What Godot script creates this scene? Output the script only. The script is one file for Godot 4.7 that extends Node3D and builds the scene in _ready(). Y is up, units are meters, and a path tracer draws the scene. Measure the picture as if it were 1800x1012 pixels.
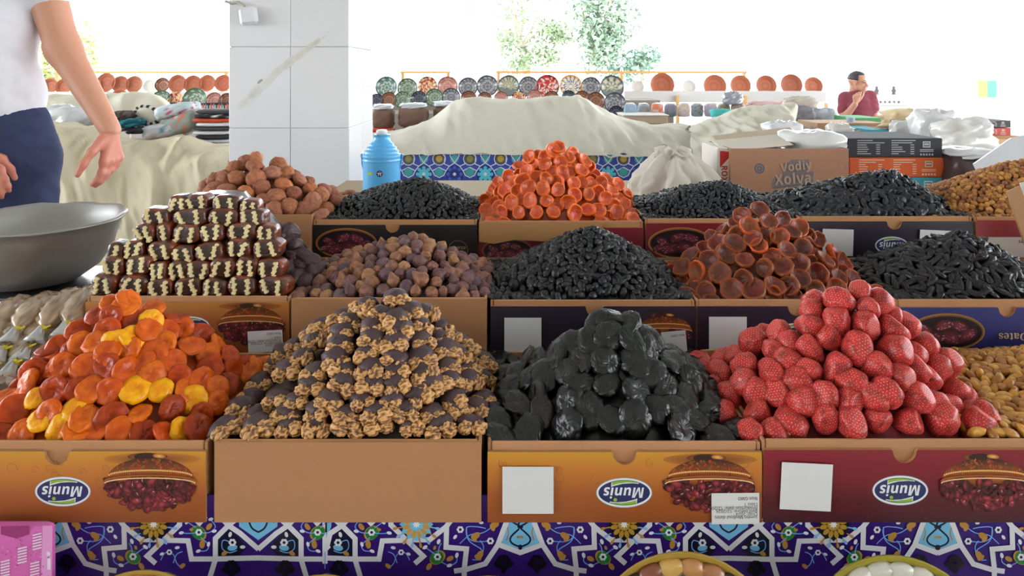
extends Node3D
# A dried-fruit stall in a market hall. Units are metres, y is up; the floor is y = 0 and the lens is at (0, EYE, 0) looking along -z.

const F := 1200.0       # focal length for the 1800 x 1012 frame
const EYE := 1.08       # height of the lens above the floor
const HORIZON := 128.0  # row of the eye-level line in the frame (the lens is shifted down, not tilted)

var counts := {}
var mats := {}
var noise := FastNoiseLite.new()
var ridge := FastNoiseLite.new()
var mild := FastNoiseLite.new()
var rng := RandomNumberGenerator.new()


# ---------------------------------------------------------------- mesh collecting
class Mb:
	var v := PackedVector3Array()
	var c := PackedColorArray()
	var i := PackedInt32Array()

	func vert(p: Vector3, col: Color) -> int:
		v.append(p)
		c.append(col)
		return v.size() - 1

	func tri(a: int, b: int, d: int) -> void:  # counter-clockwise from outside; turned round in mesh()
		i.append(a)
		i.append(b)
		i.append(d)

	func face(pts: Array, col: Color, centre = null) -> void:  # a flat convex face with corners of its own, turned away from centre
		var n: Vector3 = (pts[1] - pts[0]).cross(pts[2] - pts[0])
		var m := Vector3.ZERO
		for p in pts:
			m += p
		m /= pts.size()
		var flip: bool = centre != null and n.dot(m - centre) < 0.0
		var at := v.size()
		for p in pts:
			vert(p, col)
		for k in range(1, pts.size() - 1):
			if flip:
				tri(at, at + k + 1, at + k)
			else:
				tri(at, at + k, at + k + 1)

	func box(o: Vector3, size: Vector3, col := Color.WHITE, b := 0.0, turn := Basis.IDENTITY) -> void:
		var h := size * 0.5
		b = minf(b, minf(h.x, minf(h.y, h.z)) * 0.8)
		if b <= 0.0:
			for ax in 3:
				for s in [-1.0, 1.0]:
					var q := []
					for uv in [[-1, -1], [1, -1], [1, 1], [-1, 1]]:
						var p := Vector3.ZERO
						p[ax] = s * h[ax]
						p[(ax + 1) % 3] = uv[0] * h[(ax + 1) % 3]
						p[(ax + 2) % 3] = uv[1] * h[(ax + 2) % 3]
						q.append(o + turn * p)
					face(q, col, o)
			return
		var corner := func(s: Vector3, ax: int) -> Vector3:
			var p := Vector3(s.x * (h.x - b), s.y * (h.y - b), s.z * (h.z - b))
			p[ax] = s[ax] * h[ax]
			return o + turn * p
		for ax in 3:
			var a1 := (ax + 1) % 3
			var a2 := (ax + 2) % 3
			for s in [-1.0, 1.0]:
				var q := []
				for uv in [[-1, -1], [1, -1], [1, 1], [-1, 1]]:
					var g := Vector3.ZERO
					g[ax] = s
					g[a1] = uv[0]
					g[a2] = uv[1]
					q.append((corner as Callable).call(g, ax))
				face(q, col, o)
			for s1 in [-1.0, 1.0]:
				for s2 in [-1.0, 1.0]:
					var g := Vector3.ZERO
					g[a1] = s1
					g[a2] = s2
					var lo := g
					lo[ax] = -1.0
					var hi := g
					hi[ax] = 1.0
					face([corner.call(lo, a1), corner.call(hi, a1), corner.call(hi, a2), corner.call(lo, a2)], col, o)
		for sx in [-1.0, 1.0]:
			for sy in [-1.0, 1.0]:
				for sz in [-1.0, 1.0]:
					var g := Vector3(sx, sy, sz)
					face([corner.call(g, 0), corner.call(g, 1), corner.call(g, 2)], col, o)

	func prism(poly: PackedVector2Array, depth: float, xf: Transform3D, col := Color.WHITE) -> void:  # a polygon in xy, thick along z from 0 to -depth
		if Geometry2D.is_polygon_clockwise(poly):
			poly.reverse()
		var t := Geometry2D.triangulate_polygon(poly)
		for side in 2:
			var at := v.size()
			for p in poly:
				vert(xf * Vector3(p.x, p.y, -depth * side), col)
			for k in range(0, t.size(), 3):
				var a := t[k]
				var b := t[k + 1]
				var d := t[k + 2]
				if ((poly[b] - poly[a]).cross(poly[d] - poly[a]) > 0.0) == (side == 0):
					tri(at + a, at + b, at + d)
				else:
					tri(at + a, at + d, at + b)
		for k in poly.size():
			var p := poly[k]
			var q := poly[(k + 1) % poly.size()]
			var at := v.size()
			for w in [Vector3(p.x, p.y, 0), Vector3(p.x, p.y, -depth), Vector3(q.x, q.y, -depth), Vector3(q.x, q.y, 0)]:
				vert(xf * w, col)
			tri(at, at + 1, at + 2)
			tri(at, at + 2, at + 3)

	func blob(nu: int, nv: int, f: Callable) -> void:  # a closed round body: f(direction) gives [point, colour]
		var at := v.size()
		for j in range(1, nv):
			var t := PI * j / nv
			for k in nu:
				var a := TAU * k / nu
				var r: Array = f.call(Vector3(sin(t) * cos(a), cos(t), sin(t) * sin(a)))
				vert(r[0], r[1])
		var r0: Array = f.call(Vector3.UP)
		var top := vert(r0[0], r0[1])
		r0 = f.call(Vector3.DOWN)
		var low := vert(r0[0], r0[1])
		for j in nv - 2:
			for k in nu:
				var a := at + j * nu + k
				var b := at + j * nu + (k + 1) % nu
				tri(a, b, b + nu)
				tri(a, b + nu, a + nu)
		for k in nu:
			var n := (k + 1) % nu
			tri(top, at + n, at + k)
			tri(low, at + (nv - 2) * nu + k, at + (nv - 2) * nu + n)

	func sheet(nu: int, nv: int, f: Callable) -> void:  # an open surface: f(u, v) gives [point, colour]; seen from the side where u runs right and v runs down
		var at := v.size()
		for j in nv + 1:
			for k in nu + 1:
				var r: Array = f.call(float(k) / nu, float(j) / nv)
				vert(r[0], r[1])
		for j in nv:
			for k in nu:
				var a := at + j * (nu + 1) + k
				tri(a, a + nu + 2, a + 1)
				tri(a, a + nu + 1, a + nu + 2)

	func lathe(profile: Array, n: int, xf: Transform3D, col = Color.WHITE) -> void:  # profile of Vector2(radius, height), from the bottom up the outside; a repeated point makes a crease
		var at := v.size()
		for j in profile.size():
			for k in n:
				var a := TAU * k / n
				vert(xf * Vector3(cos(a) * profile[j].x, profile[j].y, -sin(a) * profile[j].x), col[j] if col is Array else col)
		for j in profile.size() - 1:
			if profile[j].is_equal_approx(profile[j + 1]):
				continue
			for k in n:
				var a := at + j * n + k
				var b := at + j * n + (k + 1) % n
				tri(a, b, b + n)
				tri(a, b + n, a + n)

	func tube(pts: Array, radii, n: int, col := Color.WHITE, caps := true) -> void:
		var at := v.size()
		var side := Vector3.ZERO
		for j in pts.size():
			var along: Vector3 = (pts[mini(j + 1, pts.size() - 1)] - pts[maxi(j - 1, 0)]).normalized()
			if side == Vector3.ZERO:
				side = along.cross(Vector3.UP if absf(along.y) < 0.9 else Vector3.RIGHT).normalized()
			side = (side - along * side.dot(along)).normalized()
			var up := along.cross(side)
			var r: float = radii[j] if radii is Array else radii
			for k in n:
				var a := TAU * k / n
				vert(pts[j] + (side * cos(a) + up * sin(a)) * r, col)
		for j in pts.size() - 1:
			for k in n:
				var a := at + j * n + k
				var b := at + j * n + (k + 1) % n
				tri(a, b, b + n)
				tri(a, b + n, a + n)
		if caps:
			for e in 2:
				var ring := []
				for k in n:
					ring.append(v[at + (pts.size() - 1) * n * e + k])
				face(ring, col, pts[1] if e == 0 else pts[pts.size() - 2])

	func mesh() -> ArrayMesh:
		var nn := PackedVector3Array()
		nn.resize(v.size())
		var ci := PackedInt32Array()
		ci.resize(i.size())
		for k in range(0, i.size(), 3):
			var a := i[k]
			var b := i[k + 1]
			var d := i[k + 2]
			var n := (v[b] - v[a]).cross(v[d] - v[a])
			nn[a] += n
			nn[b] += n
			nn[d] += n
			ci[k] = a
			ci[k + 1] = d
			ci[k + 2] = b
		for k in nn.size():
			nn[k] = nn[k].normalized() if nn[k].length_squared() > 1e-30 else Vector3.UP
		var arr := []
		arr.resize(Mesh.ARRAY_MAX)
		arr[Mesh.ARRAY_VERTEX] = v
		arr[Mesh.ARRAY_NORMAL] = nn
		arr[Mesh.ARRAY_COLOR] = c
		arr[Mesh.ARRAY_INDEX] = ci
		var m := ArrayMesh.new()
		m.add_surface_from_arrays(Mesh.PRIMITIVE_TRIANGLES, arr)
		return m


# flat print: inks laid one over another on a flat sheet (x right, y up, metres), each a hair above the last
class Ink:
	var m := Mb.new()
	var z := 0.0002
	var thin := 0.000005

	func step() -> float:
		z += thin
		return z

	func disc(o: Vector2, rx: float, ry: float, col: Color, rim = null, turn := 0.0, n := 20) -> void:
		var h := step()
		var at := m.vert(Vector3(o.x, o.y, h), col)
		for k in n:
			var p := Vector2(cos(TAU * k / n) * rx, sin(TAU * k / n) * ry).rotated(turn) + o
			m.vert(Vector3(p.x, p.y, h), col if rim == null else rim)
		for k in n:
			m.tri(at, at + 1 + k, at + 1 + (k + 1) % n)

	func poly(pts: PackedVector2Array, col: Color, low = null) -> void:
		var h := step()
		if Geometry2D.is_polygon_clockwise(pts):
			pts.reverse()
		var t := Geometry2D.triangulate_polygon(pts)
		var at := m.v.size()
		var y0 := 1e9
		var y1 := -1e9
		for p in pts:
			y0 = minf(y0, p.y)
			y1 = maxf(y1, p.y)
		for p in pts:
			m.vert(Vector3(p.x, p.y, h), col if low == null else (low as Color).lerp(col, (p.y - y0) / maxf(y1 - y0, 1e-6)))
		for k in range(0, t.size(), 3):
			if (pts[t[k + 1]] - pts[t[k]]).cross(pts[t[k + 2]] - pts[t[k]]) > 0.0:
				m.tri(at + t[k], at + t[k + 1], at + t[k + 2])
			else:
				m.tri(at + t[k], at + t[k + 2], at + t[k + 1])

	func rect(x0: float, y0: float, x1: float, y1: float, col: Color, low = null) -> void:
		poly(PackedVector2Array([Vector2(x0, y0), Vector2(x1, y0), Vector2(x1, y1), Vector2(x0, y1)]), col, low)

	func line(pts: PackedVector2Array, w: float, col: Color) -> void:
		var h := step()
		for k in pts.size():
			var a: Vector2 = pts[maxi(k - 1, 0)]
			var b: Vector2 = pts[mini(k + 1, pts.size() - 1)]
			var p := pts[k]
			var d1 := (p - a).normalized() if k > 0 else (b - p).normalized()
			var d2 := (b - p).normalized() if k < pts.size() - 1 else d1
			var n := (d1 + d2).normalized().orthogonal()
			var s := w * 0.5 / maxf(0.45, absf(n.dot(d1.orthogonal())))
			m.vert(Vector3(p.x + n.x * s, p.y + n.y * s, h), col)
			m.vert(Vector3(p.x - n.x * s, p.y - n.y * s, h), col)
			if k > 0:
				var q := m.v.size() - 4
				var ab := m.v[q + 1] - m.v[q]
				var ac := m.v[q + 3] - m.v[q]
				if ab.cross(ac).z > 0.0:
					m.tri(q, q + 1, q + 3)
					m.tri(q, q + 3, q + 2)
				else:
					m.tri(q, q + 3, q + 1)
					m.tri(q, q + 2, q + 3)


# ---------------------------------------------------------------- small helpers
func at(px: float, py: float, d: float) -> Vector3:  # the point at depth d that stands at that place of the frame
	return Vector3((px - 900.0) / F * d, EYE - (py - HORIZON) / F * d, -d)


func hue(r: float, g: float, b: float) -> Color:  # an sRGB colour (0-255) as the linear value a vertex colour holds
	return Color(r / 255.0, g / 255.0, b / 255.0).srgb_to_linear()


func rr(a: float, b: float) -> float:
	return rng.randf_range(a, b)


func jit(col: Color, amount: float) -> Color:
	var k := 1.0 + rr(-amount, amount)
	return Color(col.r * k * (1.0 + rr(-amount, amount) * 0.3), col.g * k, col.b * k)


func numbered(called: String) -> String:
	var n: int = counts.get(called, 0)
	counts[called] = n + 1
	return called if n == 0 else "%s_%03d" % [called, n]


func obj(called: String, m: Mb, mat: Material, parent: Node = null) -> MeshInstance3D:
	return inst(called, m.mesh(), mat, parent)


func inst(called: String, mesh: Mesh, mat: Material, parent: Node = null) -> MeshInstance3D:
	var o := MeshInstance3D.new()
	o.mesh = mesh
	o.material_override = mat
	if parent == null:
		o.name = numbered(called)
		add_child(o, true)
	else:
		o.name = called
		parent.add_child(o, true)
	return o


func tag(o: Node, label: String, category: String, group := "", kind := "") -> Node:
	o.set_meta("label", label)
	if category:
		o.set_meta("category", category)
	if group:
		o.set_meta("group", group)
	if kind:
		o.set_meta("kind", kind)
	return o


func thing(called: String, label: String, category: String, pos := Vector3.ZERO, group := "") -> Node3D:
	var o := Node3D.new()
	o.name = numbered(called)
	add_child(o, true)
	o.position = pos
	tag(o, label, category, group)
	return o


func struct(called: String, m: Mb, mat: Material, label := "") -> MeshInstance3D:
	var o := obj(called, m, mat)
	o.set_meta("kind", "structure")
	if label:
		o.set_meta("label", label)
	return o


func copy_of(src: Node3D, called: String) -> Node3D:
	var o: Node3D = src.duplicate()
	o.name = numbered(called)
	add_child(o, true)
	return o


func paint(key: String, rough: float, opt := {}) -> StandardMaterial3D:  # a material coloured by its mesh's own vertex colours
	if mats.has(key):
		return mats[key]
	var m := StandardMaterial3D.new()
	m.resource_name = key
	m.vertex_color_use_as_albedo = true
	m.roughness = rough
	for k in opt:
		m.set(k, opt[k])
	mats[key] = m
	return m


func bumpy(key: String, m: StandardMaterial3D, freq: float, scale: float, depth: float, kind := FastNoiseLite.TYPE_SIMPLEX_SMOOTH, fractal := FastNoiseLite.FRACTAL_FBM) -> StandardMaterial3D:
	if m.heightmap_enabled:
		return m
	var n := FastNoiseLite.new()
	n.noise_type = kind
	n.frequency = freq
	n.fractal_type = fractal
	n.seed = key.hash() % 1000
	var t := NoiseTexture2D.new()
	t.width = 256
	t.height = 256
	t.seamless = true
	t.noise = n
	m.heightmap_enabled = true
	m.heightmap_texture = t
	m.heightmap_scale = depth
	m.uv1_triplanar = true
	m.uv1_scale = Vector3.ONE * scale
	return m


func text(called: String, s: String, height: float, col: Color, parent: Node3D, pos: Vector3, turn := Basis.IDENTITY, bold := 0.6, slant := 0.0, serif := false, thick := 0.0004) -> MeshInstance3D:
	var f := SystemFont.new()
	f.font_names = PackedStringArray(["Droid Serif" if serif else "Droid Sans"])
	var fv := FontVariation.new()
	fv.base_font = f
	f.font_weight = 700 if bold > 0.25 else 400
	if slant != 0.0:
		fv.variation_transform = Transform2D(Vector2(1, slant), Vector2(0, 1), Vector2.ZERO)
	var t := TextMesh.new()
	t.text = s
	t.font = fv
	t.font_size = 64
	t.pixel_size = height / 46.0
	t.depth = thick
	t.curve_step = 3.0
	var key := "letters %s" % col.to_html()
	if not mats.has(key):
		var m := StandardMaterial3D.new()
		m.albedo_color = col.linear_to_srgb()
		m.roughness = 0.5
		mats[key] = m
	var o := inst(called, t, mats[key], parent)
	o.transform = Transform3D(turn, pos)
	return o


func ordinal(k: int) -> String:
	var few := ["first", "second", "third", "fourth", "fifth", "sixth", "seventh", "eighth", "ninth", "tenth", "eleventh", "twelfth", "thirteenth", "fourteenth", "fifteenth", "sixteenth", "seventeenth", "eighteenth", "nineteenth", "twentieth"]
	if k < 20:
		return few[k]
	var tens := {2: "twenty", 3: "thirty", 4: "forty", 5: "fifty"}
	var n := k + 1
	if n % 10 == 0:
		return {3: "thirtieth", 4: "fortieth", 5: "fiftieth"}.get(n / 10, "last")
	return tens[n / 10] + "-" + few[n % 10 - 1]


func _ready() -> void:
	# camera: level, with the lens shifted down so that the eye line lies high in the frame
	var cam := Camera3D.new()
	cam.name = "camera"
	cam.projection = Camera3D.PROJECTION_FRUSTUM
	cam.near = 0.05
	cam.far = 300.0
	cam.size = 2.0 * 0.05 * 506.0 / F
	cam.frustum_offset = Vector2(0.0, -(506.0 - HORIZON) / F * 0.05)
	cam.position = Vector3(0, EYE, 0)
	cam.current = true
	add_child(cam)
	# sky and exposure
	var we := WorldEnvironment.new()
	we.name = "world_environment"
	var env := Environment.new()
	var sky := Sky.new()
	var sm := ProceduralSkyMaterial.new()
	sm.sky_top_color = Color(0.86, 0.93, 1.0)
	sm.sky_horizon_color = Color(1.0, 1.0, 1.0)
	sm.sky_energy_multiplier = 5.2
	sm.ground_bottom_color = Color(0.9, 0.88, 0.84)
	sm.ground_horizon_color = Color(1.0, 0.99, 0.97)
	sm.ground_energy_multiplier = 4.0
	sky.sky_material = sm
	env.background_mode = Environment.BG_SKY
	env.sky = sky
	env.tonemap_mode = Environment.TONE_MAPPER_LINEAR
	env.tonemap_exposure = 0.268
	env.sdfgi_enabled = true
	env.ssao_enabled = true
	env.ssil_enabled = true
	we.environment = env
	add_child(we)
	# the sun, high behind the hall: it reaches the yard and the trees only
	var sun := DirectionalLight3D.new()
	sun.name = "sun"
	sun.light_energy = 2.2
	sun.light_color = Color(1.0, 0.96, 0.9)
	sun.light_angular_distance = 0.6
	sun.shadow_enabled = true
	sun.rotation_degrees = Vector3(-66, 152, 0)
	sun.sky_mode = DirectionalLight3D.SKY_MODE_LIGHT_ONLY
	add_child(sun)

	rng.seed = 20240611
	noise.seed = 7
	noise.frequency = 1.0
	noise.fractal_octaves = 3
	mild.seed = 5
	mild.frequency = 1.0
	mild.fractal_type = FastNoiseLite.FRACTAL_NONE
	ridge.seed = 11
	ridge.frequency = 1.0
	ridge.fractal_type = FastNoiseLite.FRACTAL_RIDGED
	ridge.fractal_octaves = 3
	hall()
	stall()
	boxes()
	small_goods()
	far_hall()
	trees()
	fruit()
	seller()
	seated_man()


# ---------------------------------------------------------------- the hall
func n3(p: Vector3) -> float:
	return noise.get_noise_3dv(p)


func hall() -> void:
	var concrete := paint("floor concrete", 0.8)
	bumpy("floor concrete", concrete, 0.03, 1.2, 0.3)
	var b := Mb.new()
	b.box(Vector3(0, -0.1, -2.6), Vector3(23, 0.2, 20.8), hue(172, 168, 160))
	struct("floor", b, concrete, "grey concrete floor of the market hall")
	b = Mb.new()
	b.box(Vector3(0, -0.16, -60), Vector3(300, 0.2, 240), hue(226, 220, 208))
	struct("ground", b, paint("yard", 0.9), "pale sunlit paved yard around the hall")
	b = Mb.new()
	b.box(Vector3(0, 3.3, -2.6), Vector3(23, 0.2, 20.8), hue(236, 236, 232))
	struct("ceiling", b, paint("ceiling paint", 0.9), "white flat ceiling of the hall")
	b = Mb.new()
	b.box(Vector3(0, 1.6, 7.6), Vector3(23, 3.2, 0.2), hue(206, 200, 190))
	struct("wall_south", b, paint("ceiling paint", 0.9), "plain off-white wall behind the customer")
	tiled_pillar(Vector3(-1.099, 0, -3.65), 0.592, 0.57, 0.4, "white tiled pillar beside the blue vacuum flask")
	tiled_pillar(Vector3(-0.745, 0, -12.3), 0.63, 0.6, 0.4, "distant white tiled pillar before the trees")
	tiled_pillar(Vector3(7.1, 0, -9.9), 0.62, 0.6, 0.4, "white tiled pillar with a poster in front, right side")
	# stain of old tape on the near pillar, and the plastic box with its cable
	var s := Ink.new()
	for q in [[430, 180, 16, 7, 212, 210, 202], [450, 160, 20, 8, 210, 207, 200], [444, 167, 9, 5, 202, 198, 190], [470, 142, 18, 7, 214, 212, 202], [488, 124, 16, 6, 208, 204, 194], [508, 110, 18, 7, 204, 201, 190], [528, 96, 18, 6.5, 206, 203, 192], [546, 82, 15, 5.5, 202, 198, 186], [556, 74, 10, 4, 196, 192, 178], [568, 66, 7, 2.6, 212, 208, 200], [457, 143, 6, 2.5, 150, 152, 130], [576, 56, 5, 1.5, 214, 211, 205]]:
		var w := at(q[0], q[1], 3.363)
		s.disc(Vector2(w.x, w.y), q[2] / F * 3.36, q[3] / F * 3.36, hue(q[4], q[5], q[6]), hue(q[4] + 10, q[5] + 11, q[6] + 16), 0.72, 14)
	var t := thing("tape_stain", "yellowish diagonal streak of old adhesive tape on the white tiled pillar", "stain", Vector3(0, 0, -3.3636))
	t.set_meta("kind", "structure")
	obj("residue", s.m, paint("residue", 0.7), t)
	var pb := thing("junction_box", "small white plastic box fixed high on the tiled pillar", "box", at(437, 28, 3.33))
	var m := Mb.new()
	m.box(Vector3.ZERO, Vector3(0.088, 0.088, 0.034), hue(226, 227, 232), 0.016, Basis(Vector3.BACK, 0.14))
	obj("housing", m, paint("white plastic", 0.35), pb)
	m = Mb.new()
	var c := []
	for p in [[396, 2], [408, 6], [420, 4], [428, 10], [432, 18]]:
		c.append(at(p[0], p[1], 3.34) - pb.position)
	m.tube(c, 0.008, 6, hue(170, 166, 150))
	obj("cable", m, paint("white plastic", 0.35), pb)


func tiled_pillar(base: Vector3, w: float, deep: float, tile: float, label: String) -> void:
	var p := Node3D.new()
	p.name = numbered("pillar")
	add_child(p)
	p.position = base
	tag(p, label, "", "", "structure")
	var core := Mb.new()
	core.box(Vector3(0, 1.6, 0), Vector3(w - 0.012, 3.2, deep - 0.012), hue(196, 194, 190))
	obj("core", core, paint("grout", 0.9), p)
	var glaze := paint("white tile", 0.12)
	var shapes := {}
	for side in 4:
		var turn := Basis(Vector3.UP, side * PI / 2)
		var sw := w if side % 2 == 0 else deep
		var out := (deep if side % 2 == 0 else w) * 0.5
		var rows := 8
		for r in rows:
			var y0 := r * tile
			var y1 := minf(y0 + tile, 3.2)
			for k in 2:
				var tw := sw * (0.512 if k == 0 else 0.488)
				var key := "%d %.3f %.3f %d" % [side % 2, tw, y1 - y0, rng.randi() % 3]
				if not shapes.has(key):
					var m := Mb.new()
					m.box(Vector3.ZERO, Vector3(tw - 0.003, y1 - y0 - 0.003, 0.012), jit(hue(229, 229, 231), 0.02), 0.0015)
					shapes[key] = m.mesh()
				var o := inst("tile", shapes[key], glaze, p)
				var x := (-sw + tw) * 0.5 if k == 0 else (sw - tw) * 0.5
				o.transform = Transform3D(turn, turn * Vector3(x, 0, out - 0.006 + rr(0, 0.0012)) + Vector3(0, (y0 + y1) * 0.5 + 0.008, 0))


# ---------------------------------------------------------------- the stall: three steps and a bench behind, a printed cloth in front
const ROW := [0.985, 1.34, 1.66]   # distance of the box fronts of the three rows
const LEVEL := [0.432, 0.531, 0.632]


func stall() -> void:
	var st := thing("stall_table", "stepped wooden market stall that carries three rows of fruit boxes", "table", Vector3.ZERO)
	var wood := paint("stall wood", 0.7)
	for k in 3:
		var z0: float = -0.992 if k == 0 else -ROW[k] + 0.012
		var z1: float = [-1.33, -1.65, -2.05][k]
		var m := Mb.new()
		var x0: float = [-1.3, -1.3, -0.88][k]
		m.box(Vector3((x0 + 2.3) * 0.5, LEVEL[k] - 0.012, (z0 + z1) * 0.5), Vector3(2.3 - x0, 0.024, z0 - z1), hue(120, 96, 70), 0.002)
		obj("shelf", m, wood, st)
		m = Mb.new()
		var below: float = 0.0 if k == 0 else LEVEL[k - 1]
		m.box(Vector3((x0 + 2.3) * 0.5, (LEVEL[k] - 0.024 + below) * 0.5, z0 - 0.012), Vector3(2.3 - x0, LEVEL[k] - 0.024 - below, 0.02), hue(92, 74, 56))
		obj("riser", m, wood, st)
	var m2 := Mb.new()
	m2.box(Vector3(0.78, 0.588, -2.56), Vector3(3.04, 0.024, 0.98), hue(150, 128, 98), 0.002)
	obj("bench_top", m2, wood, st)
	for x in [-0.7, 0.8, 2.25]:
		for z in [-2.1, -3.02]:
			m2 = Mb.new()
			m2.box(Vector3(x, 0.288, z), Vector3(0.05, 0.576, 0.05), hue(110, 88, 64), 0.003)
			obj("leg", m2, wood, st)
	m2 = Mb.new()
	m2.box(Vector3(0.5, 0.085, -0.786), Vector3(3.6, 0.17, 0.39), hue(140, 120, 96), 0.004)
	tag(obj("front_ledge", m2, wood), "low ledge in front of the stall that the wrapped platters stand on", "ledge")
	front_cloth()


func front_cloth() -> void:
	var t := thing("printed_cloth", "purple and white oilcloth with strapwork star and flower print hanging below front boxes", "tablecloth", Vector3(0, 0, -0.9886))
	var m := Mb.new()
	var white := hue(222, 220, 226)
	var violet := hue(52, 26, 108)
	m.box(Vector3(0.5, 0.318, -0.001), Vector3(3.6, 0.302, 0.002), violet)
	obj("cloth", m, paint("oilcloth", 0.28), t)
	var k := Ink.new()
	k.thin = 0.000002
	var to := func(px: float, py: float) -> Vector2:
		return Vector2((px - 900.0) / F * 0.987, EYE - (py - HORIZON) / F * 0.987)
	# medallion centres and whether the half to the right is the kite half (otherwise the vine half); the cloth is pieced at 572
	for half in [[-98, -1, true, -30, 184], [-98, 1, false, -30, 184], [270, -1, false, -30, 184], [270, 1, true, -30, 184], [637, -1, true, 66, 184], [732, -1, true, -30, 159], [732, 1, false, -30, 184], [1097, -1, false, -30, 184], [1097, 1, true, -30, 184], [1465, -1, true, -30, 184], [1465, 1, false, -30, 184], [1832, -1, false, -30, 184], [1832, 1, true, -30, 184]]:
		strapwork(k, half[0], half[1], half[2], half[3], half[4], to, white)
	# medallions
	for cx in [270.0, 732.0, 1097.0, 1465.0, 1832.0, -98.0]:
		var blue := absf(cx - 732.0) < 1.0
		var o: Vector2 = to.call(cx, 921.0)
		var u := 0.987 / F
		for j in 16:
			var a := TAU * (j + 0.5) / 16
			var tip := o + Vector2(cos(a), sin(a)) * 38 * u
			k.line(PackedVector2Array([o, tip]), 2.2 * u, hue(120, 170, 220) if j % 2 else hue(170, 120, 60))
			k.disc(tip, 4.5 * u, 2.6 * u, hue(130, 175, 225) if j % 2 else hue(172, 128, 60), null, a, 10)
		var star := PackedVector2Array()
		for j in 24:
			var a := TAU * j / 24
			star.append(o + Vector2(cos(a), sin(a)) * (30 if j % 2 == 0 else 24) * u)
		k.poly(star, hue(104, 178, 208) if blue else hue(26, 22, 30))
		for j in 12:
			var a := TAU * (j + 0.5) / 12
			k.disc(o + Vector2(cos(a), sin(a)) * 18 * u, 7 * u, 4.2 * u, hue(182, 134, 62) if blue else hue(166, 128, 48), null, a, 10)
		k.disc(o, 11 * u, 11 * u, hue(104, 178, 208) if blue else hue(170, 132, 50))
		var st := PackedVector2Array()
		for j in 16:
			var a := TAU * j / 16
			st.append(o + Vector2(cos(a), sin(a)) * (8 if j % 2 == 0 else 4) * u)
		k.poly(st, hue(230, 228, 230))
	obj("print", k.m, paint("oilcloth", 0.28), t)


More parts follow.
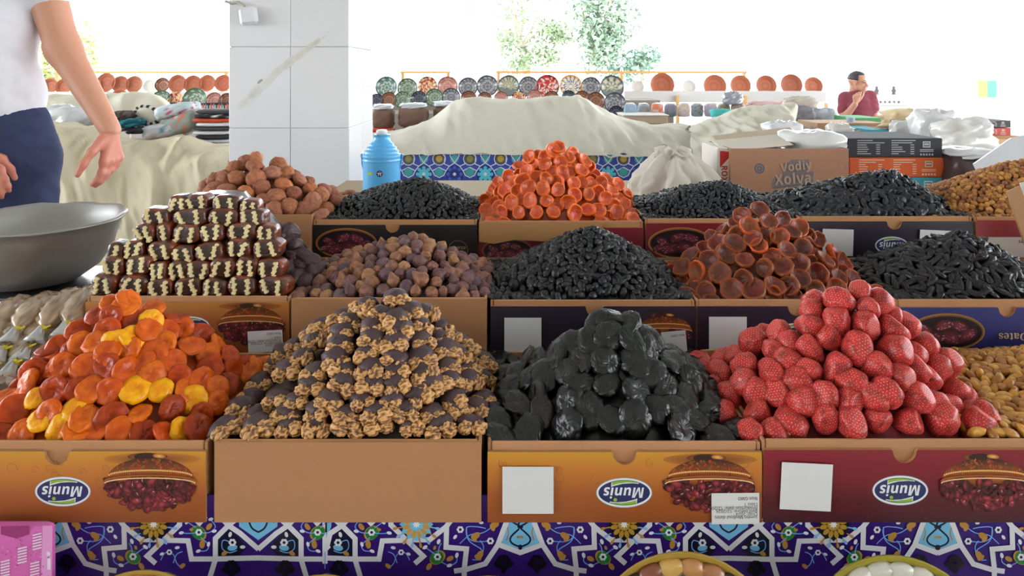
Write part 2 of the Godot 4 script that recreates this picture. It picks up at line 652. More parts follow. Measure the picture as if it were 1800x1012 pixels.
# one half cell of the print, from a medallion at cx outwards (s: to the right or left) to the axis it is mirrored on
func strapwork(k: Ink, cx: float, s: int, kites: bool, lo: float, hi: float, to: Callable, white: Color) -> void:
	var u := 0.987 / F
	var q := func(x: float, y: float) -> Vector2:
		return to.call(cx + s * x, y)
	var qs := func(a: Array) -> PackedVector2Array:
		var r := PackedVector2Array()
		for j in range(0, a.size(), 2):
			r.append(q.call(clampf(a[j], lo, hi), a[j + 1]))
		return r
	var w := 9.0 * u
	var cyan := hue(112, 178, 214)
	var ink := hue(22, 24, 44)
	var gold := hue(170, 124, 58)
	var green := hue(38, 118, 52)
	var pale := hue(226, 226, 234)
	var vine := hue(112, 158, 224)
	var flower := func(x: float, y: float, r: float) -> void:
		if x < lo or x > hi:
			return
		for j in 6:
			k.disc(q.call(x, y) + Vector2(cos(TAU * j / 6), sin(TAU * j / 6)) * r * 0.6 * u, r * 0.48 * u, r * 0.48 * u, pale, null, 0.0, 8)
		k.disc(q.call(x, y), r * 0.42 * u, r * 0.42 * u, ink, null, 0.0, 10)
	var bud := func(x: float, y: float, r: float, a: float, col: Color) -> void:
		if x > lo and x < hi:
			k.disc(q.call(x, y), r * u, r * 0.62 * u, col, null, a * s, 10)
	var curl := func(a: Array, width := 1.7, col := vine) -> void:
		var pts: PackedVector2Array = qs.call(a)
		var fine := PackedVector2Array()
		for j in pts.size() - 1:
			for e in 5:
				fine.append(pts[j].cubic_interpolate(pts[j + 1], pts[maxi(j - 1, 0)], pts[mini(j + 2, pts.size() - 1)], e / 5.0))
		fine.append(pts[pts.size() - 1])
		k.line(fine, width * u, col)
	var pear := func(x: float, y: float, a: float) -> void:
		if x < lo or x > hi:
			return
		k.disc(q.call(x, y), 15 * u, 11.5 * u, gold, null, a * s)
		k.disc(q.call(x - 1, y), 12.5 * u, 11 * u, green, null, a * s)
	if kites:
		k.poly(qs.call([184, 900, 148, 900, 150, 926, 184, 950]), cyan)
		curl.call([184, 902, 168, 912, 172, 928, 184, 936], 3.2, ink)
		curl.call([156, 920, 154, 908, 164, 904], 2.2, gold)
		k.poly(qs.call([134, 931, 112, 948, 112, 980, 148, 979, 164, 962]), ink)
		curl.call([138, 955, 122, 950, 120, 964, 132, 972, 146, 968])
		bud.call(134, 940, 5.0, 1.3, pale)
		bud.call(138, 963, 9.0, 0.2, cyan)
		bud.call(156, 962, 5.0, 0.0, pale)
		bud.call(124, 973, 6.0, 0.5, gold)
		flower.call(138, 954, 6.5)
		k.line(qs.call([45, 900, 45, 923, 18, 949, -4, 949]), w, white)
		k.line(qs.call([18, 949, -12, 978, 3, 991]), w, white)
		k.line(qs.call([18, 950, 60, 951, 66, 983, 108, 983, 184, 981]), w, white)
		k.line(qs.call([108, 984, 97, 1020]), w, white)
		k.line(qs.call([108, 982, 108, 947, 131, 924, 111, 902]), w, white)
		k.line(qs.call([131, 924, 152, 938, 184, 966]), w, white)
		k.line(qs.call([131, 924, 150, 908]), w, white)
		k.line(qs.call([66, 908, 80, 921, 92, 908]), w * 0.8, white)
		pear.call(79, 937, -0.7)
		bud.call(97, 926, 7.0, 0.9, gold)
		bud.call(85, 957, 8.0, 1.4, gold)
		bud.call(66, 931, 4.0, 0.2, gold)
		curl.call([79, 937, 60, 938, 50, 937])
		curl.call([79, 937, 98, 936, 108, 926, 100, 914])
		curl.call([82, 945, 96, 958, 92, 968, 78, 969])
		curl.call([74, 928, 62, 920, 58, 917])
		flower.call(79, 936, 6.0)
		for g in [[48, 937, 0.2], [58, 918, 1.0], [100, 913, 0.3], [106, 934, 0.2], [78, 969, 0.4], [96, 957, 1.3]]:
			bud.call(g[0], g[1], 4.6, g[2], pale)
		curl.call([12, 985, 20, 972, 34, 975, 40, 990, 50, 1000])
		curl.call([50, 970, 40, 975, 34, 990])
		flower.call(27, 971, 5.0)
		bud.call(41, 963, 4.5, 0.2, pale)
		bud.call(14, 974, 4.0, 0.4, pale)
		bud.call(50, 995, 6.0, 0.6, gold)
		for j in 5:
			var a := TAU * j / 5 + 0.3
			bud.call(136 + cos(a) * 9, 1000 + sin(a) * 9, 9.0, a, hue(20, 14, 30))
	else:
		k.poly(qs.call([184, 900, 158, 900, 150, 955, 184, 970]), cyan)
		curl.call([184, 962, 168, 955, 166, 944, 184, 926, 196, 918], 3.2, ink)
		curl.call([184, 926, 168, 916, 168, 902], 3.2, ink)
		bud.call(182, 926, 5.0, 0.0, ink)
		bud.call(182, 962, 5.0, PI / 2, ink)
		curl.call([158, 950, 162, 936, 158, 924], 2.2, gold)
		bud.call(180, 944, 4.0, 0.0, gold)
		k.line(qs.call([66, 908, 52, 926, 23, 949, -4, 949]), w, white)
		k.line(qs.call([53, 924, 52, 962, 88, 965, 84, 1000, 84, 1020]), w, white)
		k.line(qs.call([166, 900, 157, 921, 143, 958, 121, 991, 88, 1001, 66, 1004]), w, white)
		k.line(qs.call([143, 957, 184, 972]), w, white)
		curl.call([137, 923, 118, 936, 95, 940, 82, 950, 76, 956])
		curl.call([122, 929, 106, 926, 88, 928, 92, 950, 112, 964, 116, 970])
		curl.call([130, 951, 104, 952, 90, 944, 88, 926])
		curl.call([112, 950, 118, 962, 112, 982, 98, 984])
		flower.call(77, 931, 6.0)
		flower.call(130, 951, 6.0)
		for g in [[104, 942, 0.6], [111, 976, 1.0], [137, 923, 0.4]]:
			bud.call(g[0], g[1], 9.0, g[2], gold)
			bud.call(g[0] - 3, g[1] + 4, 7.0, g[2] + 1.5, gold)
		bud.call(68, 944, 4.5, 0.9, pale)
		bud.call(114, 919, 4.0, 0.0, pale)
		pear.call(37, 980, 0.6)
		bud.call(59, 982, 7.0, 0.5, gold)
		bud.call(22, 996, 7.0, 1.0, gold)
		bud.call(32, 963, 4.0, 1.2, gold)
		curl.call([37, 978, 40, 962, 44, 955])
		curl.call([37, 978, 24, 968, 16, 963])
		curl.call([44, 988, 58, 994, 70, 988, 71, 978])
		flower.call(37, 979, 6.2)
		for g in [[71, 976, 1.3], [58, 994, 0.3], [39, 952, 1.2], [15, 962, 0.6]]:
			bud.call(g[0], g[1], 5.0, g[2], pale)
		for j in 5:
			var a := TAU * j / 5 + 0.3
			bud.call(153 + cos(a) * 9, 990 + sin(a) * 9, 9.0, a, hue(20, 14, 30))


# ---------------------------------------------------------------- cardboard boxes
func cardboard() -> StandardMaterial3D:
	var m := paint("cardboard", 0.78)
	return bumpy("cardboard", m, 0.02, 6.0, 0.05)


# spec: x0, x1 (frame columns of the front), rim and print and foot (rows), d (distance of the front), depth, label, plus an optional print
func tray(s: Dictionary) -> Node3D:
	var d: float = s.d
	var a := at(s.x0, s.foot, d)
	var b := at(s.x1, s.rim, d)
	var w := b.x - a.x
	var h := b.y - a.y
	var deep: float = s.get("deep", 0.31)
	var o := thing("fruit_box", s.label, "box", Vector3((a.x + b.x) * 0.5, s.get("base", a.y), a.z), "cardboard trays of dried fruit")
	h = b.y - o.position.y
	o.rotation.y = s.get("turn", 0.0)
	var tan := hue(170, 119, 80)
	var th := 0.005
	var card := cardboard()
	var m := Mb.new()
	m.box(Vector3(0, 0.003, -deep * 0.5), Vector3(w - 0.004, 0.006, deep - 0.004), tan)
	obj("base", m, card, o)
	for sd in [-1.0, 1.0]:
		m = Mb.new()
		m.box(Vector3(sd * (w - th) * 0.5, h * 0.5, -deep * 0.5 - 0.002), Vector3(th, h - 0.002, deep - 0.008), jit(tan, 0.05), 0.001)
		m.box(Vector3(sd * (w - th * 3) * 0.5, h * 0.5 - 0.002, -deep * 0.5 - 0.002), Vector3(th * 0.8, h - 0.006, deep - 0.03), jit(tan, 0.05), 0.001)
		obj("side_panel", m, card, o)
	m = Mb.new()
	m.box(Vector3(0, h * 0.5 + s.get("back_up", 0.0) * 0.5, -deep + th * 0.5), Vector3(w, h + s.get("back_up", 0.0), th), jit(tan, 0.05), 0.001)
	obj("back_panel", m, card, o)
	# the front: an inner flap folded up to the rim, and an outer panel, with a thumb notch where there is a print
	m = Mb.new()
	m.box(Vector3(0, h * 0.5, -th * 1.6), Vector3(w - 0.012, h, th), jit(hue(176, 126, 86), 0.04), 0.0012)
	obj("inner_flap", m, card, o)
	var top: float = b.y - (s.get("print", s.rim) - s.rim) / F * d - o.position.y
	var poly := PackedVector2Array([Vector2(-w * 0.5, 0), Vector2(w * 0.5, 0), Vector2(w * 0.5, top)])
	var nx := 0.0
	if s.has("notch"):
		nx = at(s.notch, 0, d).x - o.position.x
		var r := 0.0165 * w / 0.39
		poly.append(Vector2(nx + r * 1.12, top))
		for k in 13:
			var t := PI * k / 12
			poly.append(Vector2(nx + cos(t) * r, top - 0.002 - sin(t) * r))
		poly.append(Vector2(nx - r * 1.12, top))
	poly.append(Vector2(-w * 0.5, top))
	m = Mb.new()
	m.prism(poly, th, Transform3D(Basis.IDENTITY, Vector3(0, 0, 0.0005)), s.get("panel", hue(171, 119, 80)))
	var front := obj("front_panel", m, card if not s.has("paper") else paint("printed board", 0.4), o)
	if s.has("paper"):
		front.set_meta("label", "printed front panel with a thumb notch")
		var ink := Ink.new()
		ink.z = 0.0006
		(s.paper as Callable).call(ink, o, w, top, poly)
		obj("print", ink.m, paint("printed board", 0.4), front)
	return o


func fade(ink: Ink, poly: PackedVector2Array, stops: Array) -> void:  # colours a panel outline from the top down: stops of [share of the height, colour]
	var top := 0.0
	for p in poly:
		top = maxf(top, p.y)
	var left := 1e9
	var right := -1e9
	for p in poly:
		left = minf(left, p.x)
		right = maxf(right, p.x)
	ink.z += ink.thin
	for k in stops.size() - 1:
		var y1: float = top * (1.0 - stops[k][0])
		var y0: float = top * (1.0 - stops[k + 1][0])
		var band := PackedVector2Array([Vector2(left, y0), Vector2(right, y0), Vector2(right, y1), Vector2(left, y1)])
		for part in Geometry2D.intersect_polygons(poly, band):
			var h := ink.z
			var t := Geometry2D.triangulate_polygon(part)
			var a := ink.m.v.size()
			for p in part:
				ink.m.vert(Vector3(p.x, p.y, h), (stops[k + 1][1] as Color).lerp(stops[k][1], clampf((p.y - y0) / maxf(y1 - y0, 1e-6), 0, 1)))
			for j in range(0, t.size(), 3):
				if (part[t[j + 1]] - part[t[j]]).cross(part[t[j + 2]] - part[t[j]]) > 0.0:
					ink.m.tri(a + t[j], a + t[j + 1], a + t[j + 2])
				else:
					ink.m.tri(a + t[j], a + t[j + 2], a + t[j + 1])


func logo(ink: Ink, box: Node3D, c: Vector2, r: float) -> void:  # the oval badge, which stands on its head here
	var k := r / 0.0395
	ink.disc(c, 0.0395 * k, 0.0212 * k, hue(150, 156, 170), null, 0, 40)
	ink.disc(c, 0.0388 * k, 0.0205 * k, hue(236, 238, 240), null, 0, 40)
	ink.disc(c, 0.0362 * k, 0.0178 * k, hue(44, 48, 92), null, 0, 40)
	for s in [-1.0, 1.0]:
		for layer in 2:
			var pts := PackedVector2Array()
			var back := PackedVector2Array()
			for j in 13:
				var t := j / 12.0
				var a := lerpf(2.10 if layer == 0 else 2.06, 0.95 if layer == 0 else 1.0, t)
				var e := Vector2(cos(a) * 0.0352, sin(a) * 0.0169)
				var w := (0.0062 if layer == 0 else 0.0044) * (1.0 - t * 0.85) + (0.0004 if layer == 0 else 0.0)
				pts.append(c + k * s * e)
				back.append(c + k * s * (e - Vector2(0.1, 1.0) * w))
			back.reverse()
			pts.append_array(back)
			ink.poly(pts, hue(236, 238, 240) if layer == 0 else hue(140, 178, 48))
	ink.disc(c + k * Vector2(-0.0125, -0.0100), 0.0026 * k, 0.0026 * k, hue(140, 178, 48), null, 0, 12)
	var turn := Basis(Vector3.BACK, PI)
	text("lettering", "Munis", 0.0142 * k, hue(240, 241, 244), box, Vector3(c.x + 0.0005 * k, c.y + 0.0006 * k, ink.z + 0.0003), turn, 1.5, 0.18)


func bowl(ink: Ink, c: Vector2, r: float, dim := 1.0) -> void:  # a footed copper bowl of dates, printed upside down: the bowl above, the dates hanging below
	var k := r / 0.061
	var col := func(a: float, b: float, d: float) -> Color:
		var q := hue(a, b, d)
		return Color(q.r * dim, q.g * dim, q.b * dim)
	ink.disc(c + Vector2(-0.004, 0.038) * k, 0.028 * k, 0.0055 * k, col.call(196, 120, 50), col.call(90, 44, 26), 0, 20)
	ink.disc(c + Vector2(-0.006, 0.038) * k, 0.017 * k, 0.0055 * k, col.call(50, 26, 20), null, 0, 16)
	ink.disc(c + Vector2(0.012, 0.039) * k, 0.009 * k, 0.0035 * k, col.call(236, 178, 96), col.call(150, 84, 40), -0.1, 14)
	var dome := PackedVector2Array()
	for j in 17:
		var t := PI * j / 16
		dome.append(c + Vector2(cos(t) * 0.061, 0.005 + sin(t) * 0.032) * k)
	ink.disc(c + Vector2(0, 0.006) * k, 0.0615 * k, 0.0105 * k, col.call(160, 84, 36), col.call(104, 50, 24), 0, 28)
	ink.poly(dome, col.call(44, 24, 20), col.call(168, 84, 34))
	for j in 90:
		var t := rr(0.12, 0.88) * PI
		var e := rr(0.5, 0.95)
		ink.disc(c + Vector2(cos(t) * 0.061 * e, 0.009 + sin(t) * 0.027 * e) * k, rr(0.0015, 0.0036) * k, rr(0.0008, 0.0018) * k, col.call(rr(90, 190), rr(44, 96), rr(20, 44)), null, rr(0, 3), 7)
	for j in 46:
		var x := -0.057 + 0.114 * j / 45.0
		ink.disc(c + Vector2(x, 0.0115 + 0.008 * sqrt(maxf(0, 1.0 - x * x / 0.0034))) * k, 0.0012 * k, 0.0015 * k, col.call(240, 186, 110), null, 0, 6)
	# dates
	for j in 150:
		var x := rr(-0.06, 0.06)
		var lim := 0.041 * sqrt(maxf(0, 1.0 - x * x / 0.0040))
		var y := 0.006 - rr(0.0, 1.0) * lim
		var g := rr(0.55, 1.25)
		ink.disc(c + Vector2(x, y) * k, rr(0.005, 0.009) * k, rr(0.0032, 0.0052) * k, col.call(150 * g, 52 * g, 56 * g), col.call(70 * g, 22 * g, 28 * g), rr(0, 3.1), 12)
		if j % 3 == 0:
			ink.disc(c + Vector2(x + 0.001, y + 0.001) * k, 0.0028 * k, 0.0009 * k, col.call(214, 168, 172), col.call(150, 70, 76), rr(0, 3.1), 8)
	var rim := PackedVector2Array()
	var rim2 := PackedVector2Array()
	for j in 21:
		var t := PI * j / 20
		rim.append(c + Vector2(cos(t) * 0.0625, 0.002 + sin(t) * 0.0075) * k)
		rim2.append(c + Vector2(cos(t) * 0.0622, 0.0048 + sin(t) * 0.0082) * k)
	ink.line(rim2, 0.0028 * k, col.call(150, 80, 36))
	ink.line(rim, 0.0016 * k, col.call(240, 196, 140))


func plate_print(ink: Ink, c: Vector2, r: float, rim: Color) -> void:  # an oval wooden dish with a few large dates
	var k := r / 0.04
	ink.disc(c, 0.04 * k, 0.0195 * k, rim, null, 0, 32)
	ink.disc(c, 0.0385 * k, 0.018 * k, Color(rim.r * 0.5, rim.g * 0.45, rim.b * 0.4), null, 0, 32)
	ink.disc(c + Vector2(0, -0.0006), 0.037 * k, 0.0168 * k, hue(46, 24, 30), hue(24, 12, 18), 0, 32)
	for p in [[-0.022, 0.002, 0.009, -0.5], [-0.003, 0.007, 0.010, 0.3], [0.013, 0.006, 0.010, -0.35], [-0.014, -0.007, 0.012, 0.2], [0.006, -0.006, 0.013, -0.2], [-0.027, -0.006, 0.008, 0.5], [0.022, -0.003, 0.011, 0.5]]:
		var o := c + Vector2(p[0], p[1]) * k
		ink.disc(o, p[2] * k, p[2] * 0.55 * k, hue(128, 52, 62), hue(66, 22, 32), p[3], 16)
		for j in 12:
			ink.disc(o + (Vector2(rr(-0.8, 0.8) * p[2], rr(-0.36, 0.36) * p[2]) * k).rotated(p[3]), 0.0014 * k, 0.0005 * k, hue(rr(150, 196), rr(90, 130), rr(104, 150)), null, p[3] + rr(-0.5, 0.5), 6)


func scrolls(ink: Ink, w: float, top: float, col: Color, n: int) -> void:  # the faint ornament stamped over the printed board
	for k in n:
		var c := Vector2(rr(-0.48, 0.48) * w, rr(0.06, 0.86) * top)
		var pts := PackedVector2Array()
		var a := rr(0, TAU)
		var r := rr(0.004, 0.010)
		for j in 12:
			pts.append(c + Vector2(cos(a + j * 0.5), sin(a + j * 0.5)) * r * (1.0 - j * 0.06))
		ink.line(pts, 0.0006, col)


func sticker(box: Node3D, c: Vector2, size: Vector2, z: float, lines: Array, tilt := 0.0, called := "blank_sticker") -> void:
	var s := Mb.new()
	s.box(Vector3.ZERO, Vector3(size.x, size.y, 0.0006), hue(228, 226, 224), 0.0002)
	var o := obj(called, s, paint("sticker paper", 0.5), box)
	o.transform = Transform3D(Basis(Vector3.BACK, tilt), Vector3(c.x, c.y, z))
	o.set_meta("label", "white paper sticker")
	for l in lines:  # upside down: the text runs leftwards from the right edge
		var t := text("lettering", l[0], l[2], hue(60, 60, 66), o, Vector3.ZERO, Basis(Vector3.BACK, PI), 0.2, 0.0, false, 0.0001)
		var box2: AABB = t.mesh.get_aabb()
		t.position = Vector3(size.x * 0.5 - 0.003 - box2.size.x * 0.5, l[1], 0.0005)


func boxes() -> void:
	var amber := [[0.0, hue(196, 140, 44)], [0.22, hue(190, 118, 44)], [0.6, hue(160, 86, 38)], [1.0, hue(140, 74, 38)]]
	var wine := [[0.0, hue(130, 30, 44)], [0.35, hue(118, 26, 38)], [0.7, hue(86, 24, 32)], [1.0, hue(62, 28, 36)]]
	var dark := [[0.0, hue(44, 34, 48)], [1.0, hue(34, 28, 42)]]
	var local := func(px: float, py: float, d: float, o: Node3D) -> Vector2:
		var p := at(px, py, d) - o.position
		return Vector2(p.x, p.y)
	# front row
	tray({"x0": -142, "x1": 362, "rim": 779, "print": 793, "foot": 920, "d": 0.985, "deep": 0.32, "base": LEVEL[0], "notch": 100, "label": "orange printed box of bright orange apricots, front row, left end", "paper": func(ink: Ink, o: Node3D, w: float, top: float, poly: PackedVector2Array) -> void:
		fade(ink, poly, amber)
		scrolls(ink, w, top, hue(150, 82, 36), 60)
		logo(ink, o, local.call(111, 863, 0.985, o), 0.0405)
		ink.disc(local.call(268, 806, 0.985, o), 0.070, 0.009, hue(84, 40, 22), hue(182, 112, 42), 0, 24)
		bowl(ink, local.call(265, 850, 0.985, o), 0.0635)})
	tray({"x0": 377, "x1": 846, "rim": 777, "foot": 912, "d": 0.985, "deep": 0.32, "base": LEVEL[0], "label": "plain brown cardboard box of walnut-stuffed dates in the front row"})
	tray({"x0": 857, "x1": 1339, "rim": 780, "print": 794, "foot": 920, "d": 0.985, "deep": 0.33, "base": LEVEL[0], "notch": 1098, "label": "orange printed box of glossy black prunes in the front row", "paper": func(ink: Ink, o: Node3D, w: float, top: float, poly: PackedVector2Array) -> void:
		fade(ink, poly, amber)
		scrolls(ink, w, top, hue(150, 82, 36), 70)
		sticker(o, local.call(928, 858, 0.985, o), Vector2(0.0735, 0.0675), 0.0045, [], 0.0)
		logo(ink, o, local.call(1097, 865, 0.985, o), 0.0405)
		ink.disc(local.call(1248, 807, 0.985, o), 0.068, 0.009, hue(84, 40, 22), hue(170, 104, 40), 0, 24)
		bowl(ink, local.call(1246, 851, 0.985, o), 0.062)
		sticker(o, local.call(1291, 890, 0.985, o), Vector2(0.0685, 0.0445), 0.0045, [["Non GMO", 0.0145, 0.0024], ["Class 1", 0.006, 0.0024], ["Production date: 12/2024", 0.0012, 0.0024], ["Best before: 12/2026", -0.0034, 0.0024], ["Crop: 2024", -0.0078, 0.0024], ["Jumbo Medjoul dates", -0.0122, 0.0024]], 0.01, "paper_label")})
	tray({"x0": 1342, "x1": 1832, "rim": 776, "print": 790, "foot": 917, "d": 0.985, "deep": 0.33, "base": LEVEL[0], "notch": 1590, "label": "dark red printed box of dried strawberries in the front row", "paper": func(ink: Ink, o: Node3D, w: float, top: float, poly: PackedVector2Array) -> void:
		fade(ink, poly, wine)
		scrolls(ink, w, top, hue(108, 28, 40), 40)
		sticker(o, local.call(1415, 852, 0.985, o), Vector2(0.0735, 0.0675), 0.0045, [], -0.05)
		logo(ink, o, local.call(1582, 861, 0.985, o), 0.0405)
		bowl(ink, local.call(1730, 850, 0.985, o), 0.062)})
	tray({"x0": 1838, "x1": 2300, "rim": 776, "foot": 917, "d": 0.985, "deep": 0.33, "base": LEVEL[0], "label": "box of golden raisins at the right end, front row"})
	# second row
	tray({"x0": 150, "x1": 508, "rim": 522, "print": 531, "foot": 620, "d": 1.34, "deep": 0.29, "base": LEVEL[1], "label": "orange printed box under the walnut and date slices", "paper": func(ink: Ink, o: Node3D, w: float, top: float, poly: PackedVector2Array) -> void:
		fade(ink, poly, [[0.0, hue(176, 116, 50)], [0.4, hue(150, 82, 40)], [1.0, hue(128, 68, 38)]])
		scrolls(ink, w, top, hue(150, 82, 36), 40)
		logo(ink, o, local.call(335, 574, 1.34, o), 0.039)
		ink.disc(local.call(440, 538, 1.34, o), 0.062, 0.008, hue(60, 28, 20), hue(150, 88, 40), 0, 24)
		bowl(ink, local.call(442, 572, 1.34, o), 0.062, 0.8)
		sticker(o, local.call(468, 598, 1.34, o), Vector2(0.068, 0.042), 0.005, [["Non GMO", 0.0145, 0.0024], ["Class 1", 0.006, 0.0024], ["Production date: 12/2024", 0.0012, 0.0024], ["Best before: 12/2026", -0.0034, 0.0024], ["Crop: 2024", -0.0078, 0.0024]], 0.05, "paper_label")})
	tray({"x0": 512, "x1": 856, "rim": 525, "foot": 620, "d": 1.34, "deep": 0.29, "base": LEVEL[1], "label": "plain brown cardboard box of dried figs in the second row"})
	tray({"x0": 862, "x1": 1222, "rim": 529, "print": 538, "foot": 622, "d": 1.34, "deep": 0.29, "base": LEVEL[1], "notch": 1045, "label": "dark printed box of black raisins behind the prunes", "paper": func(ink: Ink, o: Node3D, w: float, top: float, poly: PackedVector2Array) -> void:
		fade(ink, poly, dark)
		sticker(o, local.call(919, 588, 1.34, o), Vector2(0.0725, 0.070), 0.005, [])
		logo(ink, o, local.call(1045, 590, 1.34, o), 0.039)
		bowl(ink, local.call(1168, 583, 1.34, o), 0.052, 1.0)
		sticker(o, local.call(1184, 599, 1.34, o), Vector2(0.048, 0.042), 0.005, [["Non GMO", 0.012, 0.0024]], 0.09, "paper_label")})
	tray({"x0": 1225, "x1": 1573, "rim": 528, "print": 538, "foot": 622, "d": 1.34, "deep": 0.29, "base": LEVEL[1], "notch": 1400, "label": "dark printed box of reddish brown apricots behind the strawberries", "paper": func(ink: Ink, o: Node3D, w: float, top: float, poly: PackedVector2Array) -> void:
		fade(ink, poly, dark)
		sticker(o, local.call(1278, 586, 1.34, o), Vector2(0.074, 0.069), 0.005, [])
		logo(ink, o, local.call(1398, 586, 1.34, o), 0.039)
		bowl(ink, local.call(1510, 583, 1.34, o), 0.05, 1.0)})
	tray({"x0": 1577, "x1": 1930, "rim": 528, "print": 540, "foot": 628, "d": 1.34, "deep": 0.29, "base": LEVEL[1], "notch": 1770, "label": "royal blue printed box of long black raisins, second row, right end", "paper": func(ink: Ink, o: Node3D, w: float, top: float, poly: PackedVector2Array) -> void:
		fade(ink, poly, [[0.0, hue(40, 44, 108)], [1.0, hue(34, 36, 96)]])
		plate_print(ink, local.call(1664, 583, 1.34, o), 0.075, hue(150, 108, 50))
		var up := Basis(Vector3.BACK, PI)
		var p: Vector2 = local.call(1778, 590, 1.34, o)
		text("lettering", "Dates", 0.0145, hue(178, 150, 112), o, Vector3(p.x, p.y, 0.004), up, 0.3, 0.0, true)
		p = local.call(1786, 613, 1.34, o)
		text("lettering", "Premium Natural", 0.0145, hue(178, 150, 112), o, Vector3(p.x + 0.046, p.y, 0.004), up, 0.3, 0.0, true)})
	# third row
	tray({"x0": 290, "x1": 548, "rim": 378, "foot": 455, "d": 1.66, "deep": 0.33, "base": LEVEL[2], "label": "plain brown cardboard box of brown whole apricots in the back row"})
	tray({"x0": 550, "x1": 838, "rim": 387, "print": 395, "foot": 455, "d": 1.66, "deep": 0.33, "base": LEVEL[2], "notch": 690, "label": "black printed box of stalked raisins below the vacuum flask", "paper": func(ink: Ink, o: Node3D, w: float, top: float, poly: PackedVector2Array) -> void:
		fade(ink, poly, [[0.0, hue(36, 30, 30)], [1.0, hue(30, 26, 28)]])
		plate_print(ink, local.call(609, 427, 1.66, o), 0.075, hue(176, 112, 54))
		var c: Vector2 = local.call(805, 440, 1.66, o)
		ink.disc(c, 0.0245, 0.0245, hue(168, 140, 90), null, 0, 32)
		ink.disc(c, 0.0235, 0.0235, hue(32, 28, 28), null, 0, 32)
		text("lettering", "ATLANTIS", 0.006, hue(190, 164, 110), o, Vector3(c.x, c.y + 0.007, ink.z + 0.0004), Basis(Vector3.BACK, PI), 0.5)})
	var mo := tray({"x0": 842, "x1": 1131, "rim": 389, "print": 400, "foot": 460, "d": 1.66, "deep": 0.33, "base": LEVEL[2], "label": "torn red box of bright orange cup-shaped apricots in the back row", "paper": func(ink: Ink, o: Node3D, w: float, top: float, poly: PackedVector2Array) -> void:
		fade(ink, poly, [[0.0, hue(122, 24, 40)], [1.0, hue(104, 22, 38)]])
		plate_print(ink, local.call(892, 440, 1.66, o), 0.062, hue(150, 84, 50))})
	var fl := Mb.new()
	var pts := PackedVector2Array()
	for p in [[842, 391], [1062, 391], [1058, 398], [1050, 410], [1012, 421], [960, 424], [905, 421], [868, 428], [842, 424]]:
		pts.append(local.call(p[0], p[1], 1.655, mo))
	fl.prism(pts, 0.004, Transform3D(Basis.IDENTITY, Vector3(0, 0, 0.008)), hue(166, 118, 72))
	obj("torn_flap", fl, cardboard(), mo).set_meta("label", "bare brown cardboard flap folded over the red front")
	tray({"x0": 1135, "x1": 1402, "rim": 385, "print": 392, "foot": 460, "d": 1.66, "deep": 0.33, "base": LEVEL[2], "label": "crimson printed box of small dark raisins in the back row", "paper": func(ink: Ink, o: Node3D, w: float, top: float, poly: PackedVector2Array) -> void:
		fade(ink, poly, [[0.0, hue(122, 24, 36)], [1.0, hue(92, 22, 40)]])
		plate_print(ink, local.call(1196, 427, 1.66, o), 0.079, hue(176, 116, 60))})
	tray({"x0": 1406, "x1": 1711, "rim": 381, "print": 389, "foot": 456, "d": 1.66, "deep": 0.33, "base": LEVEL[2], "notch": 1572, "label": "dark box with an oval badge under the large black raisins, back row", "paper": func(ink: Ink, o: Node3D, w: float, top: float, poly: PackedVector2Array) -> void:
		fade(ink, poly, dark)
		sticker(o, local.call(1471, 425, 1.66, o), Vector2(0.075, 0.064), 0.005, [], -0.03)
		logo(ink, o, local.call(1567, 431, 1.66, o), 0.0405)
		sticker(o, local.call(1645, 424, 1.66, o), Vector2(0.085, 0.056), 0.005, [], -0.04, "paper_label")})
	tray({"x0": 1716, "x1": 2000, "rim": 382, "print": 387, "foot": 456, "d": 1.66, "deep": 0.33, "base": LEVEL[2], "label": "red box of golden mulberries at the right end of the back row", "paper": func(ink: Ink, o: Node3D, w: float, top: float, poly: PackedVector2Array) -> void:
		fade(ink, poly, [[0.0, hue(142, 34, 38)], [0.45, hue(128, 30, 36)], [0.46, hue(206, 196, 188)], [1.0, hue(196, 186, 180)]])
		var p: Vector2 = local.call(1790, 425, 1.66, o)
		text("lettering", "Palm Dates", 0.008, hue(90, 70, 66), o, Vector3(p.x + 0.03, p.y, ink.z + 0.0004), Basis(Vector3.BACK, PI), 0.3)})


# ---------------------------------------------------------------- heaps of fruit
# A heap is a mound over its box: height above the rim falls from the apex (ax, az) to the edges wl, wr (left, right), wf (front) and wb (back).
func heap(x0: float, x1: float, rim: float, d: float, apx: float, apy: float, deep: float, n := 2.0, p := 1.0, lift := 0.0, back := 0.5) -> Dictionary:
	var l := at(x0, rim, d)
	var r := at(x1, rim, d)
	var az := -d - 0.012 - deep * back
	var top := at(apx, apy, -az)
	return {"ax": top.x, "az": az, "rim": l.y - lift, "h": top.y - l.y + lift, "wl": top.x - l.x - 0.006, "wr": r.x - top.x - 0.006, "wf": deep * back, "wb": deep * (1.0 - back), "n": n, "p": p, "x0": l.x, "x1": r.x}


func heap_y(h: Dictionary, x: float, z: float) -> float:
	var dx: float = absf(x - h.ax) / (h.wl if x < h.ax else h.wr)
	var dz: float = absf(z - h.az) / (h.wf if z > h.az else h.wb)
	var r := pow(pow(dx, h.n) + pow(dz, h.n), 1.0 / h.n)
	r = sqrt(r * r + 0.009)
	if r >= 1.0:
		return h.rim
	return h.rim + h.h * pow(1.0 - r, h.p)


func heap_n(h: Dictionary, x: float, z: float) -> Vector3:
	var e := 0.006
	return Vector3(heap_y(h, x - e, z) - heap_y(h, x + e, z), 2.0 * e, heap_y(h, x, z - e) - heap_y(h, x, z + e)).normalized()


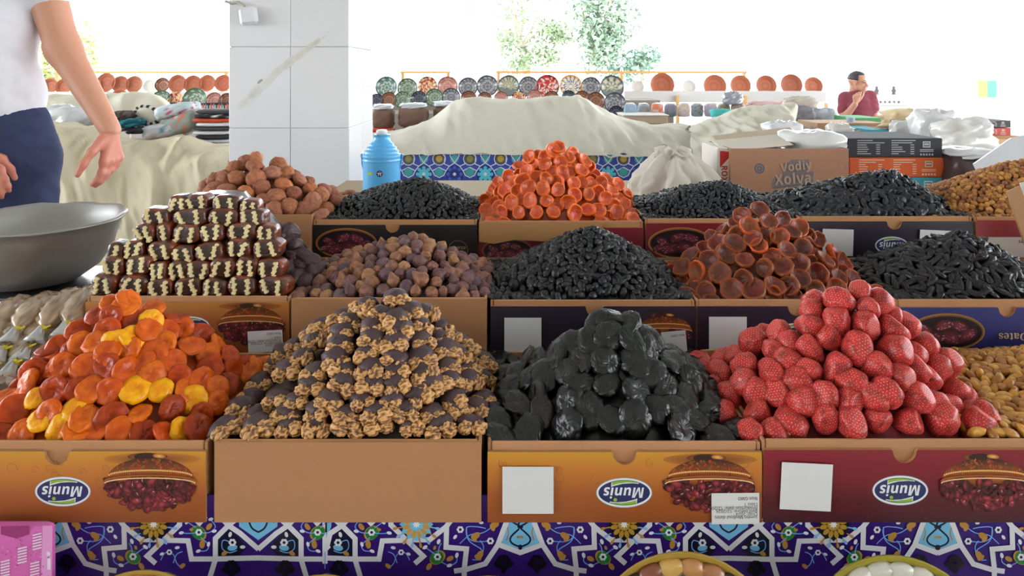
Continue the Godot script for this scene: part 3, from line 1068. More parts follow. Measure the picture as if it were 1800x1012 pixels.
func on_heap(h: Dictionary, px: float, py: float) -> Vector3:  # where the line of sight through that place of the frame first meets the heap
	var best := Vector3.ZERO
	var gap := 1e9
	var d: float = -(h.az + h.wf)
	while d < -h.az + h.wb * 0.3:
		var p := at(px, py, d)
		var y := heap_y(h, p.x, p.z)
		if p.y <= y:
			return Vector3(p.x, y, p.z)
		if p.y - y < gap:
			gap = p.y - y
			best = Vector3(p.x, p.y - gap * 0.6, p.z)
		d += 0.004
	return best


func frame_of(p: Vector3) -> Vector2:
	return Vector2(900.0 - p.x / p.z * F, HORIZON - (p.y - EYE) / -p.z * F)


# lays fruit over a heap: first at the seeds (places in the frame), then wherever room is left.
# opt: size, gap (share of the size kept between centres), face (how far the flat side turns to the customer), loose (random turn), sink, most, course, label, part words
func lay(h: Dictionary, protos: Array, called: String, seeds: Array, opt: Dictionary) -> Array:
	var size: float = opt.size
	var gap: float = size * opt.get("gap", 0.72)
	var spots := []
	var cells := {}
	var key := func(p: Vector3) -> Vector3i:
		return Vector3i((p / gap).floor())
	for s in seeds:
		var p := on_heap(h, s[0], s[1])
		p = Vector3(clampf(p.x, h.x0 + size * 0.4, h.x1 - size * 0.4), p.y, minf(p.z, h.az + h.wf - size * 0.40))
		spots.append([p, s[2] if s.size() > 2 else -1])
		var c: Vector3i = key.call(p)
		if not cells.has(c):
			cells[c] = []
		cells[c].append(p)
	var behind := []
	for k in int(opt.get("tries", 4000)):
		var x := rr(h.x0 + size * 0.45, h.x1 - size * 0.45)
		var z := rr(h.az - h.wb + size * 0.3, h.az + h.wf - size * 0.42)
		var p := Vector3(x, heap_y(h, x, z), z)
		var c: Vector3i = key.call(p)
		var free := true
		for a in 27:
			var q: Array = cells.get(c + Vector3i(a % 3 - 1, (a / 3) % 3 - 1, a / 9 - 1), [])
			for w in q:
				if w.distance_squared_to(p) < gap * gap:
					free = false
					break
			if not free:
				break
		if not free:
			continue
		if not cells.has(c):
			cells[c] = []
		cells[c].append(p)
		var n := heap_n(h, x, z)
		var seen: bool = n.dot((Vector3(0, EYE, 0) - p).normalized()) > opt.get("facing", 0.02)
		if seen and opt.has("hide"):
			seen = not Geometry2D.is_point_in_polygon(frame_of(p), opt.hide)
		if seen:
			spots.append([p - n * size * opt.get("sink", 0.12), -1])
		else:
			behind.append(p)
	spots.sort_custom(func(a, b): return a[0].z > b[0].z)
	var rest := []
	if spots.size() > int(opt.get("most", 295)):
		rest = spots.slice(int(opt.get("most", 295)))
		spots = spots.slice(0, int(opt.get("most", 295)))
	var made := []
	for s in spots:
		var k: int = s[1] if s[1] >= 0 else rng.randi() % int(opt.get("plain", protos.size()))
		var o := copy_of(protos[k], called)
		o.transform = lie(h, s[0], opt)
		made.append(o)
	if opt.has("course"):
		name_courses(made, opt)
	else:
		for o in made:
			tag(o, opt.label, opt.category, opt.group)
	if opt.get("rest", false):
		var mm := MultiMesh.new()
		mm.transform_format = MultiMesh.TRANSFORM_3D
		mm.mesh = protos[0].mesh
		mm.instance_count = rest.size() + behind.size()
		for k in mm.instance_count:
			mm.set_instance_transform(k, lie(h, rest[k][0] if k < rest.size() else behind[k - rest.size()], opt))
		var mi := MultiMeshInstance3D.new()
		mi.multimesh = mm
		mi.material_override = protos[0].material_override
		mi.name = numbered(opt.get("rest_name", called + "_layer"))
		add_child(mi, true)
		tag(mi, opt.rest_label, opt.category, "", "stuff")
	for q in protos:
		q.free()
	return made


func lie(h: Dictionary, p: Vector3, opt: Dictionary) -> Transform3D:
	var n := heap_n(h, p.x, p.z)
	var eye := (Vector3(0, EYE, 0) - p).normalized()
	var f: float = opt.get("face", 0.4)
	var l: float = opt.get("loose", 0.4)
	var up := (n * (1.0 - f) + eye * f + Vector3(rr(-l, l), rr(-l, l), rr(-l, l))).normalized()
	var b := Basis(Quaternion(Vector3.UP, up)) if up.y > -0.99 else Basis.IDENTITY
	if opt.get("upright", false):  # keep the thing's own x level and its y up, its z towards the customer
		var z := Vector3(up.x, up.y * 0.6, maxf(up.z, 0.2)).normalized()
		var x := Vector3.UP.cross(z).normalized()
		b = Basis(x, z.cross(x), z) * Basis(Vector3.BACK, rr(-0.3, 0.3))
	else:
		b = b * Basis(Vector3.UP, rr(0, TAU))
	var s: float = opt.size * rr(opt.get("small", 0.88), opt.get("large", 1.14))
	return Transform3D(b.scaled_local(Vector3(s * rr(0.92, 1.08), s * rr(0.9, 1.1), s * rr(0.92, 1.08))), p + n * opt.size * opt.get("out", 0.0))


func name_courses(made: Array, opt: Dictionary) -> void:  # each piece is told by its course above the rim and its place along it
	var low := -1e9
	for o in made:
		low = maxf(low, frame_of(o.position).y)
	var rows := {}
	for o in made:
		var c := int((low - frame_of(o.position).y) / opt.course)
		if not rows.has(c):
			rows[c] = []
		rows[c].append(o)
	for c in rows:
		var row: Array = rows[c]
		row.sort_custom(func(a, b): return frame_of(a.position).x < frame_of(b.position).x)
		for k in row.size():
			tag(row[k], opt.label % [ordinal(k), ordinal(c)], opt.category, opt.group)


func heap_core(h: Dictionary, drop: float, col: Color, mat: Material, label: String, category: String, called: String) -> void:  # the body of the heap under the outer fruit
	var m := Mb.new()
	m.sheet(30, 20, func(u: float, v: float) -> Array:
		var x: float = lerpf(h.x0 + 0.009, h.x1 - 0.009, u)
		var z: float = lerpf(h.az - h.wb + 0.009, h.az + h.wf - 0.002, v)
		return [Vector3(x, maxf(heap_y(h, x, z) - drop + n3(Vector3(x, 0, z) * 60.0) * drop * 0.5, h.rim - 0.09), z), col])
	tag(obj(called, m, mat), label, category, "", "stuff")


# ---------------------------------------------------------------- one of each fruit, about one unit across
func proto(m: Mb, mat: Material) -> MeshInstance3D:
	var o := MeshInstance3D.new()
	o.mesh = m.mesh()
	o.material_override = mat
	return o


func flat_apricot(seed_: int, a: Color, b: Color) -> Mb:
	var s := Vector3(seed_ * 3.7, seed_ * 1.3, seed_ * 2.1)
	var bend := rr(-0.25, 0.5)
	var pit := rr(0.08, 0.16)
	var wide := rr(0.86, 1.06)
	var thick := rr(0.17, 0.25)
	var m := Mb.new()
	m.blob(20, 14, func(d: Vector3) -> Array:
		var rim := 1.0 + 0.16 * n3(Vector3(d.x, 0, d.z) * 1.4 + s)
		var p := Vector3(d.x * 0.5 * rim, d.y * thick, d.z * 0.5 * rim * wide)
		var rho := Vector2(p.x, p.z).length()
		p.y -= signf(d.y) * pit * exp(-rho * rho / 0.05) * (1.0 if d.y > 0 else 0.6)
		p.y += bend * p.x * p.x + 0.05 * n3(d * 2.6 + s) + 0.03 * ridge.get_noise_3dv(d * 2.2 + s)
		var t := clampf(0.5 + 0.9 * n3(d * 1.8 + s * 2.0) - 0.7 * exp(-rho * rho / 0.03), 0.0, 1.0)
		return [p, a.lerp(b, t)])
	return m


func cup_apricot(seed_: int, rim_col: Color, face_col: Color) -> Mb:
	var s := Vector3(seed_ * 2.9, seed_ * 1.7, seed_ * 4.1)
	var m := Mb.new()
	var prof := [Vector2(0.0, -0.17), Vector2(0.2, -0.17), Vector2(0.36, -0.15), Vector2(0.46, -0.09), Vector2(0.5, 0.0), Vector2(0.495, 0.07), Vector2(0.465, 0.125), Vector2(0.425, 0.13), Vector2(0.39, 0.095), Vector2(0.3, 0.035), Vector2(0.18, -0.01), Vector2(0.08, -0.03), Vector2(0.0, -0.035)]
	var cols := []
	for k in prof.size():
		cols.append(rim_col if k < 8 else rim_col.lerp(face_col, clampf((k - 7) / 2.0, 0, 1)))
	m.lathe(prof, 22, Transform3D.IDENTITY, cols)
	var oval := rr(0.84, 1.0)
	var bend := rr(-0.25, 0.3)
	for k in m.v.size():
		var p := m.v[k]
		var w := 1.0 + 0.14 * n3(Vector3(p.x, 0, p.z) * 3.0 + s)
		p = Vector3(p.x * w, p.y + bend * p.x * p.x + 0.05 * n3(p * 4.0 + s), p.z * w * oval)
		m.v[k] = p
		var t := 1.0 + 0.5 * n3(p * 7.0 + s)
		m.c[k] = Color(m.c[k].r * t, m.c[k].g * t, m.c[k].b * t)
	return m


func whole_apricot(seed_: int, col: Color) -> Mb:
	var s := Vector3(seed_ * 1.9, seed_ * 3.3, seed_ * 2.7)
	var long := rr(0.95, 1.2)
	var m := Mb.new()
	m.blob(20, 14, func(d: Vector3) -> Array:
		var k := 1.0 + 0.14 * n3(d * 1.5 + s) - 0.09 * absf(ridge.get_noise_3dv(d * 1.3 + s))
		var groove := 0.07 * exp(-pow(d.z / 0.12, 2.0)) * (1.0 if d.y > -0.3 else 0.0)
		var p := Vector3(d.x * 0.5 * long, d.y * 0.36, d.z * 0.46) * (k - groove)
		var t := 0.85 + 0.5 * n3(d * 2.5 + s * 1.3)
		return [p, Color(col.r * t, col.g * t, col.b * t)])
	return m


func strawberry(seed_: int) -> Mb:
	var s := Vector3(seed_ * 2.3, seed_ * 1.1, seed_ * 3.9)
	var pale := seed_ % 3 == 0
	var tip := rr(0.9, 1.3)
	var m := Mb.new()
	m.blob(24, 18, func(d: Vector3) -> Array:
		var r := 0.44 * (1.0 + 0.34 * d.y) * (1.0 + 0.16 * n3(d * 1.2 + s) + 0.05 * ridge.get_noise_3dv(d * 1.6 + s))
		var p := Vector3(d.x * r, d.y * 0.5 * tip, d.z * r * 0.86)
		if d.y > 0.82:
			p.y -= (d.y - 0.82) * 0.55
		var col := Color(1, 1, 1).lerp(Color(1.6, 2.6, 2.2), clampf((d.y - 0.7) * 2.5, 0, 1) * (0.9 if pale else 0.35))
		var t := 0.82 + 0.75 * n3(d * 1.6 + s * 1.7)
		return [p, Color(col.r * t, col.g * t, col.b * t)])
	return m


func fig(seed_: int, a: Color, b: Color) -> Mb:
	var s := Vector3(seed_ * 3.1, seed_ * 2.3, seed_ * 1.9)
	var neck := rr(0.0, 0.10) if seed_ % 5 else 0.36
	var ribs := 9 + seed_ % 4
	var m := Mb.new()
	m.blob(24, 14, func(d: Vector3) -> Array:
		var a_ := atan2(d.z, d.x)
		var side := sqrt(1.0 - d.y * d.y)
		var k := 1.0 + 0.05 * cos(a_ * ribs + n3(d + s) * 4.0) * side + 0.13 * n3(d * 1.4 + s)
		var p := Vector3(d.x * 0.5, d.y * 0.42, d.z * 0.5) * k
		if d.y > 0.72:
			p.y += neck * pow((d.y - 0.72) / 0.28, 1.6)
			var w := 1.0 - 0.35 * (d.y - 0.72) / 0.28
			p.x *= w
			p.z *= w
		return [p, a.lerp(b, clampf(0.45 + 1.1 * n3(d * 1.2 + s * 2.0) + 0.12 * cos(a_ * ribs), 0, 1))])
	return m


func wrinkled(seed_: int, size: Vector3, deep: float, freq: float, col: Color, nu := 22, nv := 14, along := 0.35) -> Mb:  # prunes, raisins, dates
	var s := Vector3(seed_ * 2.7, seed_ * 3.7, seed_ * 1.3)
	var bend := rr(-0.3, 0.3)
	var m := Mb.new()
	m.blob(nu, nv, func(d: Vector3) -> Array:
		var q := Vector3(d.x * freq * along, d.y * freq, d.z * freq)
		var k := 1.0 + deep * ridge.get_noise_3dv(q + s) + 0.14 * n3(d * 1.3 + s)
		var p := d * size * 0.5 * k
		p.y += bend * p.x * p.x
		var t := 1.0 + 0.35 * n3(d * 2.0 + s)
		return [p, Color(col.r * t, col.g * t, col.b * t)])
	return m


func prune_shape(seed_: int, size: Vector3, col: Color) -> Mb:  # flattened, with fine creases running from end to end
	var s := Vector3(seed_ * 2.7, seed_ * 3.7, seed_ * 1.3)
	var bend := rr(-0.3, 0.3)
	var m := Mb.new()
	m.blob(44, 24, func(d: Vector3) -> Array:
		var q := Vector3(d.x * 1.3, d.y * 3.6, d.z * 5.2)
		var k := 1.0 + 0.15 * ridge.get_noise_3dv(q + s) + 0.08 * ridge.get_noise_3dv(q * 2.1 - s) + 0.12 * n3(d * 1.2 + s)
		var p := d * size * 0.5 * k
		var rho := Vector2(p.x, p.z).length()
		p.y -= signf(d.y) * 0.06 * exp(-rho * rho / 0.04)
		p.y += bend * p.x * p.x
		return [p, col])
	return m


func walnut(seed_: int, size: Vector3, light: Color, deep: Color) -> Mb:  # a kernel half with its brain-like lobes
	var s := Vector3(seed_ * 1.7, seed_ * 2.9, seed_ * 3.3)
	var m := Mb.new()
	m.blob(32, 22, func(d: Vector3) -> Array:
		var a := absf(sin(d.y * 3.6 + 2.0 * mild.get_noise_3dv(d * 1.3 + s)))
		var b := absf(sin(d.x * 3.0 + 0.9 + 2.2 * mild.get_noise_3dv(d * 1.3 - s)))
		var v := minf(sqrt(a), sqrt(b) * 1.1)
		var p := d * size * 0.5 * (0.70 + 0.38 * minf(v, 1.0) + 0.10 * mild.get_noise_3dv(d * 1.4 + s * 1.7))
		return [p, deep.lerp(light, smoothstep(0.35, 0.92, v))])
	return m


func squiggle(seed_: int, tall: float, lean: float) -> Mb:  # the cut face of a walnut: a knobbly column with side lobes, flat in front
	var m := Mb.new()
	var cream := jit(hue(224, 204, 154), 0.12)
	var outline := PackedVector2Array()
	var x := -lean * 0.12
	for k in 6:
		var t := (k - 2.5) / 2.5
		x += rr(-0.05, 0.05) + lean * 0.045
		for side in 2:
			var o := Vector2(x + (0.0 if side == 0 else (0.15 if (k + seed_) % 2 else -0.15) * rr(0.7, 1.1)), t * tall * 0.42)
			var r := rr(0.10, 0.14) if side == 0 else rr(0.07, 0.10)
			var ring := PackedVector2Array()
			for j in 12:
				ring.append(o + Vector2(cos(TAU * j / 12), sin(TAU * j / 12)) * r)
			if outline.is_empty():
				outline = ring
			else:
				var joined := Geometry2D.merge_polygons(outline, ring)
				for q in joined:
					if not Geometry2D.is_polygon_clockwise(q) and q.size() > outline.size() * 0.5:
						outline = q
						break
	m.prism(outline, 0.12, Transform3D(Basis.IDENTITY, Vector3(0, 0, 0.03)), cream)
	var inner := Geometry2D.offset_polygon(outline, -0.025)
	for q in inner:
		if not Geometry2D.is_polygon_clockwise(q):
			m.prism(q, 0.05, Transform3D(Basis.IDENTITY, Vector3(0, 0, 0.05)), cream * 1.06)
	return m


func seeds_of(x: float, y: float, k: float, list: Array, alt := []) -> Array:  # reads places noted on an enlarged detail whose corner is x, y
	var out := []
	for j in range(0, list.size(), 2):
		out.append([x + list[j] / k, y + list[j + 1] / k])
	for j in range(0, alt.size(), 2):
		out.append([x + alt[j] / k, y + alt[j + 1] / k, -2])
	return out


func fruit() -> void:
	orange_apricots()
	walnut_dates()
	prunes()
	strawberries()
	date_slices()
	figs()
	cup_apricots()
	whole_apricots()
	raisins()


func orange_apricots() -> void:
	var mat := paint("apricot flesh", 0.33, {"metallic_specular": 0.38, "subsurf_scatter_enabled": true, "subsurf_scatter_strength": 0.04})
	bumpy("apricot flesh", mat, 0.012, 1.0, 0.12)
	var protos := []
	var tones := [[212, 92, 14, 176, 60, 10], [218, 100, 14, 184, 68, 10], [200, 76, 14, 160, 50, 10], [224, 112, 16, 186, 74, 8], [184, 66, 14, 146, 44, 10], [214, 96, 18, 180, 66, 12], [172, 60, 14, 134, 40, 10], [220, 106, 18, 182, 72, 12]]
	for k in 8:
		var t: Array = tones[k]
		protos.append(proto(flat_apricot(k + 1, hue(t[3], t[4], t[5]), hue(t[0], t[1], t[2])), mat))
	for k in 2:
		protos.append(proto(flat_apricot(k + 20, hue(226, 134, 8), hue(244, 180, 16)), mat))
	var h := heap(-142, 362, 783, 0.985, 226, 520, 0.30, 2.0, 0.92, 0.0, 0.52)
	var list := seeds_of(0, 510, 3.673, [830, 45, 740, 60, 630, 100, 810, 120, 985, 100, 1125, 140, 725, 190, 510, 230, 700, 255, 1170, 255, 1290, 260, 1400, 270, 960, 275, 325, 320, 370, 350, 525, 350, 620, 360, 1060, 345, 1240, 365, 1310, 330, 1480, 365, 830, 400, 700, 410, 980, 420, 1120, 475, 1340, 430, 1450, 440, 1580, 430, 1700, 400, 260, 450, 60, 500, 410, 495, 560, 510, 695, 515, 820, 530, 220, 540, 985, 540, 920, 470, 1160, 560, 1300, 600, 1350, 520, 1500, 520, 180, 620, 365, 650, 510, 650, 705, 670, 1205, 655, 1400, 640, 1400, 740, 90, 800, 540, 830, 720, 830, 905, 820, 1115, 790, 1300, 820, 110, 955, 15, 940, 490, 930, 600, 940, 760, 930, 930, 930, 1060, 930, 1280, 890, 590, 660, 40, 700, 330, 800],
		[975, 205, 870, 300, 745, 345, 70, 620, 240, 700, 875, 655, 1040, 650, 1250, 720, 260, 835, 480, 785, 1170, 900, 375, 940])
	for s in list:
		s.append(rng.randi() % 8)
		if s[2] == -2:
			s[2] = 8 + rng.randi() % 2
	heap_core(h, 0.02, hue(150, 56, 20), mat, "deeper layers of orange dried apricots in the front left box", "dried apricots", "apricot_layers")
	lay(h, protos, "dried_apricot", list, {"size": 0.0425, "gap": 0.66, "face": 0.5, "loose": 0.42, "sink": 0.22, "plain": 8, "course": 30.0, "label": "bright orange flat dried apricot, %s from left in the %s course above the front box", "category": "dried apricot", "group": "orange apricots heaped in the front left box"})


func walnut_dates() -> void:
	var skin := paint("date skin", 0.5)
	bumpy("date skin", skin, 0.015, 1.2, 0.10)
	var nut := paint("walnut kernel", 0.5)
	var protos := []
	for k in 7:
		var o := Node3D.new()
		var dm := MeshInstance3D.new()
		dm.mesh = wrinkled(k + 40, Vector3(1.02, 0.70, 0.95), 0.07, 2.2, hue(66, 44, 48), 20, 12, 0.6).mesh()
		dm.material_override = skin
		dm.name = "date"
		dm.position = Vector3(0, 0.17, -0.2)
		o.add_child(dm, true)
		for s in [-1.0, 1.0]:
			var w := MeshInstance3D.new()
			w.mesh = walnut(k * 2 + int(s) + 3, Vector3(0.56, 0.50, 0.46) * rr(0.92, 1.12), hue(214, 160, 98), hue(92, 46, 22)).mesh()
			w.material_override = nut
			w.name = "walnut"
			w.transform = Transform3D(Basis(Vector3.BACK, rr(-0.5, 0.5)), Vector3(s * (0.235 + rr(-0.02, 0.02)), rr(-0.07, 0.02), 0.16))
			o.add_child(w, true)
		protos.append(o)
	var h := heap(362, 860, 780, 0.985, 690, 524, 0.31, 2.2, 0.92, 0.0, 0.5)
	var list := seeds_of(360, 510, 3.396, [965, 80, 1140, 70, 1310, 140, 950, 140, 1215, 165, 820, 140, 1050, 185, 740, 200, 880, 220, 1140, 220, 640, 215, 1005, 250, 1280, 250, 655, 275, 825, 295, 1160, 275, 545, 295, 1000, 320, 675, 330, 815, 360, 490, 350, 1135, 355, 1290, 335, 1400, 320, 1510, 335, 1400, 260, 590, 435, 430, 465, 790, 445, 970, 415, 1130, 450, 1290, 435, 1430, 395, 1440, 490, 505, 515, 665, 530, 830, 515, 990, 515, 1145, 525, 1305, 520, 1500, 430, 1560, 380, 1620, 420, 1720, 440, 1560, 500, 1680, 550, 300, 590, 645, 600, 830, 605, 1000, 600, 1150, 610, 1330, 595, 1460, 580, 1570, 570, 215, 670, 440, 690, 560, 700, 755, 690, 945, 685, 1115, 690, 1280, 665, 1480, 690, 1660, 690, 140, 750, 330, 775, 495, 785, 675, 770, 850, 770, 1035, 770, 1195, 755, 1350, 775, 1500, 750, 1600, 750, 90, 865, 310, 870, 500, 870, 665, 870, 850, 865, 1040, 860, 1230, 860, 1405, 870, 1590, 840, 1740, 380, 1460, 310, 700, 165])
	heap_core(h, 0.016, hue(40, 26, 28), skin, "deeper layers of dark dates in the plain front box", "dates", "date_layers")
	lay(h, protos, "stuffed_date", list, {"size": 0.0425, "gap": 1.12, "face": 0.6, "loose": 0.2, "sink": 0.05, "out": 0.1, "upright": true, "course": 26.0, "label": "walnut-stuffed dark date, %s from left in the %s course above the plain box", "category": "stuffed date", "group": "walnut-stuffed dates heaped in the plain front box"})


func prunes() -> void:
	var mat := paint("prune skin", 0.27, {"metallic_specular": 0.42, "clearcoat_enabled": true, "clearcoat": 0.3, "clearcoat_roughness": 0.08})
	var protos := []
	for k in 8:
		protos.append(proto(prune_shape(k + 60, Vector3(1.10, 0.40, 0.88), hue(rr(16, 23), rr(13, 16), rr(16, 19))), mat))
	var h := heap(845, 1345, 782, 0.985, 1080, 545, 0.31, 2.0, 0.9, 0.0, 0.5)
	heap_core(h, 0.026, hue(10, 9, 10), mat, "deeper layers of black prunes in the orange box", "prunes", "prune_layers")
	lay(h, protos, "prune", [[1078, 556], [1100, 572], [1052, 574], [1072, 592], [1040, 604], [1110, 602]], {"size": 0.0455, "gap": 0.68, "face": 0.38, "loose": 0.42, "sink": 0.1, "course": 27.0, "label": "wrinkled glossy black prune, %s from left in the %s course above the orange box", "category": "prune", "group": "black prunes heaped in the orange box"})


func strawberries() -> void:
	var im := Image.create(256, 256, false, Image.FORMAT_RGB8)
	im.fill(Color8(196, 42, 46))
	for k in 700:
		var c := Color8(196, 42, 46).lerp(Color8(226, 80, 72) if k % 2 else Color8(132, 20, 32), rr(0.1, 0.5))
		im.fill_rect(Rect2i(rng.randi() % 250, rng.randi() % 250, 3 + rng.randi() % 6, 3 + rng.randi() % 6), c)
	for j in 16:
		for i in 14:
			var x := int((i + (0.5 if j % 2 else 0.0)) * 18.2 + rr(-3, 3)) + 3
			var y := int(j * 16.0 + rr(-3, 3)) + 3
			im.fill_rect(Rect2i(posmod(x - 2, 250), posmod(y - 2, 250), 9, 9), Color8(138, 20, 28))
			im.fill_rect(Rect2i(posmod(x, 250), posmod(y - 1, 250), 5, 6), Color8(236, 170, 132))
	var mat := paint("strawberry skin", 0.42, {"metallic_specular": 0.4, "albedo_texture": ImageTexture.create_from_image(im), "uv1_triplanar": true, "uv1_scale": Vector3.ONE * 0.8})
	var protos := []
	for k in 9:
		var o := proto(strawberry(k + 1), mat)
		if k == 4:  # some keep a bit of the pale core
			var core := MeshInstance3D.new()
			var cm := Mb.new()
			cm.tube([Vector3(0, 0.36, 0), Vector3(0.02, 0.46, 0.01), Vector3(0.05, 0.56, 0.0)], [0.13, 0.10, 0.06], 8, hue(222, 140, 108))
			core.mesh = cm.mesh()
			core.material_override = paint("strawberry core", 0.6)
			core.name = "core"
			o.add_child(core, true)
		protos.append(o)
	var h := heap(1272, 1812, 778, 0.985, 1508, 502, 0.31, 1.9, 0.95, 0.0, 0.5)
	var list := []
	for q in [[1512, 511], [1477, 536], [1440, 542], [1427, 556], [1542, 531], [1527, 545], [1517, 573], [1565, 558], [1590, 556], [1472, 573], [1422, 578], [1567, 588], [1457, 600], [1620, 588], [1502, 621], [1567, 621], [1375, 591], [1390, 610], [1425, 618], [1620, 621], [1657, 616], [1360, 620], [1380, 648], [1422, 655], [1470, 656], [1535, 653], [1575, 665], [1500, 680], [1607, 653], [1647, 656], [1675, 648], [1357, 668], [1397, 680], [1367, 700], [1407, 710], [1452, 706], [1487, 708], [1530, 711], [1557, 698], [1607, 711], [1640, 706], [1677, 693], [1712, 688], [1757, 708], [1390, 745], [1447, 740], [1492, 745], [1545, 746], [1600, 748], [1655, 748], [1697, 726], [1715, 752], [1760, 742], [1785, 745], [1325, 610], [1310, 648], [1330, 690], [1312, 675], [1335, 735]]:
		list.append([q[0], q[1] - 2.0])
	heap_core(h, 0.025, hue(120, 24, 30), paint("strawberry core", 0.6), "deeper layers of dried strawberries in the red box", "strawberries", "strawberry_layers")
	lay(h, protos, "strawberry", list, {"size": 0.049, "gap": 0.66, "face": 0.0, "loose": 0.85, "sink": 0.2, "course": 34.0, "label": "red dried strawberry, %s from left in the %s course above the dark red box", "category": "strawberry", "group": "dried strawberries heaped in the dark red box"})


func date_slices() -> void:
	var paste := paint("date paste", 0.28, {"clearcoat_enabled": true, "clearcoat": 0.35, "clearcoat_roughness": 0.15})
	bumpy("date paste", paste, 0.02, 1.0, 0.1)
	var nut := paint("walnut cut", 0.6)
	var pieces := []
	for k in 7:
		pieces.append(squiggle(k, rr(0.8, 1.1), rr(-1, 1)).mesh())
	var bodies := []
	for k in 5:
		var m := Mb.new()
		var s := Vector3(k * 3.0 + 100.0, k * 2.0, k)
		var col := hue(52, 30, 26)
		m.blob(28, 18, func(d: Vector3) -> Array:
			var a := atan2(d.y, d.x)
			var rho := pow(sqrt(d.x * d.x + d.y * d.y), 0.42)
			var sq := 1.0 / pow(pow(absf(cos(a)), 3.2) + pow(absf(sin(a)), 3.2), 1.0 / 3.2)
			var r := 0.5 * rho * sq * (1.0 + 0.1 * n3(Vector3(cos(a), sin(a), 0) * 1.2 + s))
			var z := 0.5 * signf(d.z) * pow(absf(d.z), 0.35) + 0.03 * n3(d * 3.0 + s)
			if d.z > 0.0:
				z -= 0.05 * exp(-d.x * d.x / 0.02)
			return [Vector3(r * cos(a), r * sin(a), z), col.lerp(hue(128, 54, 24), clampf(smoothstep(0.6, 0.95, rho) * (0.5 + n3(Vector3(a, 0, 0) + s)), 0, 1))])
		bodies.append(m.mesh())
	var courses := [
		[-10, 610, 1.352, [125, 690, 195, 350, 700, 215, 555, 725, 190, 765, 715, 195, 960, 718, 190, 1170, 700, 210, 1405, 705, 225]],
		[-4, 0, 1.366, [200, 560, 155, 385, 545, 190, 540, 588, 130, 690, 590, 150, 845, 585, 175, 1025, 570, 195, 1205, 560, 170, 1385, 572, 200]],
		[0, 0, 1.382, [220, 445, 120, 355, 430, 150, 555, 440, 205, 722, 468, 170, 925, 445, 205, 1145, 422, 185, 1360, 425, 215]],
		[0, 0, 1.398, [435, 305, 150, 580, 300, 105, 745, 310, 215, 945, 300, 175, 1165, 300, 230, 1360, 315, 150]],
		[0, 0, 1.414, [520, 190, 200, 775, 190, 260, 1030, 190, 220, 1245, 190, 190]],
		[0, 0, 1.430, [690, 85, 150, 835, 80, 160, 1050, 85, 200, 1230, 120, 150]],
	]
	for c in courses.size():
		var list: Array = courses[c][3]
		for j in range(0, list.size(), 3):
			var d: float = courses[c][2]
			var p := at(150 + list[j] / 4.286, 340 + list[j + 1] / 4.286, d)
			var w: float = list[j + 2] / 4.286 / F * d * 1.04
			var tall := 0.039
			var o := thing("date_roll_slice", "dark date roll slice studded with cream walnut, %s from left in the %s course up" % [ordinal(j / 3), ordinal(c)], "sweet", Vector3(p.x, p.y, p.z), "walnut and date slices stacked in courses")
			var b := inst("roll", bodies[rng.randi() % 5], paste, o)
			b.transform = Transform3D(Basis.from_scale(Vector3(w, tall, 0.045)), Vector3(0, 0, -0.0225))
			var n := 2 if w > 0.04 else 1 if w < 0.034 else 2
			for q in n:
				var x := (q - (n - 1) * 0.5) * w * 0.44
				var s := inst("walnut", pieces[rng.randi() % 7], nut, o)
				s.transform = Transform3D(Basis(Vector3.BACK, rr(-0.35, 0.35)).scaled_local(Vector3(0.027, 0.0295, 0.05)), Vector3(x, rr(-0.002, 0.002), 0.0005))
			o.rotation = Vector3(rr(-0.14, 0.06), rr(-0.12, 0.12), rr(-0.13, 0.13))
	# the side of the same stack seen past its right edge, and the block that carries it from behind
	var core := Mb.new()
	for q in [[290, 500, 1.44, 0.30], [300, 500, 1.46, 0.0]]:
		pass
	core.sheet(20, 12, func(u: float, v: float) -> Array:
		var x: float = lerpf(at(165, 0, 1.37).x, at(510, 0, 1.37).x, u)
		var z: float = lerpf(-1.60, -1.385, v)
		var y: float = 0.645 + minf(0.17, minf(minf(u * 0.42, (1.0 - u) * 0.42), v * 0.8 if v < 0.25 else (1.15 - v) * 0.30))
		return [Vector3(x, y + n3(Vector3(x, y, z) * 40.0) * 0.004, z), hue(46, 28, 26)])
	tag(obj("sweet_layers", core, paste), "dark date paste behind the outer courses of walnut slices", "sweets", "", "stuff")
	var protos := []
	var skin := paint("date skin", 0.5)
	for k in 4:
		protos.append(proto(wrinkled(k + 80, Vector3(1.15, 0.8, 0.9), 0.16, 2.4, hue(64, 42, 44), 22, 14, 0.5), skin))
	var spots := [[492, 418], [508, 408], [500, 432], [520, 432], [512, 452], [533, 452], [545, 462], [528, 470], [508, 475], [548, 480], [524, 488], [500, 495], [540, 494], [556, 476]]
	for k in spots.size():
		var o := copy_of(protos[k % 4], "date_lump")
		var d: float = 1.50 - (spots[k][1] - 410) * 0.0009
		o.transform = Transform3D(Basis.from_euler(Vector3(rr(0, 6), rr(0, 6), rr(0, 6))).scaled_local(Vector3.ONE * rr(0.036, 0.046)), at(spots[k][0], spots[k][1], d))
		tag(o, "dark wrinkled date lump at the right flank of the walnut slices, %s from the top" % ordinal(k), "dates", "dark date lumps beside the walnut slices")
	for q in protos:
		q.free()


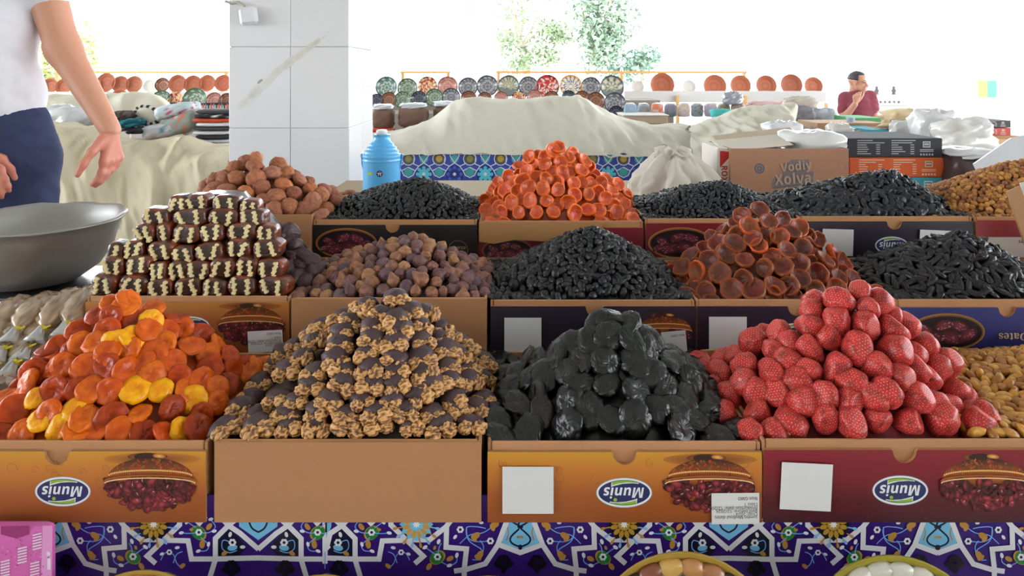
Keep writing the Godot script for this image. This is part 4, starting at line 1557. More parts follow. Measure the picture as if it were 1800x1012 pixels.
func figs() -> void:
	var mat := paint("fig skin", 0.58)
	bumpy("fig skin", mat, 0.02, 1.2, 0.12)
	var protos := []
	var tones := [[92, 62, 70, 130, 86, 74], [84, 60, 72, 112, 78, 80], [150, 98, 62, 110, 72, 66], [104, 66, 64, 146, 96, 74], [122, 76, 60, 160, 108, 72], [84, 62, 76, 104, 74, 78], [96, 62, 62, 128, 80, 70], [168, 120, 74, 130, 84, 66], [90, 64, 74, 120, 86, 84], [110, 70, 62, 90, 60, 66]]
	for k in 10:
		var t: Array = tones[k]
		protos.append(proto(fig(k + 1, hue(t[0], t[1], t[2]), hue(t[3], t[4], t[5])), mat))
	var h := heap(498, 866, 530, 1.34, 716, 418, 0.28, 2.4, 0.72, 0.0, 0.55)
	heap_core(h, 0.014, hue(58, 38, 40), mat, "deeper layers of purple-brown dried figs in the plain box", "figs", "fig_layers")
	lay(h, protos, "dried_fig", [[726, 420, 3], [741, 425], [754, 434], [775, 437, 7], [712, 448, 7], [710, 472, 7], [655, 500, 2], [692, 500, 4], [655, 445, 6]], {"size": 0.0285, "gap": 0.68, "face": 0.1, "loose": 0.9, "sink": 0.1, "out": 0.12, "large": 1.2, "course": 18.0, "label": "purple-brown dried fig, %s from left in the %s course above the plain box", "category": "dried fig", "group": "dried figs heaped in the plain second-row box"})


func cup_apricots() -> void:
	var mat := paint("cup apricot flesh", 0.32, {"metallic_specular": 0.42, "subsurf_scatter_enabled": true, "subsurf_scatter_strength": 0.06})
	bumpy("cup apricot flesh", mat, 0.015, 1.2, 0.12)
	var protos := []
	for k in 7:
		protos.append(proto(cup_apricot(k + 1, hue(rr(214, 230), rr(88, 108), rr(26, 36)), hue(rr(184, 206), rr(68, 88), rr(34, 42))), mat))
	var h := heap(834, 1140, 391, 1.66, 968, 252, 0.31, 2.0, 0.84, 0.0, 0.5)
	var list := seeds_of(810, 235, 5.294, [905, 75, 1040, 130, 860, 165, 720, 190, 640, 165, 1000, 230, 1150, 160, 1200, 260, 600, 275, 785, 290, 540, 250, 620, 350, 455, 385, 945, 380, 1115, 345, 795, 420, 580, 440, 1245, 380, 1340, 360, 1300, 470, 1460, 350, 1450, 450, 1550, 430, 320, 465, 410, 530, 1050, 475, 630, 510, 770, 515, 1190, 575, 905, 540, 1530, 540, 1640, 560, 1400, 540, 350, 370, 230, 600, 150, 640, 235, 715, 390, 730, 475, 640, 645, 635, 800, 630, 1000, 645, 540, 740, 705, 745, 865, 745, 1060, 755, 1180, 720, 1280, 730, 1340, 610, 1445, 735, 1520, 660, 1590, 630, 1660, 735, 1600, 790, 1060, 580, 270, 540])
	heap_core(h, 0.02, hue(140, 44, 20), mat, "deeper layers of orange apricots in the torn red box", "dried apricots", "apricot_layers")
	lay(h, protos, "cup_apricot", list, {"size": 0.0405, "gap": 0.62, "face": 0.55, "loose": 0.4, "sink": 0.25, "course": 22.0, "label": "orange cup-shaped dried apricot, %s from left in the %s course above the torn box", "category": "dried apricot", "group": "orange cup apricots heaped in the back row"})
	var m2 := paint("brown apricot flesh", 0.36, {"metallic_specular": 0.38, "subsurf_scatter_enabled": true, "subsurf_scatter_strength": 0.05})
	bumpy("brown apricot flesh", m2, 0.015, 1.2, 0.12)
	protos = []
	for k in 8:
		var lit := 1.0 if k < 6 else 1.25
		protos.append(proto(cup_apricot(k + 31, hue(rr(132, 150) * lit, rr(58, 70) * lit, rr(30, 38)), hue(rr(92, 110) * lit, rr(42, 52) * lit, rr(34, 42))), m2))
	h = heap(1190, 1580, 533, 1.34, 1338, 362, 0.28, 2.0, 0.9, 0.0, 0.55)
	list = seeds_of(1170, 340, 4.286, [710, 95, 880, 140, 1000, 210, 1140, 265, 780, 220, 630, 265, 580, 130, 860, 340, 940, 300, 1060, 285, 1130, 385, 1250, 375, 520, 385, 400, 390, 660, 345, 705, 415, 910, 445, 1030, 420, 1195, 510, 1320, 460, 1330, 535, 460, 470, 595, 505, 745, 580, 890, 560, 1000, 540, 1010, 650, 1150, 610, 240, 590, 410, 610, 330, 500, 190, 470, 130, 570, 590, 640, 930, 700, 1300, 640, 1440, 570, 1530, 600, 1550, 650, 305, 745, 495, 725, 665, 740, 815, 715, 1125, 745, 1290, 730, 1650, 755, 300, 660, 820, 790, 970, 790, 350, 330, 420, 270, 540, 220, 1400, 650, 300, 420])
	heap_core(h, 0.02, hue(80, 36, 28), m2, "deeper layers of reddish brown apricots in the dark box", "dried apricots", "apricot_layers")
	lay(h, protos, "brown_apricot", list, {"size": 0.044, "gap": 0.62, "face": 0.5, "loose": 0.4, "sink": 0.22, "course": 27.0, "label": "reddish brown cupped dried apricot, %s from left in the %s course above its box", "category": "dried apricot", "group": "reddish brown apricots heaped in the second row"})


func whole_apricots() -> void:
	var mat := paint("whole apricot skin", 0.7)
	bumpy("whole apricot skin", mat, 0.02, 1.2, 0.12)
	var protos := []
	for t in [[168, 100, 66], [176, 108, 72], [158, 92, 62], [170, 106, 78], [150, 86, 60], [180, 104, 60], [164, 104, 80]]:
		protos.append(proto(whole_apricot(protos.size() + 1, hue(t[0], t[1], t[2])), mat))
	var h := heap(300, 585, 380, 1.66, 444, 278, 0.31, 2.2, 0.72, 0.0, 0.5)
	var list := seeds_of(310, 255, 5.987, [825, 110, 595, 220, 830, 235, 1070, 180, 380, 235, 335, 360, 640, 355, 1010, 300, 1150, 300, 490, 370, 840, 370, 895, 455, 1130, 420, 1300, 370, 1410, 460, 1240, 520, 185, 465, 510, 510, 720, 520, 915, 600, 1050, 560, 1190, 660, 1430, 610, 1360, 700, 1030, 690, 1545, 480, 1520, 530, 350, 530, 150, 560, 740, 190, 400, 460, 60, 540])
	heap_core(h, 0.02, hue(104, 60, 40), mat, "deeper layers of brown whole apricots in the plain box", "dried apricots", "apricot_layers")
	lay(h, protos, "whole_apricot", list, {"size": 0.049, "gap": 0.74, "face": 0.4, "loose": 0.6, "sink": 0.2, "course": 28.0, "label": "suede-brown whole dried apricot, %s from left in the %s course above the plain box", "category": "dried apricot", "group": "brown whole apricots heaped in the back row"})


func raisin_protos(n: int, size: Vector3, col: Color, mat: Material, stalk_every: int, seed_: int, deep := 0.34) -> Array:
	var out := []
	for k in n:
		var o := proto(wrinkled(seed_ + k, size, deep, 3.0, jit(col, 0.2), 20, 12, 0.3), mat)
		if stalk_every and k % stalk_every == 0:
			var m := Mb.new()
			var x := size.x * 0.44
			m.tube([Vector3(x, 0, 0), Vector3(x + 0.16, 0.06, 0.02), Vector3(x + 0.3, 0.16, -0.03)], [0.045, 0.038, 0.045], 5, hue(180, 150, 108))
			var s := MeshInstance3D.new()
			s.mesh = m.mesh()
			s.material_override = paint("dry stalk", 0.8)
			s.name = "stalk"
			o.add_child(s, true)
		out.append(o)
	return out


func raisins() -> void:
	var black := paint("raisin skin", 0.36, {"metallic_specular": 0.4, "clearcoat_enabled": true, "clearcoat": 0.2, "clearcoat_roughness": 0.2})
	var ink := hue(27, 25, 30)
	var h := heap(850, 1228, 531, 1.34, 1042, 396, 0.28, 2.1, 0.86, 0.0, 0.52)
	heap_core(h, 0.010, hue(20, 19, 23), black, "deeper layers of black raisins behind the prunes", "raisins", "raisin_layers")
	lay(h, raisin_protos(9, Vector3(1.12, 0.66, 0.72), ink, black, 3, 200), "raisin", [], {"size": 0.0185, "gap": 0.62, "tries": 16000, "face": 0.2, "loose": 0.8, "sink": 0.05, "large": 1.25, "label": "plump black raisin in the heap right behind the prunes", "category": "raisin", "group": "black raisins in the dark middle box", "rest": true, "rest_name": "raisin_mass", "rest_label": "remaining black raisins of the heap behind the prunes"})
	h = heap(1560, 1930, 531, 1.34, 1690, 406, 0.28, 2.1, 0.8, 0.0, 0.55)
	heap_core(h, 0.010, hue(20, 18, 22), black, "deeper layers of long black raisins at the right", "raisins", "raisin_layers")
	lay(h, raisin_protos(7, Vector3(1.3, 0.42, 0.5), hue(25, 21, 25), black, 0, 230), "long_raisin", [], {"size": 0.0245, "gap": 0.5, "tries": 12000, "face": 0.2, "loose": 0.6, "sink": 0.05, "label": "long narrow black raisin in the heap above the royal blue box", "category": "raisin", "group": "long black raisins in the royal blue box", "rest": true, "rest_name": "long_raisin_mass", "rest_label": "remaining long black raisins above the royal blue box"})
	h = heap(548, 842, 390, 1.66, 738, 313, 0.31, 2.2, 0.7, 0.0, 0.5)
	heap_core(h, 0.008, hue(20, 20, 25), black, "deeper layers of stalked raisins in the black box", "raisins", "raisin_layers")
	lay(h, raisin_protos(8, Vector3(1.1, 0.7, 0.74), hue(25, 25, 31), black, 2, 260), "stalked_raisin", [], {"size": 0.0165, "gap": 0.66, "tries": 14000, "face": 0.2, "loose": 0.8, "sink": 0.05, "label": "small black raisin with dry stalk bits above the black box", "category": "raisin", "group": "stalked raisins in the black box", "rest": true, "rest_name": "stalked_raisin_mass", "rest_label": "remaining stalked raisins above the black box"})
	h = heap(1128, 1408, 389, 1.66, 1268, 318, 0.31, 2.2, 0.72, 0.0, 0.5)
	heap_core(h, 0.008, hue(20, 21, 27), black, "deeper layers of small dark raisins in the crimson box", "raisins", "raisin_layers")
	lay(h, raisin_protos(7, Vector3(1.15, 0.55, 0.66), hue(25, 27, 35), black, 4, 290), "small_raisin", [], {"size": 0.0175, "gap": 0.64, "tries": 14000, "face": 0.25, "loose": 0.8, "sink": 0.05, "hide": PackedVector2Array([Vector2(1195, 520), Vector2(1330, 352), Vector2(1350, 352), Vector2(1560, 520)]), "label": "small blue-black raisin in the heap above the crimson box", "category": "raisin", "group": "small dark raisins in the crimson box", "rest": true, "rest_name": "small_raisin_mass", "rest_label": "remaining small dark raisins above the crimson box"})
	h = heap(1385, 1725, 383, 1.66, 1566, 299, 0.31, 2.1, 0.8, 0.0, 0.5)
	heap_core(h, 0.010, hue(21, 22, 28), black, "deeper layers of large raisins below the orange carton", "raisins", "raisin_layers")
	lay(h, raisin_protos(8, Vector3(1.15, 0.42, 0.8), hue(27, 28, 36), black, 4, 320), "large_raisin", [], {"size": 0.0225, "gap": 0.58, "tries": 12000, "face": 0.25, "loose": 0.8, "sink": 0.05, "label": "large flat blue-black raisin in the heap before the orange carton", "category": "raisin", "group": "large raisins in the dark badge box", "rest": true, "rest_name": "large_raisin_mass", "rest_label": "remaining large raisins before the orange carton"})
	var gold := paint("mulberry skin", 0.5)
	bumpy("mulberry skin", gold, 0.03, 1.0, 0.15, FastNoiseLite.TYPE_CELLULAR)
	h = heap(1640, 2000, 385, 1.66, 1800, 276, 0.31, 2.0, 0.9, 0.0, 0.5)
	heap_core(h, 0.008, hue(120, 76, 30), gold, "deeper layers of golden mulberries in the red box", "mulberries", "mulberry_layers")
	var protos := []
	for t in [[158, 100, 42], [184, 130, 60], [140, 82, 34], [170, 110, 42], [124, 70, 30]]:
		protos.append(proto(wrinkled(protos.size() + 400, Vector3(1.1, 0.84, 0.9), 0.14, 4.0, hue(t[0], t[1], t[2]), 14, 9, 0.9), gold))
	lay(h, protos, "dried_mulberry", [], {"size": 0.0155, "gap": 0.66, "tries": 12000, "loose": 1.0, "sink": 0.05, "hide": PackedVector2Array([Vector2(1801, 200), Vector2(1801, 600), Vector2(2200, 600), Vector2(2200, 200)]), "label": "knobbly golden brown dried mulberry in the heap by the right edge", "category": "mulberry", "group": "golden mulberries in the red box", "rest": true, "rest_name": "mulberry_mass", "rest_label": "remaining golden mulberries of the heap by the right edge"})
	var amber := paint("golden raisin skin", 0.35, {"subsurf_scatter_enabled": true, "subsurf_scatter_strength": 0.15})
	h = heap(1720, 2240, 774, 0.985, 1960, 618, 0.31, 2.0, 0.9, 0.0, 0.62)
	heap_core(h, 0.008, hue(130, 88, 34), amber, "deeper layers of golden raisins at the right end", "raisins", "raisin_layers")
	protos = []
	for t in [[190, 136, 56], [172, 116, 46], [206, 152, 70], [160, 102, 40]]:
		protos.append(proto(wrinkled(protos.size() + 430, Vector3(1.2, 0.62, 0.72), 0.16, 2.4, hue(t[0], t[1], t[2]), 14, 9, 0.35), amber))
	lay(h, protos, "golden_raisin", [], {"size": 0.0195, "gap": 0.6, "tries": 12000, "loose": 0.8, "sink": 0.05, "hide": PackedVector2Array([Vector2(1801, 400), Vector2(1801, 1000), Vector2(2600, 1000), Vector2(2600, 400)]), "label": "amber golden raisin in the heap beside the strawberries", "category": "raisin", "group": "golden raisins at the right end", "rest": true, "rest_name": "golden_raisin_mass", "rest_label": "remaining golden raisins beside the strawberries"})


# ---------------------------------------------------------------- things on and round the stall
func soft(o: Vector3, r: Vector3, col: Color, seed_: int, rough := 0.2, freq := 1.6, fold := 0.0, nu := 22, nv := 14, m: Mb = null) -> Mb:  # a sagging, flat-bottomed soft body standing on o
	if m == null:
		m = Mb.new()
	var s := Vector3(seed_ * 1.9, seed_ * 2.7, seed_ * 0.7)
	m.blob(nu, nv, func(d: Vector3) -> Array:
		var k := 1.0 + rough * n3(d * freq + s) + fold * ridge.get_noise_3dv(Vector3(d.x * 3.0, d.y * 0.8, d.z * 3.0) + s)
		var sq := 1.0 / maxf(0.72, pow(pow(absf(d.x), 4.0) + pow(absf(d.y), 4.0) + pow(absf(d.z), 4.0), 0.25)) * 0.86
		var p := d * sq * r * k
		p.y = maxf(p.y, -r.y * 0.8) + r.y * 0.8
		var t := 1.0 + 0.1 * n3(d * 3.0 + s)
		return [o + p, Color(col.r * t, col.g * t, col.b * t)])
	return m


func small_goods() -> void:
	packets()
	scale_and_bowl()
	flask()
	bench_goods()
	platters()
	pink_packs()


func packets() -> void:
	var film := paint("crinkled film", 0.22, {"clearcoat_enabled": true, "clearcoat": 0.6, "clearcoat_roughness": 0.12})
	bumpy("crinkled film", film, 0.012, 8.0, 0.05, FastNoiseLite.TYPE_SIMPLEX_SMOOTH, FastNoiseLite.FRACTAL_RIDGED)
	var tin := hue(170, 140, 112)
	var k := 0
	for q in [[30, 576, 96, 520, 1.30], [75, 574, 140, 512, 1.30], [118, 566, 170, 508, 1.31], [-14, 578, 52, 528, 1.30], [8, 610, 70, 560, 1.26], [50, 606, 110, 556, 1.27], [-30, 604, 30, 560, 1.26], [26, 634, 90, 585, 1.23], [-12, 640, 50, 590, 1.23], [66, 634, 124, 585, 1.24]]:
		var a := at(q[0], q[1], q[4])
		var b := at(q[2], q[3], q[4] + 0.17)
		var place := ["second from left in the top layer, tied yellow", "third from left in the top layer, tied yellow", "rightmost in the top layer", "leftmost in the top layer", "second layer, middle", "second layer, right", "second layer, left", "bottom layer, middle", "bottom layer, left", "bottom layer, right"]
		var t := thing("sweet_packet", "clear film packet of pale brown sweets, %s" % place[k], "packet", a, "film packets of sweets beside the apricots")
		var axis := (b - a).normalized()
		var length := a.distance_to(b)
		var x := Vector3.UP.cross(axis).normalized()
		var frame := Basis(x, axis.cross(x), axis)
		var m := Mb.new()
		var s := Vector3(k * 3.1, k, 2.0)
		m.blob(24, 16, func(d: Vector3) -> Array:
			var w := 1.0 + 0.24 * ridge.get_noise_3dv(Vector3(d.x * 2.5, d.y * 2.5, d.z * 5.0) + s) + 0.16 * n3(d * 4.0 + s)
			var e := 1.0 - 0.5 * pow(absf(d.z), 6.0)
			var tt := 0.95 + 0.9 * n3(d * 2.8 + s)
			return [frame * Vector3(d.x * 0.031 * w * e, d.y * 0.027 * w * e, length * (0.5 + 0.5 * d.z)), Color(tin.r * tt, tin.g * tt, tin.b * tt)])
		obj("pouch", m, film, t)
		m = Mb.new()
		m.lathe([Vector2(0.006, -0.004), Vector2(0.009, -0.002), Vector2(0.009, 0.002), Vector2(0.006, 0.004)], 10, Transform3D(Basis(Quaternion(Vector3.UP, -axis)), Vector3(0, -0.004, 0) - axis * 0.004), hue(214, 196, 40))
		m.box(-axis * 0.004 + Vector3(0.010, 0.002, 0.006), Vector3(0.022, 0.003, 0.003), hue(214, 196, 40), 0.0, Basis(Vector3.BACK, 0.4))
		obj("tie", m, paint("yellow tie", 0.5), t)
		m = Mb.new()
		var drop := (Vector3(0, -0.75, 0.5) - axis * 0.4).normalized()
		m.lathe([Vector2(0.005, 0.0), Vector2(0.010, 0.010), Vector2(0.016, 0.022), Vector2(0.019, 0.032), Vector2(0.012, 0.031), Vector2(0.0, 0.026)], 22, Transform3D(Basis(Quaternion(Vector3.UP, drop)), -axis * 0.006), hue(206, 204, 204))
		for j in m.v.size():
			m.v[j] += Vector3(n3(m.v[j] * 160.0), n3(m.v[j] * 170.0 + Vector3.ONE * 5.0), n3(m.v[j] * 150.0)) * 0.006
		obj("ruffle", m, film, t)
		k += 1


func scale_and_bowl() -> void:
	var st := Mb.new()
	st.box(Vector3(-1.26, 0.472, -1.66), Vector3(0.74, 0.024, 0.56), hue(126, 102, 76), 0.002)
	for x in [-1.6, -0.92]:
		for z in [-1.42, -1.9]:
			st.box(Vector3(x, 0.23, z), Vector3(0.04, 0.46, 0.04), hue(104, 84, 62))
	tag(obj("side_shelf", st, paint("stall wood", 0.7)), "wooden side shelf at the left end that carries the scale", "shelf")
	var t := thing("weighing_scale", "white and dark grey digital scale under the metal bowl at left", "scale", Vector3(-1.2, 0.484, -1.56))
	var m := Mb.new()
	var pl := paint("scale plastic", 0.35)
	m.box(Vector3(0, 0.028, -0.13), Vector3(0.50, 0.056, 0.30), hue(40, 40, 44), 0.006)
	obj("body", m, pl, t)
	m = Mb.new()
	m.box(Vector3(0, 0.060, -0.13), Vector3(0.505, 0.010, 0.305), hue(186, 184, 180), 0.003)
	obj("top_frame", m, pl, t)
	m = Mb.new()
	m.box(Vector3(0.02, 0.030, 0.021), Vector3(0.42, 0.040, 0.006), hue(186, 186, 186), 0.002)
	m.box(Vector3(0.02, 0.030, 0.0245), Vector3(0.36, 0.030, 0.003), hue(52, 50, 52), 0.001)
	obj("front_panel", m, pl, t)
	m = Mb.new()
	m.box(Vector3(0.02, 0.078, -0.13), Vector3(0.44, 0.006, 0.27), hue(150, 150, 152), 0.002)
	m.box(Vector3(0.02, 0.070, -0.13), Vector3(0.10, 0.012, 0.10), hue(60, 60, 62))
	obj("platform", m, paint("bare steel", 0.22, {"metallic": 1.0}), t)
	var b := thing("metal_bowl", "large grey aluminium bowl with a rolled rim standing on the scale", "bowl", Vector3(-1.185, 0.5655, -1.69))
	m = Mb.new()
	var al := hue(166, 162, 158)
	var prof := [Vector2(0.0, 0.0), Vector2(0.075, 0.0), Vector2(0.105, 0.006), Vector2(0.145, 0.034), Vector2(0.172, 0.078), Vector2(0.188, 0.128), Vector2(0.193, 0.146), Vector2(0.203, 0.149), Vector2(0.206, 0.153), Vector2(0.202, 0.157), Vector2(0.190, 0.152), Vector2(0.184, 0.128), Vector2(0.168, 0.079), Vector2(0.141, 0.037), Vector2(0.103, 0.010), Vector2(0.07, 0.005), Vector2(0.0, 0.005)]
	m.lathe(prof, 48, Transform3D.IDENTITY, al)
	for j in m.v.size():
		var p := m.v[j]
		var dent := n3(p * 9.0) * 0.006 + n3(p * 24.0) * 0.0015
		m.v[j] = p + Vector3(p.x, 0, p.z).normalized() * dent + Vector3(0, n3(p * 8.0 + Vector3.ONE) * 0.006 * clampf(p.y / 0.15, 0, 1), 0)
	var metal := paint("worn aluminium", 0.4, {"metallic": 0.6})
	bumpy("worn aluminium", metal, 0.02, 8.0, 0.03)
	obj("shell", m, metal, b)


func flask() -> void:
	var d := 2.5
	var o := at(671, 0, d)
	var t := thing("vacuum_flask", "light blue plastic vacuum flask with white cap beside the tiled pillar", "flask", Vector3(o.x, 0.60, -d))
	var u := d / F
	var blue := hue(84, 166, 222)
	var m := Mb.new()
	var y := func(py: float) -> float:
		return EYE - (py - HORIZON) * u - 0.60
	var prof := [Vector2(0, 0)]
	for q in [[31, 357], [32.5, 355], [32.5, 300], [33, 283], [33, 282], [34, 281], [33, 279], [33, 276], [34, 275], [33.5, 272], [33.5, 271], [29.5, 269], [30.5, 266], [29.5, 264], [25.5, 262.5], [26.5, 260], [25, 258], [21, 256.5], [21.5, 254], [20, 252], [17, 250], [15, 246], [14, 242], [14, 239], [15.2, 237.5], [15.2, 236.5], [12, 236]]:
		prof.append(Vector2(q[0] * u, y.call(q[1])))
	prof.append(Vector2(0, y.call(236)))
	m.lathe(prof, 36, Transform3D.IDENTITY, blue)
	var gloss := paint("blue plastic", 0.28)
	obj("body", m, gloss, t)
	m = Mb.new()
	m.lathe([Vector2(0, y.call(236)), Vector2(9.5 * u, y.call(236)), Vector2(9.5 * u, y.call(229.5)), Vector2(8.5 * u, y.call(228)), Vector2(0, y.call(228))], 24, Transform3D.IDENTITY, hue(234, 232, 226))
	obj("cap", m, paint("white plastic", 0.35), t)
	m = Mb.new()
	var ring := []
	for k in 13:
		var a := PI * k / 12
		ring.append(Vector3(-cos(a) * 35.5 * u, y.call(273) - sin(a) * 0.105, sin(a) * 0.03 - 0.005))
	m.tube(ring, 0.0035, 6, hue(60, 136, 196))
	for s in [-1.0, 1.0]:
		m.box(Vector3(s * 35 * u, y.call(274), -0.004), Vector3(0.009, 0.016, 0.014), hue(60, 136, 196), 0.003)
	obj("carrying_handle", m, gloss, t)
	var k2 := Ink.new()
	k2.disc(Vector2(2.5 * u, y.call(300.5)), 5.5 * u, 5.5 * u, hue(34, 44, 84), null, 0, 20)
	var star := PackedVector2Array()
	for j in 10:
		var a := TAU * j / 10 + PI / 2
		star.append(Vector2(2.5 * u, y.call(300.5)) + Vector2(cos(a), sin(a)) * (4.6 if j % 2 == 0 else 2.0) * u)
	k2.poly(star, hue(220, 222, 230))
	for j in k2.m.v.size():  # wrapped onto the body
		var p := k2.m.v[j]
		var a := p.x / (32.7 * u)
		k2.m.v[j] = Vector3(sin(a) * (32.9 * u + p.z), p.y, cos(a) * (32.9 * u + p.z))
	obj("badge", k2.m, paint("oilcloth", 0.28), t)
	k2 = Ink.new()
	k2.disc(Vector2(-15.5 * u, y.call(301)), 5.5 * u, 2.6 * u, hue(166, 186, 70), null, 0, 16)
	for j in k2.m.v.size():
		var p := k2.m.v[j]
		var a := p.x / (32.7 * u)
		k2.m.v[j] = Vector3(sin(a) * (32.9 * u + p.z), p.y, cos(a) * (32.9 * u + p.z))
	obj("sticker", k2.m, paint("oilcloth", 0.28), t).set_meta("label", "worn yellow sticker")


func carton(called: String, label: String, x0: float, x1: float, y0: float, y1: float, d: float, deep: float, col: Color, open := false) -> Node3D:  # y0, y1: rows of the front's top and bottom
	var a := at(x0, y1, d)
	var b := at(x1, y0, d)
	var t := thing(called, label, "box", Vector3((a.x + b.x) * 0.5, a.y, -d))
	var w := b.x - a.x
	var h := b.y - a.y
	var m := Mb.new()
	if not open:
		m.box(Vector3(0, h * 0.5, -deep * 0.5), Vector3(w, h, deep), col, minf(0.003, h * 0.1))
		obj("body", m, cardboard(), t)
	else:
		m.box(Vector3(0, 0.003, -deep * 0.5), Vector3(w, 0.006, deep), col)
		m.box(Vector3(0, h * 0.5, -0.003), Vector3(w, h, 0.006), col, 0.001)
		m.box(Vector3(0, h * 0.5, -deep + 0.003), Vector3(w, h, 0.006), col, 0.001)
		for s in [-1.0, 1.0]:
			m.box(Vector3(s * (w * 0.5 - 0.003), h * 0.5, -deep * 0.5), Vector3(0.006, h, deep - 0.012), col, 0.001)
		obj("body", m, cardboard(), t)
	return t


func print_lines(t: Node3D, w: float, h: float, col: Color, emblem: Color) -> void:  # the small print on a box side: too fine to read from here
	var k := Ink.new()
	k.z = 0.0008
	for c in 2:
		for j in 7:
			var x0 := -w * 0.40 + c * w * 0.36
			var y := h * (0.86 - j * 0.115)
			k.rect(x0, y, x0 + w * rr(0.12, 0.3) * (1.0 if j < 2 else 0.5), y + h * 0.045, col)
			if j > 1:
				k.rect(x0 + w * 0.2, y, x0 + w * 0.24, y + h * 0.045, col)
	var c2 := Vector2(w * 0.33, h * 0.68)
	k.rect(c2.x - h * 0.2, c2.y - h * 0.16, c2.x + h * 0.2, c2.y + h * 0.16, emblem)
	k.rect(c2.x - h * 0.15, c2.y - h * 0.11, c2.x + h * 0.15, c2.y + h * 0.11, Color(emblem.r * 0.25, emblem.g * 0.25, emblem.b * 0.25))
	k.rect(c2.x - h * 0.12, c2.y - h * 0.03, c2.x + h * 0.12, c2.y + h * 0.05, emblem)
	for j in 5:
		k.rect(c2.x - h * 0.34 + j * h * 0.15, h * 0.1, c2.x - h * 0.25 + j * h * 0.15, h * 0.2, col)
	k.rect(c2.x - h * 0.36, h * 0.3, c2.x + h * 0.36, h * 0.34, col)
	k.rect(c2.x - h * 0.36, h * 0.38, c2.x + h * 0.36, h * 0.42, col)
	obj("print", k.m, paint("printed board", 0.4), t)


